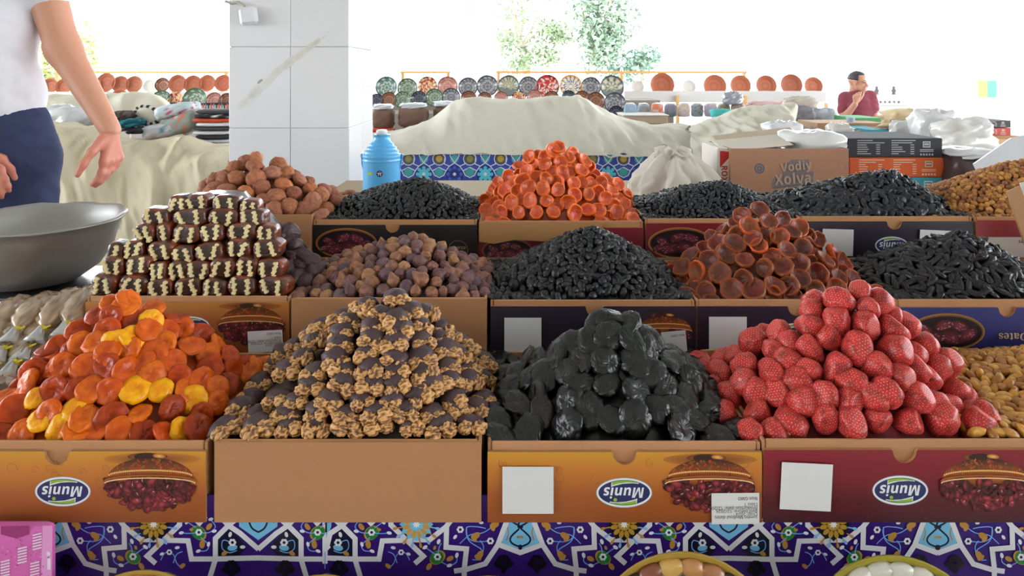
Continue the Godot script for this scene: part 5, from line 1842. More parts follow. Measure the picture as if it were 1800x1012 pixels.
func bench_goods() -> void:
	# the tied white bundle
	var o := at(1192, 0, 2.42)
	var t := thing("cloth_bundle", "cream cloth sack gathered into folds behind the orange apricots", "sack", Vector3(o.x, 0.60, -2.42))
	var m := Mb.new()
	var cream := hue(206, 199, 186)
	m.blob(64, 24, func(d: Vector3) -> Array:
		var a := atan2(d.z, d.x)
		var f := 0.5 + 0.5 * d.y
		var fold := 0.018 * sin(a * 8.0 + 3.0 * n3(Vector3(cos(a), sin(a), f * 1.5) * 1.3)) * smoothstep(0.98, 0.5, f) + 0.012 * n3(d * 5.0)
		var r := 0.172 * pow(maxf(0.0, 1.0 - pow(f, 1.6)), 0.6) + fold + (0.02 if f > 0.9 else 0.0)
		return [Vector3(cos(a) * r * 1.02 - 0.02 * f, 0.212 * f + 0.03 * n3(Vector3(cos(a), sin(a), 1.0) * 1.6) * f, sin(a) * r * 0.8), cream])
	var cloth := paint("canvas", 0.85)
	bumpy("canvas", cloth, 0.05, 20.0, 0.06)
	obj("sackcloth", m, cloth, t)
	# sweets carton with its faded stamp
	var c := carton("sweets_carton", "brown cardboard carton with faded grey-blue lettering standing behind the raisins", 1284, 1492, 261, 362, 2.4, 0.26, hue(162, 120, 94), true)
	var ink := hue(96, 94, 108)
	var u := 2.4 / F
	var here := func(px: float, py: float) -> Vector3:
		return at(px, py, 2.4) - c.position
	var k := Ink.new()
	var q: Vector3 = here.call(1335, 296)
	k.disc(Vector2(q.x, q.y), 9.2 * u, 9.2 * u, ink, null, 0, 24)
	k.disc(Vector2(q.x, q.y), 6.5 * u, 6.5 * u, hue(140, 118, 106), null, 0, 24)
	k.disc(Vector2(q.x, q.y), 4.8 * u, 4.8 * u, ink, null, 0, 20)
	k.disc(Vector2(q.x, q.y), 2.0 * u, 2.0 * u, hue(140, 118, 106), null, 0, 12)
	var plate := PackedVector2Array()
	for p in [[1356, 324], [1360, 312], [1375, 308], [1378, 288], [1388, 284], [1392, 280], [1414, 281], [1422, 279], [1423, 296], [1418, 301], [1430, 301], [1429, 322], [1400, 328], [1358, 332]]:
		var w: Vector3 = here.call(p[0], p[1])
		plate.append(Vector2(w.x, w.y))
	k.poly(plate, hue(122, 110, 112))
	var b0: Vector3 = here.call(1358, 330)
	var b1: Vector3 = here.call(1424, 323)
	k.line(PackedVector2Array([Vector2(b0.x, b0.y), Vector2(b1.x, b1.y)]), 0.004, ink)
	obj("stamp", k.m, paint("canvas", 0.85), c)
	q = here.call(1399, 292)
	text("lettering", "Vodiy", 0.030, hue(168, 142, 122), c, Vector3(q.x, q.y, 0.0022), Basis(Vector3.BACK, 0.10), 0.7)
	q = here.call(1394, 314)
	text("lettering", "Xolva", 0.036, hue(168, 142, 122), c, Vector3(q.x, q.y, 0.0022), Basis(Vector3.BACK, 0.07), 1.0)
	m = Mb.new()
	m.box(Vector3(-0.10, 0.212, -0.10), Vector3(0.24, 0.004, 0.17), hue(216, 206, 192), 0.001, Basis(Vector3.RIGHT, 0.12) * Basis(Vector3.BACK, 0.10))
	m.box(Vector3(-0.05, 0.225, -0.20), Vector3(0.30, 0.004, 0.10), hue(196, 178, 156), 0.001, Basis(Vector3.RIGHT, 0.3) * Basis(Vector3.BACK, 0.12))
	obj("flap", m, cardboard(), c).set_meta("label", "pale top flaps folded half shut")
	m = soft(Vector3(0.13, 0.16, -0.13), Vector3(0.125, 0.055, 0.1), hue(226, 226, 226), 3, 0.2, 1.6, 0.12)
	tag(obj("plastic_bag", m, paint("crinkled film", 0.22)), "white plastic bag lying open in the brown sweets carton", "bag")
	(get_node(NodePath("plastic_bag")) as Node3D).position = c.position
	var rx := carton("narrow_carton", "narrow red and white carton squeezed left of the brown carton", 1261, 1281, 260, 362, 2.42, 0.2, hue(212, 204, 196))
	k = Ink.new()
	k.z = 0.0006
	var w2 := 20.0 / F * 2.42
	k.rect(-w2 * 0.28, 0.06, w2 * 0.5, 0.195, hue(178, 34, 42))
	k.poly(PackedVector2Array([Vector2(-w2 * 0.3, 0.135), Vector2(w2 * 0.5, 0.17), Vector2(w2 * 0.5, 0.06), Vector2(-w2 * 0.3, 0.06)]), hue(216, 208, 200))
	k.rect(-w2 * 0.28, 0.0, w2 * 0.5, 0.062, hue(178, 34, 42))
	obj("print", k.m, paint("printed board", 0.4), rx)
	text("lettering", "ROX", 0.021, hue(168, 30, 40), rx, Vector3(w2 * 0.1, 0.115, 0.002), Basis(Vector3.BACK, -PI / 2), 0.5)
	# three printed date boxes in a stack
	for s in [["black", "black printed date box on top of the stack beside the carton", 1490, 1657, 243, 276.5, hue(52, 50, 56), hue(176, 176, 180)], ["orange", "orange printed date box in the middle of the stack", 1493, 1661, 277, 311.5, hue(206, 92, 46), hue(226, 188, 164)], ["teal", "teal printed date box at the bottom of the stack", 1493, 1660, 312, 349, hue(62, 150, 168), hue(200, 224, 228)]]:
		var bx := carton("date_box", s[1], s[2], s[3], s[4], s[5], 2.5, 0.28, s[6])
		print_lines(bx, (s[3] - s[2]) / F * 2.5, (s[5] - s[4]) / F * 2.5, s[7], Color(s[7].r, s[7].g, s[7].b))
	# a clear bag of dark dates and a grey lid at the right
	t = thing("date_bag", "big clear plastic bag of dark dates right of the orange box", "bag", at(1694, 344, 2.5))
	obj("dates", soft(Vector3.ZERO, Vector3(0.086, 0.094, 0.09), hue(70, 52, 50), 12, 0.12, 2.5, 0.2), paint("prune skin", 0.3), t)
	var top := soft(Vector3(0.012, 0.142, 0), Vector3(0.088, 0.02, 0.09), hue(220, 220, 222), 15, 0.25, 2.0, 0.2)
	obj("bag_top", top, paint("crinkled film", 0.22), t)
	m = Mb.new()
	var poly := PackedVector2Array()
	var lid := at(1760, 300, 2.15)
	for p in [[1716, 287], [1790, 241], [1838, 232], [1850, 330], [1730, 330]]:
		var w := at(p[0], p[1], 2.15) - lid
		poly.append(Vector2(w.x, w.y))
	m.prism(poly, 0.012, Transform3D(Basis(Vector3.RIGHT, -0.25), lid), hue(204, 206, 212))
	tag(obj("plastic_sheet", m, paint("white plastic", 0.35)), "light grey slanted plastic sheet behind the golden mulberries", "sheet")
	m = Mb.new()
	poly = PackedVector2Array()
	for p in [[1771, 337], [1793, 327], [1850, 470], [1816, 470]]:
		var w := at(p[0], p[1], 1.61)
		poly.append(Vector2(w.x, w.y))
	m.prism(poly, 0.006, Transform3D(Basis.IDENTITY, Vector3(0, 0, -1.61)), hue(160, 118, 80))
	poly = PackedVector2Array()
	for p in [[1795, 322], [1830, 316], [1870, 470], [1852, 470]]:
		var w := at(p[0], p[1], 1.615)
		poly.append(Vector2(w.x, w.y))
	m.prism(poly, 0.004, Transform3D(Basis.IDENTITY, Vector3(0, 0, -1.618)), hue(208, 204, 200))
	tag(obj("carton_flap", m, cardboard()), "brown cardboard flap leaning against the mulberry heap at the right edge", "cardboard")


func platters() -> void:
	var glaze := paint("yellow tray", 0.4)
	var film := paint("clear wrap", 0.06)
	film.transparency = BaseMaterial3D.TRANSPARENCY_ALPHA
	film.albedo_color = Color(1, 1, 1, 0.03)
	var k := 0
	var words := ["leftmost, showing only its rim", "second from left, showing only its rim", "middle one, barely above the edge", "second from right, with sliced dried fruit", "rightmost, with pale nuts under its rim"]
	for q in [[265, 993, 0.118], [575, 1001, 0.118], [860, 1003, 0.118], [1192, 961, 0.135], [1553, 967, 0.135]]:
		var r: float = q[2]
		var top := at(q[0], q[1], 0.925)
		var tilt := Basis(Vector3.RIGHT, PI / 2 - 0.28)
		var t := thing("gift_platter", "round cellophane-wrapped platter of dried fruit before the cloth, %s" % words[k], "platter", Vector3(top.x, top.y - r * cos(0.28), top.z + r * sin(0.28)), "wrapped platters leaning on the printed cloth")
		t.basis = tilt
		var m := Mb.new()
		m.lathe([Vector2(0, -0.008), Vector2(r * 0.8, -0.008), Vector2(r * 0.96, 0.004), Vector2(r, 0.014), Vector2(r * 0.985, 0.018), Vector2(r * 0.92, 0.010), Vector2(r * 0.76, -0.002), Vector2(0, -0.002)], 56, Transform3D.IDENTITY, hue(164, 132, 52) if k != 4 else hue(150, 136, 40))
		obj("tray", m, glaze, t)
		m = Mb.new()
		for j in 26:  # the ring of slices or nuts under the wrap
			var a := TAU * j / 26
			var col: Color = [hue(150, 98, 60), hue(190, 150, 80), hue(56, 40, 34), hue(172, 120, 70), hue(120, 66, 44)][(j * 7 + k) % 5] if k != 4 else jit(hue(196, 190, 176), 0.15)
			m.blob(12, 8, func(d: Vector3) -> Array: return [Vector3(cos(a) * r * 0.86, 0.012, sin(a) * r * 0.86) + Basis(Vector3.UP, -a) * (d * Vector3(0.012, 0.009, 0.019) * (1.0 + 0.2 * n3(d * 2.0 + Vector3(j, k, 0)))), col])
		obj("outer_fruit", m, paint("cup apricot flesh", 0.28), t)
		m = Mb.new()
		for j in 18:
			var a := TAU * j / 18 + 0.2
			var col: Color = [hue(196, 150, 84), hue(150, 92, 52), hue(200, 164, 104)][(j + k) % 3]
			m.blob(12, 8, func(d: Vector3) -> Array: return [Vector3(cos(a) * r * 0.62, 0.018, sin(a) * r * 0.62) + Basis(Vector3.UP, -a) * (d * Vector3(0.02, 0.011, 0.021)), col])
		m.blob(20, 10, func(d: Vector3) -> Array: return [Vector3(0, 0.012, 0) + d * Vector3(r * 0.5, 0.03, r * 0.5) * (1.0 + 0.1 * n3(d * 4.0)), hue(140, 84, 44)])
		obj("inner_fruit", m, paint("cup apricot flesh", 0.28), t)
		m = Mb.new()
		m.blob(56, 24, func(d: Vector3) -> Array:
			var lump := 1.0 + 0.03 * ridge.get_noise_3dv(d * 4.0 + Vector3(k, 0, 0))
			return [Vector3(d.x * r * 0.94 * lump, d.y * (0.034 if d.y > 0 else 0.014) * lump, d.z * r * 0.94 * lump), Color.WHITE])
		obj("wrap", m, film, t)
		k += 1


func pink_packs() -> void:
	var gloss := paint("pink packet", 0.25, {"clearcoat_enabled": true, "clearcoat": 0.5, "clearcoat_roughness": 0.15})
	var k := 0
	for q in [[-2, 94, 0.94, "pink boxed packet with white lettering, front one at the lower left corner"], [-60, 88, 0.958, "pink boxed packet behind the front one at the lower left corner"]]:
		var a := at(q[0], 1100, q[2])
		var b := at(q[1], 921 if k == 0 else 919, q[2])
		var t := thing("pink_packet", q[3], "packet", Vector3((a.x + b.x) * 0.5, 0.17, -q[2]), "pink packets on the front ledge")
		var h: float = b.y - 0.17
		var w := b.x - a.x
		var m := Mb.new()
		m.box(Vector3(0, h * 0.5, 0), Vector3(w, h, 0.016), hue(206, 96, 170), 0.004)
		obj("pack", m, gloss, t)
		var i := Ink.new()
		i.z = 0.0086
		var u := 0.94 / F
		var at2 := func(px: float, py: float) -> Vector2:
			var p := at(px, py, q[2] - 0.008) - t.position
			return Vector2(p.x, p.y)
		i.poly(PackedVector2Array([at2.call(2, 924), at2.call(52, 923), at2.call(52, 938), at2.call(30, 946), at2.call(2, 938)]), hue(146, 40, 104))
		i.poly(PackedVector2Array([at2.call(75, 923), at2.call(93, 923), at2.call(91, 1040), at2.call(72, 1040)]), hue(224, 150, 206))
		for j in 60:
			i.disc(at2.call(rr(2, 90), rr(940, 1030)), rr(1.0, 3.0) * u, rr(0.6, 1.2) * u, hue(170, 60, 130) if j % 2 else hue(226, 140, 200), null, rr(0, 3), 7)
		for c in [[66, 953], [40, 977], [10, 1000], [62, 1003], [38, 1030]]:  # slanted blocks of white lettering
			for l in 6:
				i.line(PackedVector2Array([at2.call(c[0] - 8, c[1] - 13 + l * 5), at2.call(c[0] + 8, c[1] - 17 + l * 5)]), 2.6 * u, hue(236, 214, 232))
		i.disc(at2.call(86, 972), 3.5 * u, 4 * u, hue(238, 220, 236))
		i.rect(at2.call(84, 1000).x, at2.call(84, 1000).y, at2.call(90, 980).x, at2.call(84, 980).y, hue(238, 220, 236))
		obj("print", i.m, gloss, t)
		k += 1


# ---------------------------------------------------------------- the stalls across the aisle
func drape(called: String, label: String, lines: Array, mat: Material, col: Color, folds := 0.012, nu := 70) -> Node3D:
	# lines: rows of [depth, [px, py, px, py ...]] from the far edge over the top to the front hem
	var rows := []
	for l in lines:
		var pts := []
		for j in range(0, l[1].size(), 2):
			pts.append(at(l[1][j], l[1][j + 1], l[0] if not l[0] is Array else lerpf(l[0][0], l[0][1], float(j) / maxf(1, l[1].size() - 2))))
		rows.append(pts)
	var along := func(pts: Array, u: float) -> Vector3:
		var f := u * (pts.size() - 1)
		var k := mini(int(f), pts.size() - 2)
		return (pts[k] as Vector3).cubic_interpolate(pts[k + 1], pts[maxi(k - 1, 0)], pts[mini(k + 2, pts.size() - 1)], f - k)
	var m := Mb.new()
	var s := Vector3(called.length(), label.length(), 0)
	m.sheet(nu, (rows.size() - 1) * 9, func(u: float, v: float) -> Array:
		var f := v * (rows.size() - 1)
		var k := mini(int(f), rows.size() - 2)
		var a: Vector3 = along.call(rows[maxi(k - 1, 0)], u)
		var b: Vector3 = along.call(rows[k], u)
		var c: Vector3 = along.call(rows[k + 1], u)
		var e: Vector3 = along.call(rows[mini(k + 2, rows.size() - 1)], u)
		var p := b.cubic_interpolate(c, a, e, f - k)
		var q := Vector3(p.x * 3.2 + p.y * 0.8, p.y * 1.2, p.z * 1.0)
		p += Vector3(0.3, 0.6, 0.7) * folds * (ridge.get_noise_3dv(q + s) * 1.2 + 0.8 * n3(q * 2.0 + s))
		return [p, col])
	var o := obj(called, m, mat)
	tag(o, label, "cloth")
	return o


func dish(r: float, kind: int, seed_: int) -> Mb:  # a painted or plain plate that stands on its rim; its face looks along +z
	var m := Mb.new()
	var plain := kind < 0
	var pal: Array = [[hue(92, 128, 118), hue(222, 226, 214), hue(60, 92, 96)], [hue(104, 124, 104), hue(190, 200, 178), hue(70, 92, 72)], [hue(176, 40, 44), hue(226, 196, 150), hue(60, 34, 36)], [hue(186, 124, 112), hue(214, 170, 156), hue(130, 80, 76)], [hue(112, 112, 118), hue(196, 196, 196), hue(70, 72, 84)], [hue(214, 206, 178), hue(120, 128, 124), hue(74, 80, 84)], [hue(232, 228, 218), hue(196, 44, 40), hue(50, 44, 46)], [hue(236, 234, 226), hue(44, 60, 120), hue(204, 150, 40)], [hue(128, 84, 66), hue(176, 124, 96), hue(84, 52, 44)], [hue(60, 62, 78), hue(120, 122, 136), hue(36, 38, 52)]][maxi(kind, 0)]
	var clay := jit(hue(176, 98, 68), 0.08)
	var rings := [0.0, 0.1, 0.2, 0.32, 0.45, 0.58, 0.68, 0.80, 0.92, 1.0]
	var n := 40
	var depth := func(t: float) -> float:
		return r * (0.02 if t < 0.6 else 0.02 + 0.32 * pow((t - 0.6) / 0.4, 1.3))
	var base := m.v.size()
	for side in 2:
		for j in rings.size():
			for k in n:
				var a := TAU * k / n
				var t: float = rings[j]
				var col: Color
				if plain:
					col = clay * (0.8 if j in [3, 6] else 1.0) if kind == -1 else hue(236, 230, 222)
				else:
					var petals := 8 + seed_ % 5 * 2
					var w := cos(a * petals + (PI if j % 2 else 0.0))
					col = pal[2] if j >= 8 else pal[1] if (w > 0.25 and j in [2, 4, 5, 7]) else pal[2] if (w < -0.5 and j in [3, 6]) else pal[0]
					if kind in [6, 2] and n3(Vector3(cos(a) * t, sin(a) * t, seed_) * 2.6) > 0.08:
						col = pal[1]
					if kind == 5 and sin(a) * t < -0.15 + 0.12 * sin(a * 22.0) and t < 0.85:
						col = pal[1]
				m.vert(Vector3(cos(a) * r * t, sin(a) * r * t, depth.call(t) - (0.006 if side else 0.0) - (0.012 * (1.0 - t) if side else 0.0)), col if side == 0 else clay)
	for side in 2:
		for j in rings.size() - 1:
			for k in n:
				var a := base + (side * rings.size() + j) * n + k
				var b := base + (side * rings.size() + j) * n + (k + 1) % n
				if side == 0:
					m.tri(a, b + n, b)
					m.tri(a, a + n, b + n)
				else:
					m.tri(a, b, b + n)
					m.tri(a, b + n, a + n)
	for k in n:
		var a := base + (rings.size() - 1) * n + k
		var b := base + (rings.size() - 1) * n + (k + 1) % n
		var c := n * rings.size()
		m.tri(a, a + c, b + c)
		m.tri(a, b + c, b)
	return m


func far_hall() -> void:
	var canvas := paint("canvas", 0.85)
	var beige := hue(202, 195, 181)
	var glaze := paint("painted glaze", 0.25)
	var clay := paint("fired clay", 0.6)
	var wood := paint("pale wood", 0.6)
	# --- middle stall: canvas over its goods, printed skirt
	var t := thing("covered_stall", "market table with a blue tile-print skirt under the canvas cover", "table", Vector3(0, 0, 0))
	var m := Mb.new()
	m.box(Vector3(0.18, 0.455, -5.55), Vector3(2.5, 0.03, 1.1), hue(150, 126, 96), 0.004)
	obj("table_top", m, wood, t)
	for x in [-1.0, 1.36]:
		for z in [-5.1, -6.0]:
			m = Mb.new()
			m.box(Vector3(x, 0.22, z), Vector3(0.06, 0.44, 0.06), hue(120, 98, 72))
			obj("leg", m, wood, t)
	skirt_print(t)
	drape("canvas_cover", "long cream canvas cover hanging over the goods of the middle stall", [
		[6.0, [650, 236, 700, 232, 760, 214, 800, 190, 860, 183, 930, 184, 990, 180, 1030, 184, 1070, 200, 1120, 214, 1180, 220, 1230, 224]],
		[5.75, [650, 234, 690, 231, 750, 214, 795, 182, 830, 174, 920, 174, 990, 170, 1025, 173, 1062, 193, 1110, 212, 1180, 220, 1232, 224]],
		[5.45, [645, 242, 690, 240, 750, 226, 795, 200, 840, 190, 920, 188, 990, 184, 1035, 192, 1075, 212, 1125, 226, 1185, 232, 1236, 236]],
		[5.15, [645, 262, 690, 256, 750, 248, 800, 240, 850, 236, 920, 236, 990, 234, 1040, 236, 1085, 244, 1130, 252, 1190, 258, 1240, 264]],
		[4.96, [650, 276, 690, 274, 750, 273, 800, 273, 850, 273, 920, 273, 990, 274, 1040, 274, 1085, 275, 1140, 278, 1195, 294, 1240, 304]],
	], canvas, beige, 0.03, 90)
	drape("canvas_sheet", "second cream canvas sheet bunched over goods right of the long cover", [
		[5.6, [1205, 226, 1250, 216, 1292, 204, 1330, 196, 1388, 194, 1396, 212]],
		[5.3, [1210, 224, 1250, 212, 1288, 198, 1326, 190, 1386, 189, 1394, 212]],
		[4.9, [1208, 240, 1250, 232, 1290, 222, 1330, 216, 1384, 212, 1392, 232]],
		[4.5, [1212, 276, 1250, 262, 1290, 250, 1330, 246, 1384, 244, 1396, 256]],
		[4.2, [1222, 330, 1250, 320, 1290, 310, 1330, 305, 1384, 300, 1400, 310]],
	], canvas, hue(202, 194, 178), 0.05, 60)
	m = Mb.new()
	m.box(Vector3(1.75, 0.16, -5.0), Vector3(1.3, 0.32, 1.4), hue(150, 140, 124))
	tag(obj("goods_crate", m, wood), "low wooden crate under the second canvas sheet", "crate")
	# --- bags of walnuts-in-shell beside the plates
	var k := 0
	for q in [[674, 222, 6.3, 20, 21], [727, 220, 6.3, 28, 21], [784, 214, 6.4, 24, 19]]:
		var b := thing("brown_bag", "clear bag of shaggy brown goods under the plates, %s" % ["left one by the pillar", "middle one", "right one half behind the canvas"][k], "bag", at(q[0], q[1] + 3, q[2]), "clear bags of brown goods below the plates")
		var u: float = q[2] / F
		obj("filling", soft(Vector3.ZERO, Vector3(q[3] * u, q[4] * u, 0.12), hue(112, 84, 72), 30 + k, 0.12, 3.0, 0.12), paint("shaggy brown", 0.8), b)
		obj("bag_top", soft(Vector3(0, q[4] * u * 1.55, 0), Vector3(q[3] * u * 0.86, 5.5 * u, 0.10), hue(222, 224, 230), 40 + k, 0.3, 2.0, 0.25), paint("crinkled film", 0.22), b)
		k += 1
	m = Mb.new()
	m.box(at(672, 229, 6.15), Vector3(0.20, 0.035, 0.2), hue(186, 52, 44), 0.004)
	tag(obj("red_tray", m, paint("printed board", 0.4)), "flat red tray under the brown bags beside the pillar", "tray")
	# --- the stepped rack of painted plates
	t = thing("plate_rack", "stepped wooden rack behind the canvas that holds the painted plates", "rack", Vector3.ZERO)
	m = Mb.new()
	m.box(Vector3(-0.1, 0.3325, -7.28), Vector3(3.5, 0.665, 0.64), hue(150, 140, 128))
	obj("lower_step", m, wood, t)
	m = Mb.new()
	m.box(Vector3(-0.1, 0.3875, -7.85), Vector3(3.5, 0.775, 0.48), hue(150, 140, 128))
	obj("upper_step", m, wood, t)
	var back := [[680, 154, 19, 0, "green and white petalled"], [717, 156, 18, 1, "sage green"], [752, 152, 17, 2, "red flowered"], [787, 153, 18, 3, "dusty rose"], [823, 154, 17, 4, "grey medallion"], [857, 152, 19, 4, "large grey"], [894, 152, 19, 5, "cream with a building"], [929, 153, 18, 4, "pale grey"], [962, 153, 21, 6, "white with red flowers"], [1003, 152, 20, 7, "many-coloured sunburst"], [1038, 154, 18, 4, "silver-grey ringed"], [1075, 154, 21, 5, "cream skyline"]]
	for q in back:
		plate_at(q, 7.75, glaze, "%s painted plate in the upper row of the plate rack" % q[4], "painted plates in the upper row")
	var front := [[662, 178, 13, 9, "dark blue"], [684, 176, 14, 8, "brown rimmed"], [708, 176, 15, 1, "sage"], [737, 174, 14, 9, "slate"], [764, 172, 16, 1, "moss green"], [793, 171, 16, 4, "ringed grey"], [824, 174, 14, 8, "tan"], [852, 175, 13, 8, "rust brown"], [881, 174, 13, 3, "pink"], [912, 173, 13, 2, "small red flowered"], [940, 172, 14, 3, "rosy brown"], [970, 173, 13, 8, "clay brown"], [999, 171, 12, 9, "violet"], [1023, 174, 14, 8, "deep brown"], [1047, 178, 16, 8, "speckled brown"], [1080, 182, 19, 4, "grey with cream centre"], [1083, 199, 13, 9, "navy"]]
	k = 0
	for q in front:
		plate_at(q, 7.2 - (0.35 if k == 16 else 0.0), glaze, "%s painted plate in the lower row, %s from left" % [q[4], ordinal(k)], "painted plates in the lower row")
		k += 1
	# --- rails behind
	for q in [[96, 402, "rail"], [704, 792, "rail"], [872, 1312, "rail"]]:
		var a := at(q[0], 127, 8.7)
		var b := at(q[1], 127, 8.7)
		t = thing("wooden_rail", "thin orange-brown wooden rail behind the plates, %s" % ["left of the near pillar", "between near and far pillar", "right of the far pillar"][[96, 704, 872].find(q[0])], "rail", Vector3.ZERO, "wooden rails along the yard")
		m = Mb.new()
		m.box((a + b) * 0.5, Vector3(b.x - a.x, 0.03, 0.04), hue(214, 160, 96), 0.004)
		obj("bar", m, wood, t)
		var posts: int = maxi(2, int((b.x - a.x) / 0.8))
		for j in posts:
			m = Mb.new()
			m.box(Vector3(lerpf(a.x + 0.03, b.x - 0.03, float(j) / (posts - 1)), a.y * 0.5, -8.7), Vector3(0.035, a.y - 0.02, 0.035), hue(206, 160, 104), 0.003)
			obj("post", m, wood, t)
	# --- terracotta on the white shelf at the right
	t = thing("white_shelf", "white fabric-faced shelf with wooden posts that carries terracotta plates", "shelf", Vector3.ZERO)
	var sa := at(1097, 160, 8.2)
	var sb := at(1453, 180, 8.2)
	m = Mb.new()
	m.box(Vector3((sa.x + sb.x) * 0.5, (sa.y + sb.y) * 0.5, -8.35), Vector3(sb.x - sa.x, sa.y - sb.y, 0.30), hue(226, 224, 224), 0.01)
	obj("white_panel", m, canvas, t)
	for px in [1100, 1191, 1256, 1310, 1378, 1452]:
		m = Mb.new()
		var p := at(px, 180, 8.17)
		m.box(Vector3(p.x, 0.36, -8.17), Vector3(0.04, 0.9 if px in [1191, 1310] else 0.72, 0.04), hue(224, 178, 122), 0.004)
		obj("post", m, wood, t)
	k = 0
	for q in [[1120, 153, 11, -2], [1163, 150, 21, -1], [1210, 153, 12, -2], [1255, 152, 20, -1], [1300, 151, 18, -1], [1345, 151, 18, -1], [1389, 150, 19, -1], [1428, 152, 16, -1]]:
		plate_at(q, 8.3, clay, ("plain terracotta plate on the white shelf, %s from left" if q[3] == -1 else "small white-rimmed plate on the white shelf, %s from left") % ordinal(k), "plates on the white shelf")
		k += 1
	# --- terracotta row at the left
	m = Mb.new()
	var la := at(50, 161, 7.6)
	var lb := at(404, 175, 7.6)
	m.box(Vector3((la.x + lb.x) * 0.5 - 0.3, (la.y + lb.y) * 0.5, -7.7), Vector3(lb.x - la.x + 0.6, la.y - lb.y, 0.3), hue(222, 216, 208), 0.008)
	m.box(Vector3((la.x + lb.x) * 0.5 - 0.3, 0.38, -7.75), Vector3(lb.x - la.x + 0.6, 0.76, 0.2), hue(150, 140, 128))
	tag(obj("pottery_shelf", m, wood), "long pale shelf at the left that carries terracotta plates", "shelf")
	k = 0
	for q in [[68, 151, 13, -1], [90, 152, 14, -1], [114, 153, 14, -1], [140, 152, 14, -1], [166, 150, 14, -1], [189, 146, 17, -1], [214, 149, 15, -1], [238, 149, 15, -1], [264, 151, 11, -2], [287, 150, 13, 8], [314, 148, 16, -1], [341, 149, 16, -1], [366, 147, 15, -1], [394, 147, 15, -1]]:
		plate_at(q, 7.6, clay if q[3] < 0 else glaze, ("terracotta plate on the left pottery shelf, %s from left" if q[3] == -1 else "small pale plate on the left pottery shelf, %s from left" if q[3] == -2 else "brown patterned plate on the left pottery shelf, %s from left") % ordinal(k), "plates on the left pottery shelf")
		k += 1
	k = 0
	for q in [[212, 172, 15, -1, "orange terracotta"], [286, 176, 17, 1, "dark green"], [310, 176, 14, 2, "orange flowered"], [345, 176, 21, 1, "pale sage"], [378, 178, 15, 3, "dusty rose"], [400, 178, 14, 8, "brown"]]:
		plate_at(q, 6.6, glaze, "%s plate below the left pottery shelf" % q[4], "plates below the left pottery shelf")
		k += 1
	m = Mb.new()
	m.box(at(340, 230, 6.9), Vector3(1.6, 0.55, 0.9), hue(170, 160, 146), 0.01)
	tag(obj("pottery_table", m, wood), "table behind the textiles that carries the green plates", "table")
	left_stall(canvas, beige)
	right_goods(canvas)


func plate_at(q: Array, d: float, mat: Material, label: String, group: String) -> void:
	var r: float = q[2] / F * d
	var o := obj("plate", dish(r, q[3], int(q[0])), mat)
	o.transform = Transform3D(Basis(Vector3.RIGHT, -0.22), at(q[0], q[1], d))
	tag(o, label, "plate", group)


func skirt_print(t: Node3D) -> void:
	var m := Mb.new()
	var a := at(640, 272, 4.99)
	var b := at(1250, 330, 4.99)
	m.box(Vector3((a.x + b.x) * 0.5, a.y * 0.5 + 0.01, -4.995), Vector3(b.x - a.x, a.y - 0.02, 0.008), hue(62, 84, 168))
	obj("skirt", m, paint("oilcloth", 0.28), t)
	var k := Ink.new()
	var u := 4.99 / F
	var white := hue(226, 228, 236)
	var c := func(px: float, py: float) -> Vector2:
		var p := at(px, py, 4.99)
		return Vector2(p.x, p.y)
	for j in 12:
		var x := 637.0 + j * 54.0
		for row in 2:
			var y := 306.0 + row * 54.0
			# blue petals, then the big star, then the small medallion above
			for e in [[-14, -19, hue(58, 74, 160)], [14, -19, hue(58, 74, 160)], [-27, -4, hue(70, 160, 160)], [0, -27, hue(84, 168, 172)], [-20, 12, hue(50, 62, 140)], [20, 12, hue(50, 62, 140)]]:
				k.disc(c.call(x + e[0], y + e[1]), 8 * u, 7.5 * u, e[2], null, 0.4, 12)
			for e in [[-27, -27, 10.5, hue(86, 88, 96)]]:
				k.disc(c.call(x + e[0], y + e[1]), (e[2] + 1.5) * u, (e[2] + 1.5) * u, white, null, 0, 16)
				k.disc(c.call(x + e[0], y + e[1]), e[2] * u, e[2] * u, e[3], null, 0, 16)
				k.disc(c.call(x + e[0], y + e[1]), 6 * u, 6 * u, hue(196, 160, 60) if j % 2 else hue(150, 140, 80), null, 0, 10)
			k.disc(c.call(x, y), 16 * u, 16 * u, hue(34, 44, 108), null, 0, 20)
			for g in 8:
				var an := TAU * g / 8
				k.disc(c.call(x + cos(an) * 11, y + sin(an) * 11), 3.4 * u, 3.4 * u, hue(96, 190, 214) if j % 2 == 0 else hue(70, 96, 190), null, 0, 8)
			k.disc(c.call(x, y), 9 * u, 9 * u, hue(96, 196, 218) if j % 2 == 0 else hue(40, 50, 116), null, 0, 16)
			k.disc(c.call(x, y), 3 * u, 3 * u, white, null, 0, 10)
			for s in [-1.0, 1.0]:
				k.line(PackedVector2Array([c.call(x + s * 27, y - 42), c.call(x + s * 17, y - 31), c.call(x + s * 18, y - 18), c.call(x + s * 9, y - 14), c.call(x, y - 20)]), 1.7 * u, white)
				k.line(PackedVector2Array([c.call(x + s * 9, y - 14), c.call(x + s * 15, y - 6), c.call(x + s * 27, y - 12)]), 1.7 * u, white)
				k.line(PackedVector2Array([c.call(x + s * 15, y - 6), c.call(x + s * 19, y + 2), c.call(x + s * 27, y + 6)]), 1.7 * u, white)
				k.line(PackedVector2Array([c.call(x + s * 6, y - 42), c.call(x + s * 8, y - 32), c.call(x, y - 20)]), 1.7 * u, white)
	k.line(PackedVector2Array([c.call(640, 329), c.call(1250, 329)]), 1.7 * u, white)
	obj("print", k.m, paint("oilcloth", 0.28), t)
	for ch in t.get_children():
		if ch.name == "print":
			(ch as Node3D).position = Vector3(0, 0, -4.9905)


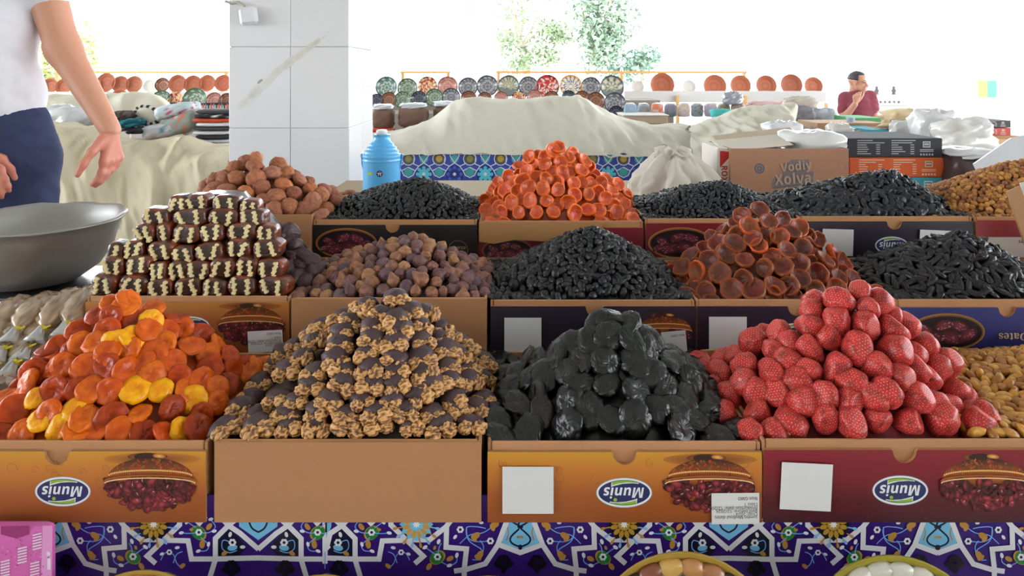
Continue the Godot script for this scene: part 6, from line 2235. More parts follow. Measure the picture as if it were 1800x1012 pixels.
func left_stall(canvas: Material, beige: Color) -> void:
	var m := Mb.new()
	m.box(Vector3(-2.25, 0.30, -4.35), Vector3(1.62, 0.60, 1.3), hue(150, 130, 104), 0.01)
	tag(obj("textile_table", m, paint("pale wood", 0.6)), "table at the left that carries textiles under a canvas", "table")
	drape("table_canvas", "beige canvas falling in deep folds over the table behind the standing man", [
		[[3.95, 4.05], [-60, 232, 40, 226, 85, 214, 120, 222, 160, 230, 200, 238, 240, 244, 280, 252, 320, 246, 360, 254, 410, 262]],
		[[3.72, 3.85], [-60, 236, 40, 234, 85, 222, 120, 236, 160, 240, 200, 248, 240, 252, 280, 258, 320, 250, 360, 262, 407, 270]],
		[[3.50, 3.60], [-60, 280, 40, 280, 90, 262, 125, 285, 165, 280, 205, 296, 245, 290, 285, 300, 325, 290, 365, 296, 404, 302]],
		[[3.42, 3.46], [-60, 370, 40, 370, 95, 360, 130, 380, 170, 370, 210, 385, 250, 375, 290, 385, 330, 375, 370, 380, 402, 380]],
		[[3.34, 3.44], [-60, 500, 40, 500, 95, 500, 130, 500, 170, 500, 210, 500, 250, 500, 290, 500, 330, 500, 370, 500, 402, 500]],
	], canvas, hue(208, 196, 168), 0.055, 90)
	drape("folded_canvas", "folded beige canvas with a dark cord behind the textiles at left", [
		[4.9, [40, 178, 100, 176, 160, 176, 220, 170, 275, 172, 300, 186]],
		[4.7, [40, 172, 100, 170, 160, 170, 220, 165, 272, 167, 298, 182]],
		[4.5, [40, 184, 100, 182, 160, 184, 220, 180, 276, 180, 306, 204]],
		[4.4, [40, 225, 100, 225, 160, 225, 220, 222, 280, 222, 312, 230]],
	], canvas, hue(212, 204, 184), 0.03, 50)
	tag(obj("white_bag", soft(at(118, 222, 4.2), Vector3(0.15, 0.075, 0.12), hue(222, 222, 224), 51, 0.25, 2.0, 0.2), paint("crinkled film", 0.22)), "crumpled white plastic bag on the canvas behind the standing man", "bag")
	var felt := paint("woven cloth", 0.9)
	# the black and white oval hat and the scarves
	var t := thing("patterned_hat", "oval cream hat with black checked rim among the textiles", "hat", at(259, 203, 4.28))
	m = Mb.new()
	for k in 24:
		var a := TAU * k / 24
		var b := TAU * (k + 1) / 24
		var col := hue(40, 40, 46) if k % 2 else hue(206, 200, 190)
		m.tube([Vector3(cos(a) * 0.085, sin(a) * 0.050, 0), Vector3(cos((a + b) * 0.5) * 0.085, sin((a + b) * 0.5) * 0.050, 0), Vector3(cos(b) * 0.085, sin(b) * 0.050, 0)], 0.015, 7, col)
	obj("rim", m, felt, t)
	m = Mb.new()
	m.blob(24, 10, func(d: Vector3) -> Array: return [d * Vector3(0.08, 0.046, 0.03), hue(214, 206, 188)])
	obj("crown", m, felt, t)
	t.rotation = Vector3(-0.5, 0, -0.5)
	var k := 0
	for q in [[232, 222, 0.075, 0.028, hue(40, 132, 148), "teal striped scarf rolled up before the oval hat"], [216, 212, 0.05, 0.035, hue(96, 80, 76), "dark brown patterned scarf behind the teal one"], [212, 230, 0.06, 0.02, hue(170, 176, 200), "pale lilac folded cloth under the teal scarf"], [246, 234, 0.05, 0.022, hue(38, 36, 46), "small black folded cloth on the canvas"]]:
		m = soft(at(q[0], q[1], 4.2), Vector3(q[2], q[3], 0.1), q[4], 60 + k, 0.15, 2.0, 0.2)
		for j in m.c.size():
			if int((m.v[j].x + m.v[j].y * 0.6) * 70.0) % 2 == 0:
				m.c[j] = Color(m.c[j].r * 0.3, m.c[j].g * 0.3, m.c[j].b * 0.3) if k < 2 else m.c[j]
		tag(obj("folded_scarf", m, felt), q[5], "scarf", "scarves and cloths on the left table")
		k += 1
	for q in [[300, 240, 0.16, 0.055, hue(196, 192, 196), 0.16, "grey and pink patterned cushion lying flat among the textiles"], [335, 232, 0.13, 0.075, hue(150, 160, 152), 0.42, "grey-green patterned cushion tilted against the folded pile"], [316, 205, 0.13, 0.05, hue(186, 200, 206), 0.2, "pale blue flowered cushion behind the grey ones"]]:
		m = soft(Vector3.ZERO, Vector3(q[2], q[3], 0.14), q[4], 70 + k, 0.06, 1.5, 0.05, 30, 18)
		for j in m.c.size():
			var w := n3(m.v[j] * 28.0 + Vector3(k, 0, 0))
			if w > 0.28:
				m.c[j] = [hue(166, 44, 84), hue(96, 140, 150), hue(206, 120, 90)][k % 3]
			elif w < -0.34:
				m.c[j] = hue(228, 224, 222)
		var o := obj("cushion", m, felt)
		o.transform = Transform3D(Basis(Vector3.BACK, q[5]), at(q[0], q[1], 4.25))
		tag(o, q[6], "cushion", "cushions on the left table")
		k += 1
	var stack := [[hue(60, 56, 62), "dark grey"], [hue(30, 28, 32), "black and white lettered"], [hue(190, 66, 40), "red and yellow"], [hue(226, 222, 222), "white"], [hue(58, 58, 62), "charcoal patterned"], [hue(222, 220, 222), "pale grey"], [hue(44, 42, 48), "black"], [hue(214, 212, 216), "light"]]
	for j in stack.size():
		var y0 := 192.0 + j * 7.2
		var p := at(386 - (j % 3) * 3, y0 + 3.6, 4.15)
		m = soft(Vector3(p.x, p.y - 0.012, p.z), Vector3(0.135, 0.016, 0.13), stack[j][0], 80 + j, 0.05, 1.5, 0.0, 28, 12)
		if j == 1:
			for e in m.c.size():
				if n3(m.v[e] * 60.0) > 0.3:
					m.c[e] = hue(224, 220, 218)
		tag(obj("folded_textile", m, felt), "%s folded textile, %s from the top of the pile beside the pillar" % [stack[j][1], ordinal(j)], "textile", "folded textiles piled beside the pillar")
	# cord with fringe under the green plates
	t = thing("fringed_cord", "black cord with hanging beads stretched before the green plates", "cord")
	m = Mb.new()
	m.tube([at(278, 182, 6.2), at(340, 183, 6.2), at(404, 182, 6.2)], 0.012, 6, hue(40, 40, 44))
	m.box(Vector3(at(278, 0, 6.2).x, 0.4, -6.2), Vector3(0.02, 0.82, 0.02), hue(120, 100, 80))
	m.box(Vector3(at(404, 0, 6.2).x, 0.4, -6.2), Vector3(0.02, 0.82, 0.02), hue(120, 100, 80))
	obj("cord", m, felt, t)
	for j in 26:
		var p := at(282 + j * 4.7, 182, 6.19)
		m = Mb.new()
		m.tube([p, p - Vector3(0, rr(0.03, 0.06), 0)], 0.006, 5, [hue(40, 40, 44), hue(200, 70, 70), hue(90, 130, 150)][j % 3])
		obj("tassel", m, felt, t)
	var dots := [hue(120, 150, 130), hue(226, 226, 230), hue(90, 120, 180), hue(214, 200, 120)]
	for j in 14:
		m = Mb.new()
		var p := at(292 + (j % 7) * 9.5 + rr(-2, 2), 196 + (j / 7) * 8, 5.4 - (j / 7) * 0.15)
		m.lathe([Vector2(0, 0), Vector2(0.014, 0), Vector2(0.020, 0.018), Vector2(0.021, 0.03), Vector2(0.017, 0.03), Vector2(0.012, 0.01), Vector2(0, 0.008)], 14, Transform3D(Basis.IDENTITY, p), dots[j % 4])
		tag(obj("small_cup", m, paint("painted glaze", 0.25)), "small painted cup behind the cushions, %s from left in the %s row" % [ordinal(j % 7), "back" if j < 7 else "front"], "cup", "small painted cups behind the cushions")
	m = Mb.new()
	m.box(Vector3(at(330, 0, 5.35).x, 0.373, -5.2), Vector3(0.6, 0.746, 0.26), hue(196, 190, 180), 0.01)
	m.box(Vector3(at(330, 0, 5.35).x, 0.3865, -5.47), Vector3(0.6, 0.773, 0.27), hue(196, 190, 180), 0.01)
	tag(obj("cup_table", m, paint("pale wood", 0.6)), "low pale stand that carries the small painted cups", "stand")


func right_goods(canvas: Material) -> void:
	var film := paint("crinkled film", 0.22)
	var felt := paint("woven cloth", 0.9)
	var m := Mb.new()
	m.box(Vector3(2.9, 0.24, -6.68), Vector3(2.4, 0.48, 0.72), hue(176, 164, 146), 0.01)
	tag(obj("goods_table", m, paint("pale wood", 0.6)), "long pale table behind the canvas sheets at the right", "table")
	# bright little pouches in two rows
	var tones := [hue(150, 170, 190), hue(170, 180, 190), hue(214, 116, 80), hue(150, 166, 186), hue(210, 190, 190), hue(170, 186, 196), hue(176, 160, 176), hue(186, 176, 130), hue(150, 130, 120), hue(190, 176, 186)]
	for j in 10:
		var t := thing("spice_pouch", "small patterned pouch below the white shelf, %s from left" % ordinal(j), "pouch", at(1108 + j * 23.5, 205, 6.6 + (j % 2) * 0.1), "patterned pouches below the white shelf")
		m = soft(Vector3.ZERO, Vector3(0.066, 0.075, 0.05), tones[j], 100 + j, 0.1, 2.0, 0.1)
		for e in m.c.size():
			if n3(m.v[e] * 60.0 + Vector3(j, 0, 0)) > 0.2:
				m.c[e] = tones[(j + 3) % 10]
		obj("pouch", m, felt, t)
		obj("neck", soft(Vector3(0, 0.10, 0), Vector3(0.045, 0.02, 0.035), hue(224, 222, 226), 120 + j, 0.3, 2.0, 0.2, 12, 8), film, t)
	var specs := [
		["cardboard_tray", "flat white-topped cardboard tray right of the grey plate", 1097, 1174, 204, 217, 6.2, hue(196, 172, 146)],
		["open_carton", "brown cardboard carton before the seated man", 1437, 1556, 216, 250, 5.6, hue(178, 142, 112)],
		["green_box", "flat green box on the brown carton before the seated man", 1504, 1551, 207, 216, 5.9, hue(92, 158, 110)],
		["teal_box", "small teal box behind the wooden stick", 1527, 1566, 228, 246, 5.2, hue(60, 140, 160)],
		["black_box", "black printed box on the far right stack beside the pillar", 1694, 1777, 212, 224, 5.2, hue(78, 74, 80)],
		["red_box", "red printed box under the black box, far right stack", 1696, 1777, 225, 238, 5.2, hue(196, 84, 76)],
		["wooden_crate", "slatted wooden crate under the printed boxes, far right", 1690, 1792, 239, 300, 5.15, hue(176, 128, 92)],
	]
	for s in specs:
		var c := carton(s[0], s[1], s[2], s[3], s[4], s[5], s[6], 0.4, s[7])
		var w: float = (s[3] - s[2]) / F * s[6]
		var h: float = (s[5] - s[4]) / F * s[6]
		if s[0] in ["black_box", "red_box"]:
			print_lines(c, w, h, hue(206, 196, 192), hue(226, 200, 180))
		elif s[0] == "cardboard_tray":
			m = Mb.new()
			m.box(Vector3(0, h + 0.006, -0.2), Vector3(w * 1.04, 0.012, 0.42), hue(232, 228, 224), 0.003)
			obj("white_top", m, canvas, c)
		elif s[0] == "wooden_crate":
			for j in 4:
				m = Mb.new()
				m.box(Vector3(0, 0.03 + j * h * 0.24, 0.006), Vector3(w, h * 0.15, 0.012), jit(hue(206, 160, 112), 0.1), 0.002)
				obj("slat", m, paint("pale wood", 0.6), c)
	m = Mb.new()
	m.lathe([Vector2(0, 0), Vector2(0.028, 0), Vector2(0.034, 0.05), Vector2(0.031, 0.05), Vector2(0.026, 0.006), Vector2(0, 0.006)], 20, Transform3D(Basis.IDENTITY, at(1495, 217, 5.75)), hue(176, 196, 226))
	tag(obj("blue_cup", m, paint("white plastic", 0.35)), "pale blue cup before the seated man", "cup")
	m = Mb.new()
	m.tube([at(1486, 238, 5.3), at(1530, 228, 5.35), at(1572, 220, 5.45)], 0.016, 8, hue(198, 160, 120))
	tag(obj("wooden_stick", m, paint("pale wood", 0.6)), "pale wooden stick lying across the brown carton", "stick")
	var soft_ones := [
		["grey_pouch", "silvery grey bag at the end of the white shelf", "bag", 1288, 184, 6.6, 0.095, 0.07, hue(150, 152, 162), 0.3],
		["pink_bundle", "pink folded bundle left of the seated man", "bundle", 1345, 192, 6.6, 0.17, 0.045, hue(214, 170, 172), 0.2],
		["teal_bundle", "turquoise bundle on the edge of the second canvas", "bundle", 1270, 210, 5.7, 0.10, 0.05, hue(80, 184, 184), 0.25],
		["grey_sack", "dark grey sack left of the seated man, nearest the canvas", "sack", 1404, 214, 6.3, 0.13, 0.085, hue(120, 116, 124), 0.25],
		["grey_sack", "lighter grey sack right beside the seated man's elbow", "sack", 1442, 214, 6.5, 0.14, 0.075, hue(168, 168, 176), 0.25],
		["brown_sack", "taupe sack above the grey sacks", "sack", 1408, 192, 6.9, 0.16, 0.075, hue(184, 172, 160), 0.25],
		["white_bag", "white bulging plastic bag above the brown lettered carton", "bag", 1376, 252, 4.0, 0.115, 0.075, hue(228, 228, 230), 0.2],
		["brown_sack", "rounded brown sack right of the white bulging bag", "sack", 1418, 252, 4.3, 0.08, 0.06, hue(150, 132, 124), 0.15],
		["white_bag", "small white bag before the brown far carton", "bag", 1474, 246, 4.6, 0.085, 0.065, hue(216, 210, 204), 0.3],
		["white_bag", "small grey-white bag right of the teal box", "bag", 1585, 246, 4.6, 0.075, 0.075, hue(206, 204, 204), 0.2],
		["white_bag", "large white bag behind the black date box", "bag", 1640, 250, 4.4, 0.14, 0.12, hue(228, 228, 230), 0.25],
		["white_bag", "long white bag sloping down to the right behind the date bag", "bag", 1692, 262, 4.2, 0.17, 0.11, hue(226, 222, 218), 0.3],
		["paper_sack", "crumpled tan paper sack behind the white bags", "sack", 1610, 226, 5.2, 0.24, 0.085, hue(214, 190, 152), 0.3],
	]
	var j2 := 0
	for s in soft_ones:
		m = soft(at(s[3], s[4], s[5]), Vector3(s[6], s[7], s[6] * 0.8), s[8], 140 + j2, s[9], 1.8, 0.18, 28, 18)
		tag(obj(s[0], m, film if s[0] in ["white_bag", "grey_pouch"] else felt), s[1], s[2])
		j2 += 1
	m = Mb.new()
	m.box(Vector3(2.55, 0.2, -4.7), Vector3(2.2, 0.40, 1.5), hue(170, 158, 140), 0.01)
	tag(obj("near_table", m, paint("pale wood", 0.6)), "low table right of the second canvas that carries bags and cartons", "table")
	# small dark ornaments and bowls far right of the man
	m = Mb.new()
	m.box(at(1560, 183, 8.9), Vector3(0.5, 0.03, 0.2), hue(230, 228, 226), 0.004)
	m.box(at(1560, 167, 8.9), Vector3(0.5, 0.02, 0.2), hue(230, 228, 226), 0.004)
	m.box(Vector3(at(1560, 0, 8.9).x, 0.34, -8.9), Vector3(0.46, 0.66, 0.16), hue(226, 224, 222), 0.004)
	tag(obj("ornament_stand", m, canvas), "white stand right of the seated man with small ornaments", "stand")
	for j in 2:
		m = Mb.new()
		m.lathe([Vector2(0, 0), Vector2(0.028, 0), Vector2(0.02, 0.02), Vector2(0.032, 0.05), Vector2(0.018, 0.075), Vector2(0.022, 0.095), Vector2(0, 0.115)], 12, Transform3D(Basis.IDENTITY, at([1541, 1571][j], 166, 8.85)), hue(124, 122, 124))
		tag(obj("ornament", m, felt), "small grey ornament on the white stand, %s one" % ["left", "right"][j], "ornament", "ornaments on the white stand")
	for j in 6:
		m = Mb.new()
		m.lathe([Vector2(0, 0), Vector2(0.014, 0), Vector2(0.022, 0.03), Vector2(0.018, 0.03), Vector2(0, 0.008)], 10, Transform3D(Basis.IDENTITY, at(1540 + j * 8, 181, 8.82)), hue(150, 148, 152))
		tag(obj("small_bowl", m, felt), "tiny grey bowl on the white stand, %s from left" % ordinal(j), "bowl", "tiny bowls on the white stand")
	# poster by the right pillar
	var t := thing("poster", "poster with yellow, green and white fields hanging by the right pillar", "poster", at(1735, 178, 8.5))
	m = Mb.new()
	var u := 8.5 / F
	m.box(Vector3.ZERO, Vector3(34 * u, 72 * u, 0.006), hue(234, 234, 234), 0.001)
	obj("sheet", m, paint("sticker paper", 0.5), t)
	var i := Ink.new()
	i.z = 0.0036
	i.rect(-16 * u, 7 * u, 0.5 * u, 36 * u, hue(236, 208, 120))
	i.rect(0.5 * u, 7 * u, 16.5 * u, 36 * u, hue(110, 180, 168))
	obj("print", i.m, paint("sticker paper", 0.5), t)
	m = Mb.new()
	m.tube([at(1735, 214, 8.52), Vector3(at(1735, 0, 8.52).x, 0.0, -8.52)], 0.015, 8, hue(160, 160, 160))
	obj("stand_pole", m, paint("white plastic", 0.35), t)
	t.get_node("stand_pole").position = -t.position


func trees() -> void:
	var leafm := paint("leaf", 0.6, {"backlight_enabled": true, "backlight": Color(0.3, 0.32, 0.26)})
	leafm.cull_mode = BaseMaterial3D.CULL_DISABLED
	var bark := paint("bark", 0.9)
	var leaf := Mb.new()
	leaf.face([Vector3(-0.5, 0, 0), Vector3(0, -0.22, 0.05), Vector3(0.5, 0, -0.06), Vector3(0, 0.22, 0.05)], Color.WHITE)
	var leaf_mesh := leaf.mesh()
	var k := 0
	for q in [
		["tall pale green tree in the yard right of the far pillar", 1040, 24.0, [[1042, 60, 0.9], [1035, 10, 1.0], [1050, 100, 0.9], [1085, 30, 1.1], [1075, 70, 0.8], [1060, -40, 1.4], [1100, -60, 1.4], [1000, -70, 1.4]], 5200, hue(112, 128, 104)],
		["loose pale bush tree just right of the far pillar", 925, 26.0, [[900, 20, 1.2], [960, 55, 0.9], [930, 95, 1.0], [905, 115, 0.8], [985, 60, 0.7], [940, -30, 1.5], [965, 100, 0.6], [890, 70, 0.7]], 3000, hue(130, 142, 106)],
		["low green shrub tree behind the terracotta shelf", 1130, 25.0, [[1130, 105, 0.7], [1110, 120, 0.8], [1145, 100, 0.6], [1080, 120, 0.9]], 1500, hue(112, 132, 112)],
		["yellow-green tree behind the standing man's arm", 130, 22.0, [[140, 70, 1.0], [110, 100, 1.0], [75, 60, 1.0], [90, 130, 0.8], [70, 140, 0.9], [150, 110, 0.6], [40, 20, 1.5]], 3000, hue(156, 158, 100)],
	]:
		var base := at(q[1], 0, q[2])
		var t := thing("tree", q[0], "tree", Vector3(base.x, -0.06, base.z))
		var m := Mb.new()
		var c0: Vector3 = at(q[3][0][0], q[3][0][1], q[2]) - t.position
		m.tube([Vector3.ZERO, Vector3(0.05, 1.0, 0), Vector3(c0.x * 0.6, c0.y * 0.8, 0), c0 + Vector3(0, 0.5, 0)], [0.16, 0.13, 0.10, 0.03], 9, hue(150, 140, 120))
		for e in range(1, q[3].size()):
			var p: Vector3 = at(q[3][e][0], q[3][e][1], q[2] + (e % 3 - 1) * 0.8) - t.position
			m.tube([Vector3(c0.x * 0.5, c0.y * 0.6, 0), (c0 * 0.6 + p) * 0.55 + Vector3(0, 0.2, 0), p], [0.07, 0.04, 0.012], 6, hue(150, 140, 120))
		obj("trunk", m, bark, t)
		var mm := MultiMesh.new()
		mm.transform_format = MultiMesh.TRANSFORM_3D
		mm.use_colors = true
		mm.mesh = leaf_mesh
		mm.instance_count = q[4]
		for j in int(q[4]):
			var g: Array = q[3][rng.randi() % q[3].size()]
			var c: Vector3 = at(g[0], g[1], q[2] + rr(-0.8, 0.8)) - t.position
			var d := Vector3(rng.randfn(), rng.randfn(), rng.randfn()).normalized() * pow(rng.randf(), 0.6)
			var b := Basis.from_euler(Vector3(rr(0, TAU), rr(0, TAU), rr(0, TAU))).scaled_local(Vector3.ONE * rr(0.14, 0.30))
			mm.set_instance_transform(j, Transform3D(b, c + d * Vector3(g[2], g[2] * 0.85, g[2]) * 0.9))
			mm.set_instance_color(j, jit(q[5], 0.3))
		var mi := MultiMeshInstance3D.new()
		mi.multimesh = mm
		mi.material_override = leafm
		mi.name = "crown"
		mi.set_meta("kind", "stuff")
		t.add_child(mi)
		k += 1


# ---------------------------------------------------------------- people
# bones: [from, to, radius, radius, (flatten: depth scale)]; one continuous skin round all of them
func skin_of(bones: Array, cell: float, blend: float, colour: Callable, wrinkle := 0.0, m: Mb = null) -> Mb:
	if m == null:
		m = Mb.new()
	var lo := Vector3.ONE * 1e9
	var hi := -lo
	for b in bones:
		for e in 2:
			var r: float = b[2 + e] + cell * 3.0 + blend
			lo = lo.min(b[e] - Vector3.ONE * r)
			hi = hi.max(b[e] + Vector3.ONE * r)
	var nx := int((hi.x - lo.x) / cell) + 2
	var ny := int((hi.y - lo.y) / cell) + 2
	var nz := int((hi.z - lo.z) / cell) + 2
	var f := PackedFloat32Array()
	f.resize(nx * ny * nz)
	f.fill(1.0)
	for b in bones:
		var pa: Vector3 = b[0]
		var pb: Vector3 = b[1]
		var ra: float = b[2]
		var rb: float = b[3]
		var sq: float = b[4] if b.size() > 4 else 1.0  # depth over width
		var r := maxf(ra, rb) + blend * 1.5 + cell * 2.0
		var l := (pa.min(pb) - Vector3.ONE * r - lo) / cell
		var h := (pa.max(pb) + Vector3.ONE * r - lo) / cell
		var ab := pb - pa
		var abz := Vector3(ab.x, ab.y, ab.z / sq)
		var inv := 1.0 / maxf(abz.length_squared(), 1e-9)
		for z in range(maxi(0, int(l.z)), mini(nz, int(h.z) + 2)):
			for y in range(maxi(0, int(l.y)), mini(ny, int(h.y) + 2)):
				var at0 := (z * ny + y) * nx
				for x in range(maxi(0, int(l.x)), mini(nx, int(h.x) + 2)):
					var p := Vector3(lo.x + x * cell, lo.y + y * cell, lo.z + z * cell) - pa
					p.z /= sq
					var t := clampf(p.dot(abz) * inv, 0.0, 1.0)
					var d := (p - abz * t).length() - (ra + (rb - ra) * t)
					var o := f[at0 + x]
					var k := maxf(blend - absf(o - d), 0.0) / blend
					f[at0 + x] = minf(o, d) - k * k * blend * 0.25
	var ids := {}
	for z in nz - 1:
		for y in ny - 1:
			for x in nx - 1:
				var a0 := (z * ny + y) * nx + x
				var s := 0
				for c in 8:
					if f[a0 + (c & 1) + ((c >> 1) & 1) * nx + (c >> 2) * nx * ny] < 0.0:
						s += 1
				if s == 0 or s == 8:
					continue
				var sum := Vector3.ZERO
				var n := 0
				for e in [[0, 1], [2, 3], [4, 5], [6, 7], [0, 2], [1, 3], [4, 6], [5, 7], [0, 4], [1, 5], [2, 6], [3, 7]]:
					var i: int = e[0]
					var j: int = e[1]
					var fi := f[a0 + (i & 1) + ((i >> 1) & 1) * nx + (i >> 2) * nx * ny]
					var fj := f[a0 + (j & 1) + ((j >> 1) & 1) * nx + (j >> 2) * nx * ny]
					if (fi < 0.0) != (fj < 0.0):
						var t := fi / (fi - fj)
						sum += Vector3(i & 1, (i >> 1) & 1, i >> 2).lerp(Vector3(j & 1, (j >> 1) & 1, j >> 2), t)
						n += 1
				var p := lo + (Vector3(x, y, z) + sum / n) * cell
				if wrinkle > 0.0:
					p += Vector3(1, 0.3, 1) * wrinkle * (ridge.get_noise_3d(p.x * 5.0, p.y * 11.0, p.z * 5.0) + 0.6 * n3(p * 16.0))
				ids[a0] = m.vert(p, colour.call(p))
	var step := [1, nx, nx * ny]
	for a0 in ids:
		for ax in 3:
			var u: int = step[(ax + 1) % 3]
			var v: int = step[(ax + 2) % 3]
			var b0: int = a0 + step[ax]
			if b0 >= f.size() or (f[a0] < 0.0) == (f[b0] < 0.0):
				continue
			if not (ids.has(a0 - u) and ids.has(a0 - v) and ids.has(a0 - u - v)):
				continue
			var q := [ids[a0], ids[a0 - u], ids[a0 - u - v], ids[a0 - v]]
			if f[a0] < 0.0:
				m.tri(q[0], q[1], q[2])
				m.tri(q[0], q[2], q[3])
			else:
				m.tri(q[0], q[2], q[1])
				m.tri(q[0], q[3], q[2])
	return m


func hand_bones(wrist: Vector3, along: Vector3, palm_out: Vector3, thumb_side: Vector3, curl: float, k := 1.0) -> Array:  # palm, four bent fingers, thumb
	var out := []
	var x := thumb_side.normalized()
	var y := along.normalized()
	var z := palm_out.normalized()
	for j in 4:
		out.append([wrist + y * 0.012 * k, wrist + (y * 0.088 + x * (0.030 - j * 0.0205)) * k, 0.019 * k, 0.0125 * k])
	var lens := [0.072, 0.080, 0.074, 0.058]
	for j in 4:
		var p := wrist + (y * (0.09 - absf(j - 1.2) * 0.003) + x * (0.031 - j * 0.0205)) * k
		var a := curl * (0.55 + 0.12 * j)
		for s in 3:
			var dir := (y * cos(a) + z * sin(a)).normalized()
			var q: Vector3 = p + dir * lens[j] * [0.45, 0.31, 0.24][s] * k
			out.append([p, q, (0.0096 - s * 0.0009) * k, (0.0088 - s * 0.0011) * k])
			p = q
			a += curl * 0.75
	var t0 := wrist + (y * 0.022 + x * 0.022 + z * 0.006) * k
	var t1 := t0 + (y * 0.030 + x * 0.026 + z * 0.012) * k
	var t2 := t1 + (y * 0.032 + x * 0.010 + z * 0.012 * (1.0 + curl)) * k
	var t3 := t2 + (y * 0.026 + x * 0.001 + z * 0.010 * (1.0 + curl)) * k
	out.append([t0, t1, 0.0165 * k, 0.0120 * k])
	out.append([t1, t2, 0.0118 * k, 0.0105 * k])
	out.append([t2, t3, 0.0104 * k, 0.0082 * k])
	return out


func head_on(m: Mb, neck: Vector3, top: Vector3, face: Vector3, tone: Color, k := 1.0) -> Array:  # a face-bearing head; returns [centre, x, y, z] for the hair
	var y := (top - neck).normalized()
	var z := (face - y * face.dot(y)).normalized()
	var x := y.cross(z)
	var c := neck + y * 0.115 * k
	var p := func(a: float, b: float, d: float) -> Vector3:
		return c + (x * a + y * b + z * d) * k
	var bones := [
		[p.call(0, 0.035, -0.022), p.call(0, 0.04, 0.018), 0.080 * k, 0.072 * k],
		[p.call(0, -0.02, 0.03), p.call(0, -0.082, 0.055), 0.058 * k, 0.030 * k],
		[p.call(-0.03, -0.05, 0.02), p.call(0, -0.09, 0.058), 0.038 * k, 0.022 * k],
		[p.call(0.03, -0.05, 0.02), p.call(0, -0.09, 0.058), 0.038 * k, 0.022 * k],
		[p.call(0, -0.02, -0.02), p.call(0, -0.16, -0.03), 0.055 * k, 0.056 * k],
		[p.call(0, 0.012, 0.085), p.call(0, -0.03, 0.104), 0.010 * k, 0.015 * k],
		[p.call(-0.016, -0.036, 0.088), p.call(0.016, -0.036, 0.088), 0.010 * k, 0.010 * k],
		[p.call(-0.04, 0.022, 0.074), p.call(0.04, 0.022, 0.074), 0.013 * k, 0.013 * k],
		[p.call(-0.02, -0.060, 0.084), p.call(0.02, -0.060, 0.084), 0.009 * k, 0.009 * k],
		[p.call(-0.018, -0.070, 0.082), p.call(0.018, -0.070, 0.082), 0.009 * k, 0.009 * k],
		[p.call(-0.077, 0.02, -0.005), p.call(-0.080, -0.03, 0.0), 0.012 * k, 0.009 * k],
		[p.call(0.077, 0.02, -0.005), p.call(0.080, -0.03, 0.0), 0.012 * k, 0.009 * k],
	]
	var lip := Color(tone.r * 0.78, tone.g * 0.5, tone.b * 0.5)
	var brow := hue(40, 32, 30)
	skin_of(bones, 0.0042 * k, 0.016 * k, func(q: Vector3) -> Color:
		var d := (q - c) / k
		var u := Vector3(d.dot(x), d.dot(y), d.dot(z))
		if u.z > 0.05:
			if absf(u.x) < 0.026 and absf(u.y + 0.065) < 0.009:
				return lip
			if absf(absf(u.x) - 0.032) < 0.018 and absf(u.y - 0.03) < 0.005:
				return brow
			if absf(absf(u.x) - 0.031) < 0.012 and absf(u.y - 0.008) < 0.005:
				return hue(52, 40, 38)
		return tone, 0.0, m)
	return [c, x, y, z]


func hair_on(h: Array, k: float, col: Color) -> Mb:
	var c: Vector3 = h[0]
	var x: Vector3 = h[1]
	var y: Vector3 = h[2]
	var z: Vector3 = h[3]
	var m := Mb.new()
	m.blob(36, 22, func(d: Vector3) -> Array:
		var low := d.y < -0.05 or (d.z > 0.35 and d.y < 0.55)
		var r := 0.093 + 0.003 * n3(d * 9.0)
		if low:
			r = 0.074
		if d.y < -0.45:
			r = 0.05
		return [c + (x * d.x * r * 0.93 + y * (d.y * r + 0.036) + z * (d.z * r * 1.12 - 0.006)) * k, col])
	return m


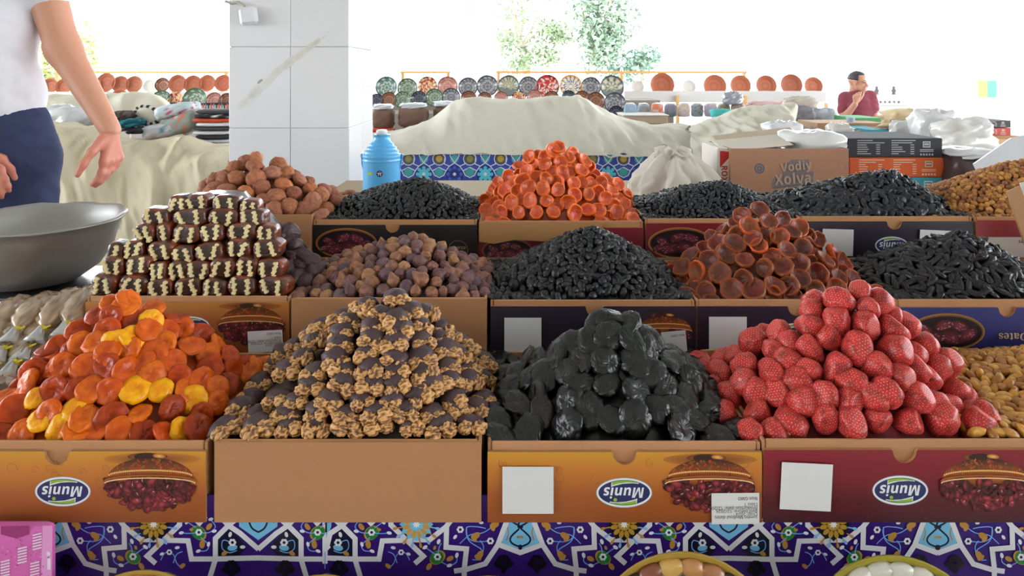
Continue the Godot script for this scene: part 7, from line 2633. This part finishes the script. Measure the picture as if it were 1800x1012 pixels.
func seller() -> void:
	var d := 2.1
	var skin := paint("skin", 0.5, {"subsurf_scatter_enabled": true, "subsurf_scatter_strength": 0.15})
	var tone := hue(196, 140, 114)
	var t := thing("person", "person in a white t-shirt and navy trousers standing at the left, arm hanging down", "person", Vector3(at(-40, 0, d).x, 0, -d))
	var o := t.position
	var w := func(px: float, py: float, dz := 0.0) -> Vector3:
		return at(px, py, d - dz) - o
	var sh: Vector3 = w.call(52, -110)
	var el: Vector3 = w.call(112, 88)
	var wr: Vector3 = w.call(194, 228, 0.05)
	var sh2: Vector3 = w.call(-135, -108)
	var el2: Vector3 = w.call(-150, 95, -0.03)
	var wr2: Vector3 = w.call(-44, 262, 0.14)
	var neck: Vector3 = w.call(-40, -150, -0.02)
	var body := [
		[sh, el, 0.062, 0.047], [el, wr, 0.049, 0.030],
		[sh2, el2, 0.060, 0.046], [el2, wr2, 0.046, 0.030],
		[w.call(-40, -128), neck + Vector3(0, 0.04, 0.0), 0.075, 0.058],
		[w.call(-40, -60), w.call(-40, 60), 0.12, 0.11, 0.7],
	]
	var m := skin_of(body, 0.012, 0.03, func(_p: Vector3) -> Color: return tone)
	skin_of(hand_bones(wr, Vector3(0.10, -1.0, 0.10), Vector3(-1.0, -0.12, 0.25), Vector3(-0.15, -0.1, 1.0), 0.42, 1.02), 0.0035, 0.010, func(_p: Vector3) -> Color: return hue(196, 124, 104), 0.0, m)
	skin_of(hand_bones(wr2, Vector3(0.55, -0.75, 0.2), Vector3(-0.5, -0.5, -0.7), Vector3(0.6, 0.3, -0.4), 0.5, 1.0), 0.0035, 0.010, func(_p: Vector3) -> Color: return hue(196, 124, 104), 0.0, m)
	var h := head_on(m, neck, neck + Vector3(0.0, 1.0, 0.12), Vector3(0.35, -0.25, 0.9), tone)
	# ankles and feet
	for s in [-1.0, 1.0]:
		pass
	obj("body", m, skin, t)
	obj("hair", hair_on(h, 1.0, hue(34, 28, 26)), paint("dark hair", 0.5), t)
	var cloth := paint("cotton", 0.9)
	var shirt := [
		[w.call(-105, -95), w.call(22, -95), 0.085, 0.085, 0.9],
		[w.call(-88, -60), w.call(2, -60), 0.105, 0.105, 0.85],
		[w.call(-85, 40), w.call(-3, 40), 0.115, 0.115, 0.8],
		[w.call(-84, 175), w.call(4, 170), 0.122, 0.122, 0.8],
		[w.call(-40, -60), w.call(-40, 165), 0.155, 0.165, 0.72],
		[sh + Vector3(-0.02, 0.0, 0), sh.lerp(el, 0.46), 0.078, 0.073],
		[sh2 + Vector3(0.02, 0.0, 0), sh2.lerp(el2, 0.46), 0.078, 0.073],
		[w.call(-40, -125), w.call(-40, -138), 0.085, 0.07],
	]
	m = skin_of(shirt, 0.013, 0.05, func(_p: Vector3) -> Color: return hue(242, 241, 250), 0.006)
	obj("t_shirt", m, cloth, t)
	var hip_l: Vector3 = w.call(-92, 292)
	var hip_r: Vector3 = w.call(28, 292)
	var kn_l: Vector3 = w.call(-112, 520, 0.02)
	var kn_r: Vector3 = w.call(44, 520, 0.05)
	var an_l: Vector3 = Vector3(kn_l.x - 0.02, 0.1, -0.06)
	var an_r: Vector3 = Vector3(kn_r.x + 0.03, 0.1, 0.0)
	var trousers := [
		[w.call(-92, 222), w.call(22, 222), 0.105, 0.105, 0.85],
		[w.call(-92, 268), w.call(30, 268), 0.110, 0.112, 0.9],
		[hip_l, kn_l, 0.112, 0.076], [hip_r, kn_r, 0.116, 0.078],
		[kn_l, an_l, 0.074, 0.058], [kn_r, an_r, 0.076, 0.058],
	]
	m = skin_of(trousers, 0.014, 0.04, func(_p: Vector3) -> Color: return hue(44, 50, 84), 0.006)
	obj("trousers", m, cloth, t)
	m = Mb.new()
	for a in [an_l, an_r]:
		skin_of([[a + Vector3(0, -0.03, -0.03), a + Vector3(0.01, -0.062, 0.15), 0.045, 0.038], [a + Vector3(0, 0.0, 0), a + Vector3(0, -0.05, -0.02), 0.046, 0.048]], 0.01, 0.02, func(_p: Vector3) -> Color: return hue(30, 28, 30), 0.0, m)
	obj("shoes", m, paint("shoe leather", 0.4), t)


func seated_man() -> void:
	var d := 7.6
	var skin := paint("skin", 0.5)
	var tone := hue(190, 138, 116)
	var t := thing("person", "seated dark-haired man in a maroon polo shirt with a hand at his chin", "person", Vector3(at(1508, 0, d).x, 0, -d))
	var o := t.position
	var w := func(px: float, py: float, dz := 0.0) -> Vector3:
		return at(px, py, d - dz) - o
	var sh_l: Vector3 = w.call(1485, 172)   # his right shoulder, on the left in view
	var sh_r: Vector3 = w.call(1529, 170)
	var el_l: Vector3 = w.call(1482, 210, 0.10)
	var wr_l: Vector3 = w.call(1503, 183, 0.19)
	var el_r: Vector3 = w.call(1536, 202, 0.02)
	var wr_r: Vector3 = w.call(1540, 226, 0.12)
	var neck: Vector3 = w.call(1506, 163, 0.0)
	var m := skin_of([
		[sh_l, el_l, 0.055, 0.043], [el_l, wr_l, 0.044, 0.030],
		[sh_r, el_r, 0.055, 0.043], [el_r, wr_r, 0.044, 0.030],
		[w.call(1507, 172), neck + Vector3(0, 0.03, 0), 0.07, 0.055],
		[w.call(1508, 185), w.call(1508, 210), 0.11, 0.11, 0.7],
	], 0.012, 0.03, func(_p: Vector3) -> Color: return tone)
	skin_of(hand_bones(wr_l, Vector3(0.25, 1.0, -0.05), Vector3(0.5, 0.1, -0.8), Vector3(0.8, 0.2, 0.3), 0.9, 1.0), 0.004, 0.010, func(_p: Vector3) -> Color: return tone, 0.0, m)
	skin_of(hand_bones(wr_r, Vector3(-0.2, -0.8, 0.6), Vector3(-0.8, 0.0, 0.0), Vector3(0.0, 0.3, 0.9), 0.5, 1.0), 0.004, 0.010, func(_p: Vector3) -> Color: return tone, 0.0, m)
	var h := head_on(m, neck, neck + Vector3(0.02, 1.0, 0.10), Vector3(0.75, -0.2, 0.75), tone, 1.0)
	obj("body", m, skin, t)
	obj("hair", hair_on(h, 1.0, hue(50, 46, 52)), paint("dark hair", 0.5), t)
	var polo := [
		[sh_l + Vector3(0.03, -0.02, 0), sh_r + Vector3(-0.03, -0.02, 0), 0.075, 0.075, 0.9],
		[w.call(1495, 190), w.call(1522, 190), 0.105, 0.105, 0.85],
		[w.call(1494, 222), w.call(1524, 222), 0.11, 0.11, 0.9],
		[w.call(1508, 180), w.call(1508, 230), 0.13, 0.14, 0.8],
		[sh_l, sh_l.lerp(el_l, 0.62), 0.072, 0.066], [sh_r, sh_r.lerp(el_r, 0.62), 0.072, 0.066],
		[w.call(1507, 168), w.call(1507, 164), 0.075, 0.064],
	]
	m = skin_of(polo, 0.013, 0.04, func(_p: Vector3) -> Color: return hue(128, 58, 70), 0.005)
	obj("polo_shirt", m, paint("cotton", 0.9), t)
	m = skin_of([
		[w.call(1494, 236), w.call(1522, 236), 0.12, 0.12],
		[w.call(1492, 240), Vector3(-0.13, 0.42, 0.36), 0.095, 0.075], [w.call(1524, 240), Vector3(0.14, 0.42, 0.36), 0.095, 0.075],
		[Vector3(-0.13, 0.42, 0.36), Vector3(-0.14, 0.09, 0.32), 0.072, 0.055], [Vector3(0.14, 0.42, 0.36), Vector3(0.15, 0.09, 0.32), 0.072, 0.055],
	], 0.015, 0.04, func(_p: Vector3) -> Color: return hue(56, 56, 66), 0.005)
	obj("trousers", m, paint("cotton", 0.9), t)
	m = Mb.new()
	for s in [-1.0, 1.0]:
		skin_of([[Vector3(s * 0.145, 0.05, 0.30), Vector3(s * 0.155, 0.04, 0.46), 0.046, 0.038]], 0.01, 0.02, func(_p: Vector3) -> Color: return hue(34, 30, 30), 0.0, m)
	obj("shoes", m, paint("shoe leather", 0.4), t)
	m = Mb.new()
	m.lathe([Vector2(0, 0), Vector2(0.16, 0), Vector2(0.15, 0.28), Vector2(0.17, 0.29), Vector2(0.17, 0.32), Vector2(0, 0.32)], 24, Transform3D(Basis.IDENTITY, Vector3(o.x, 0, o.z)), hue(140, 116, 90))
	tag(obj("stool", m, paint("stall wood", 0.7)), "low round stool under the seated man", "stool")
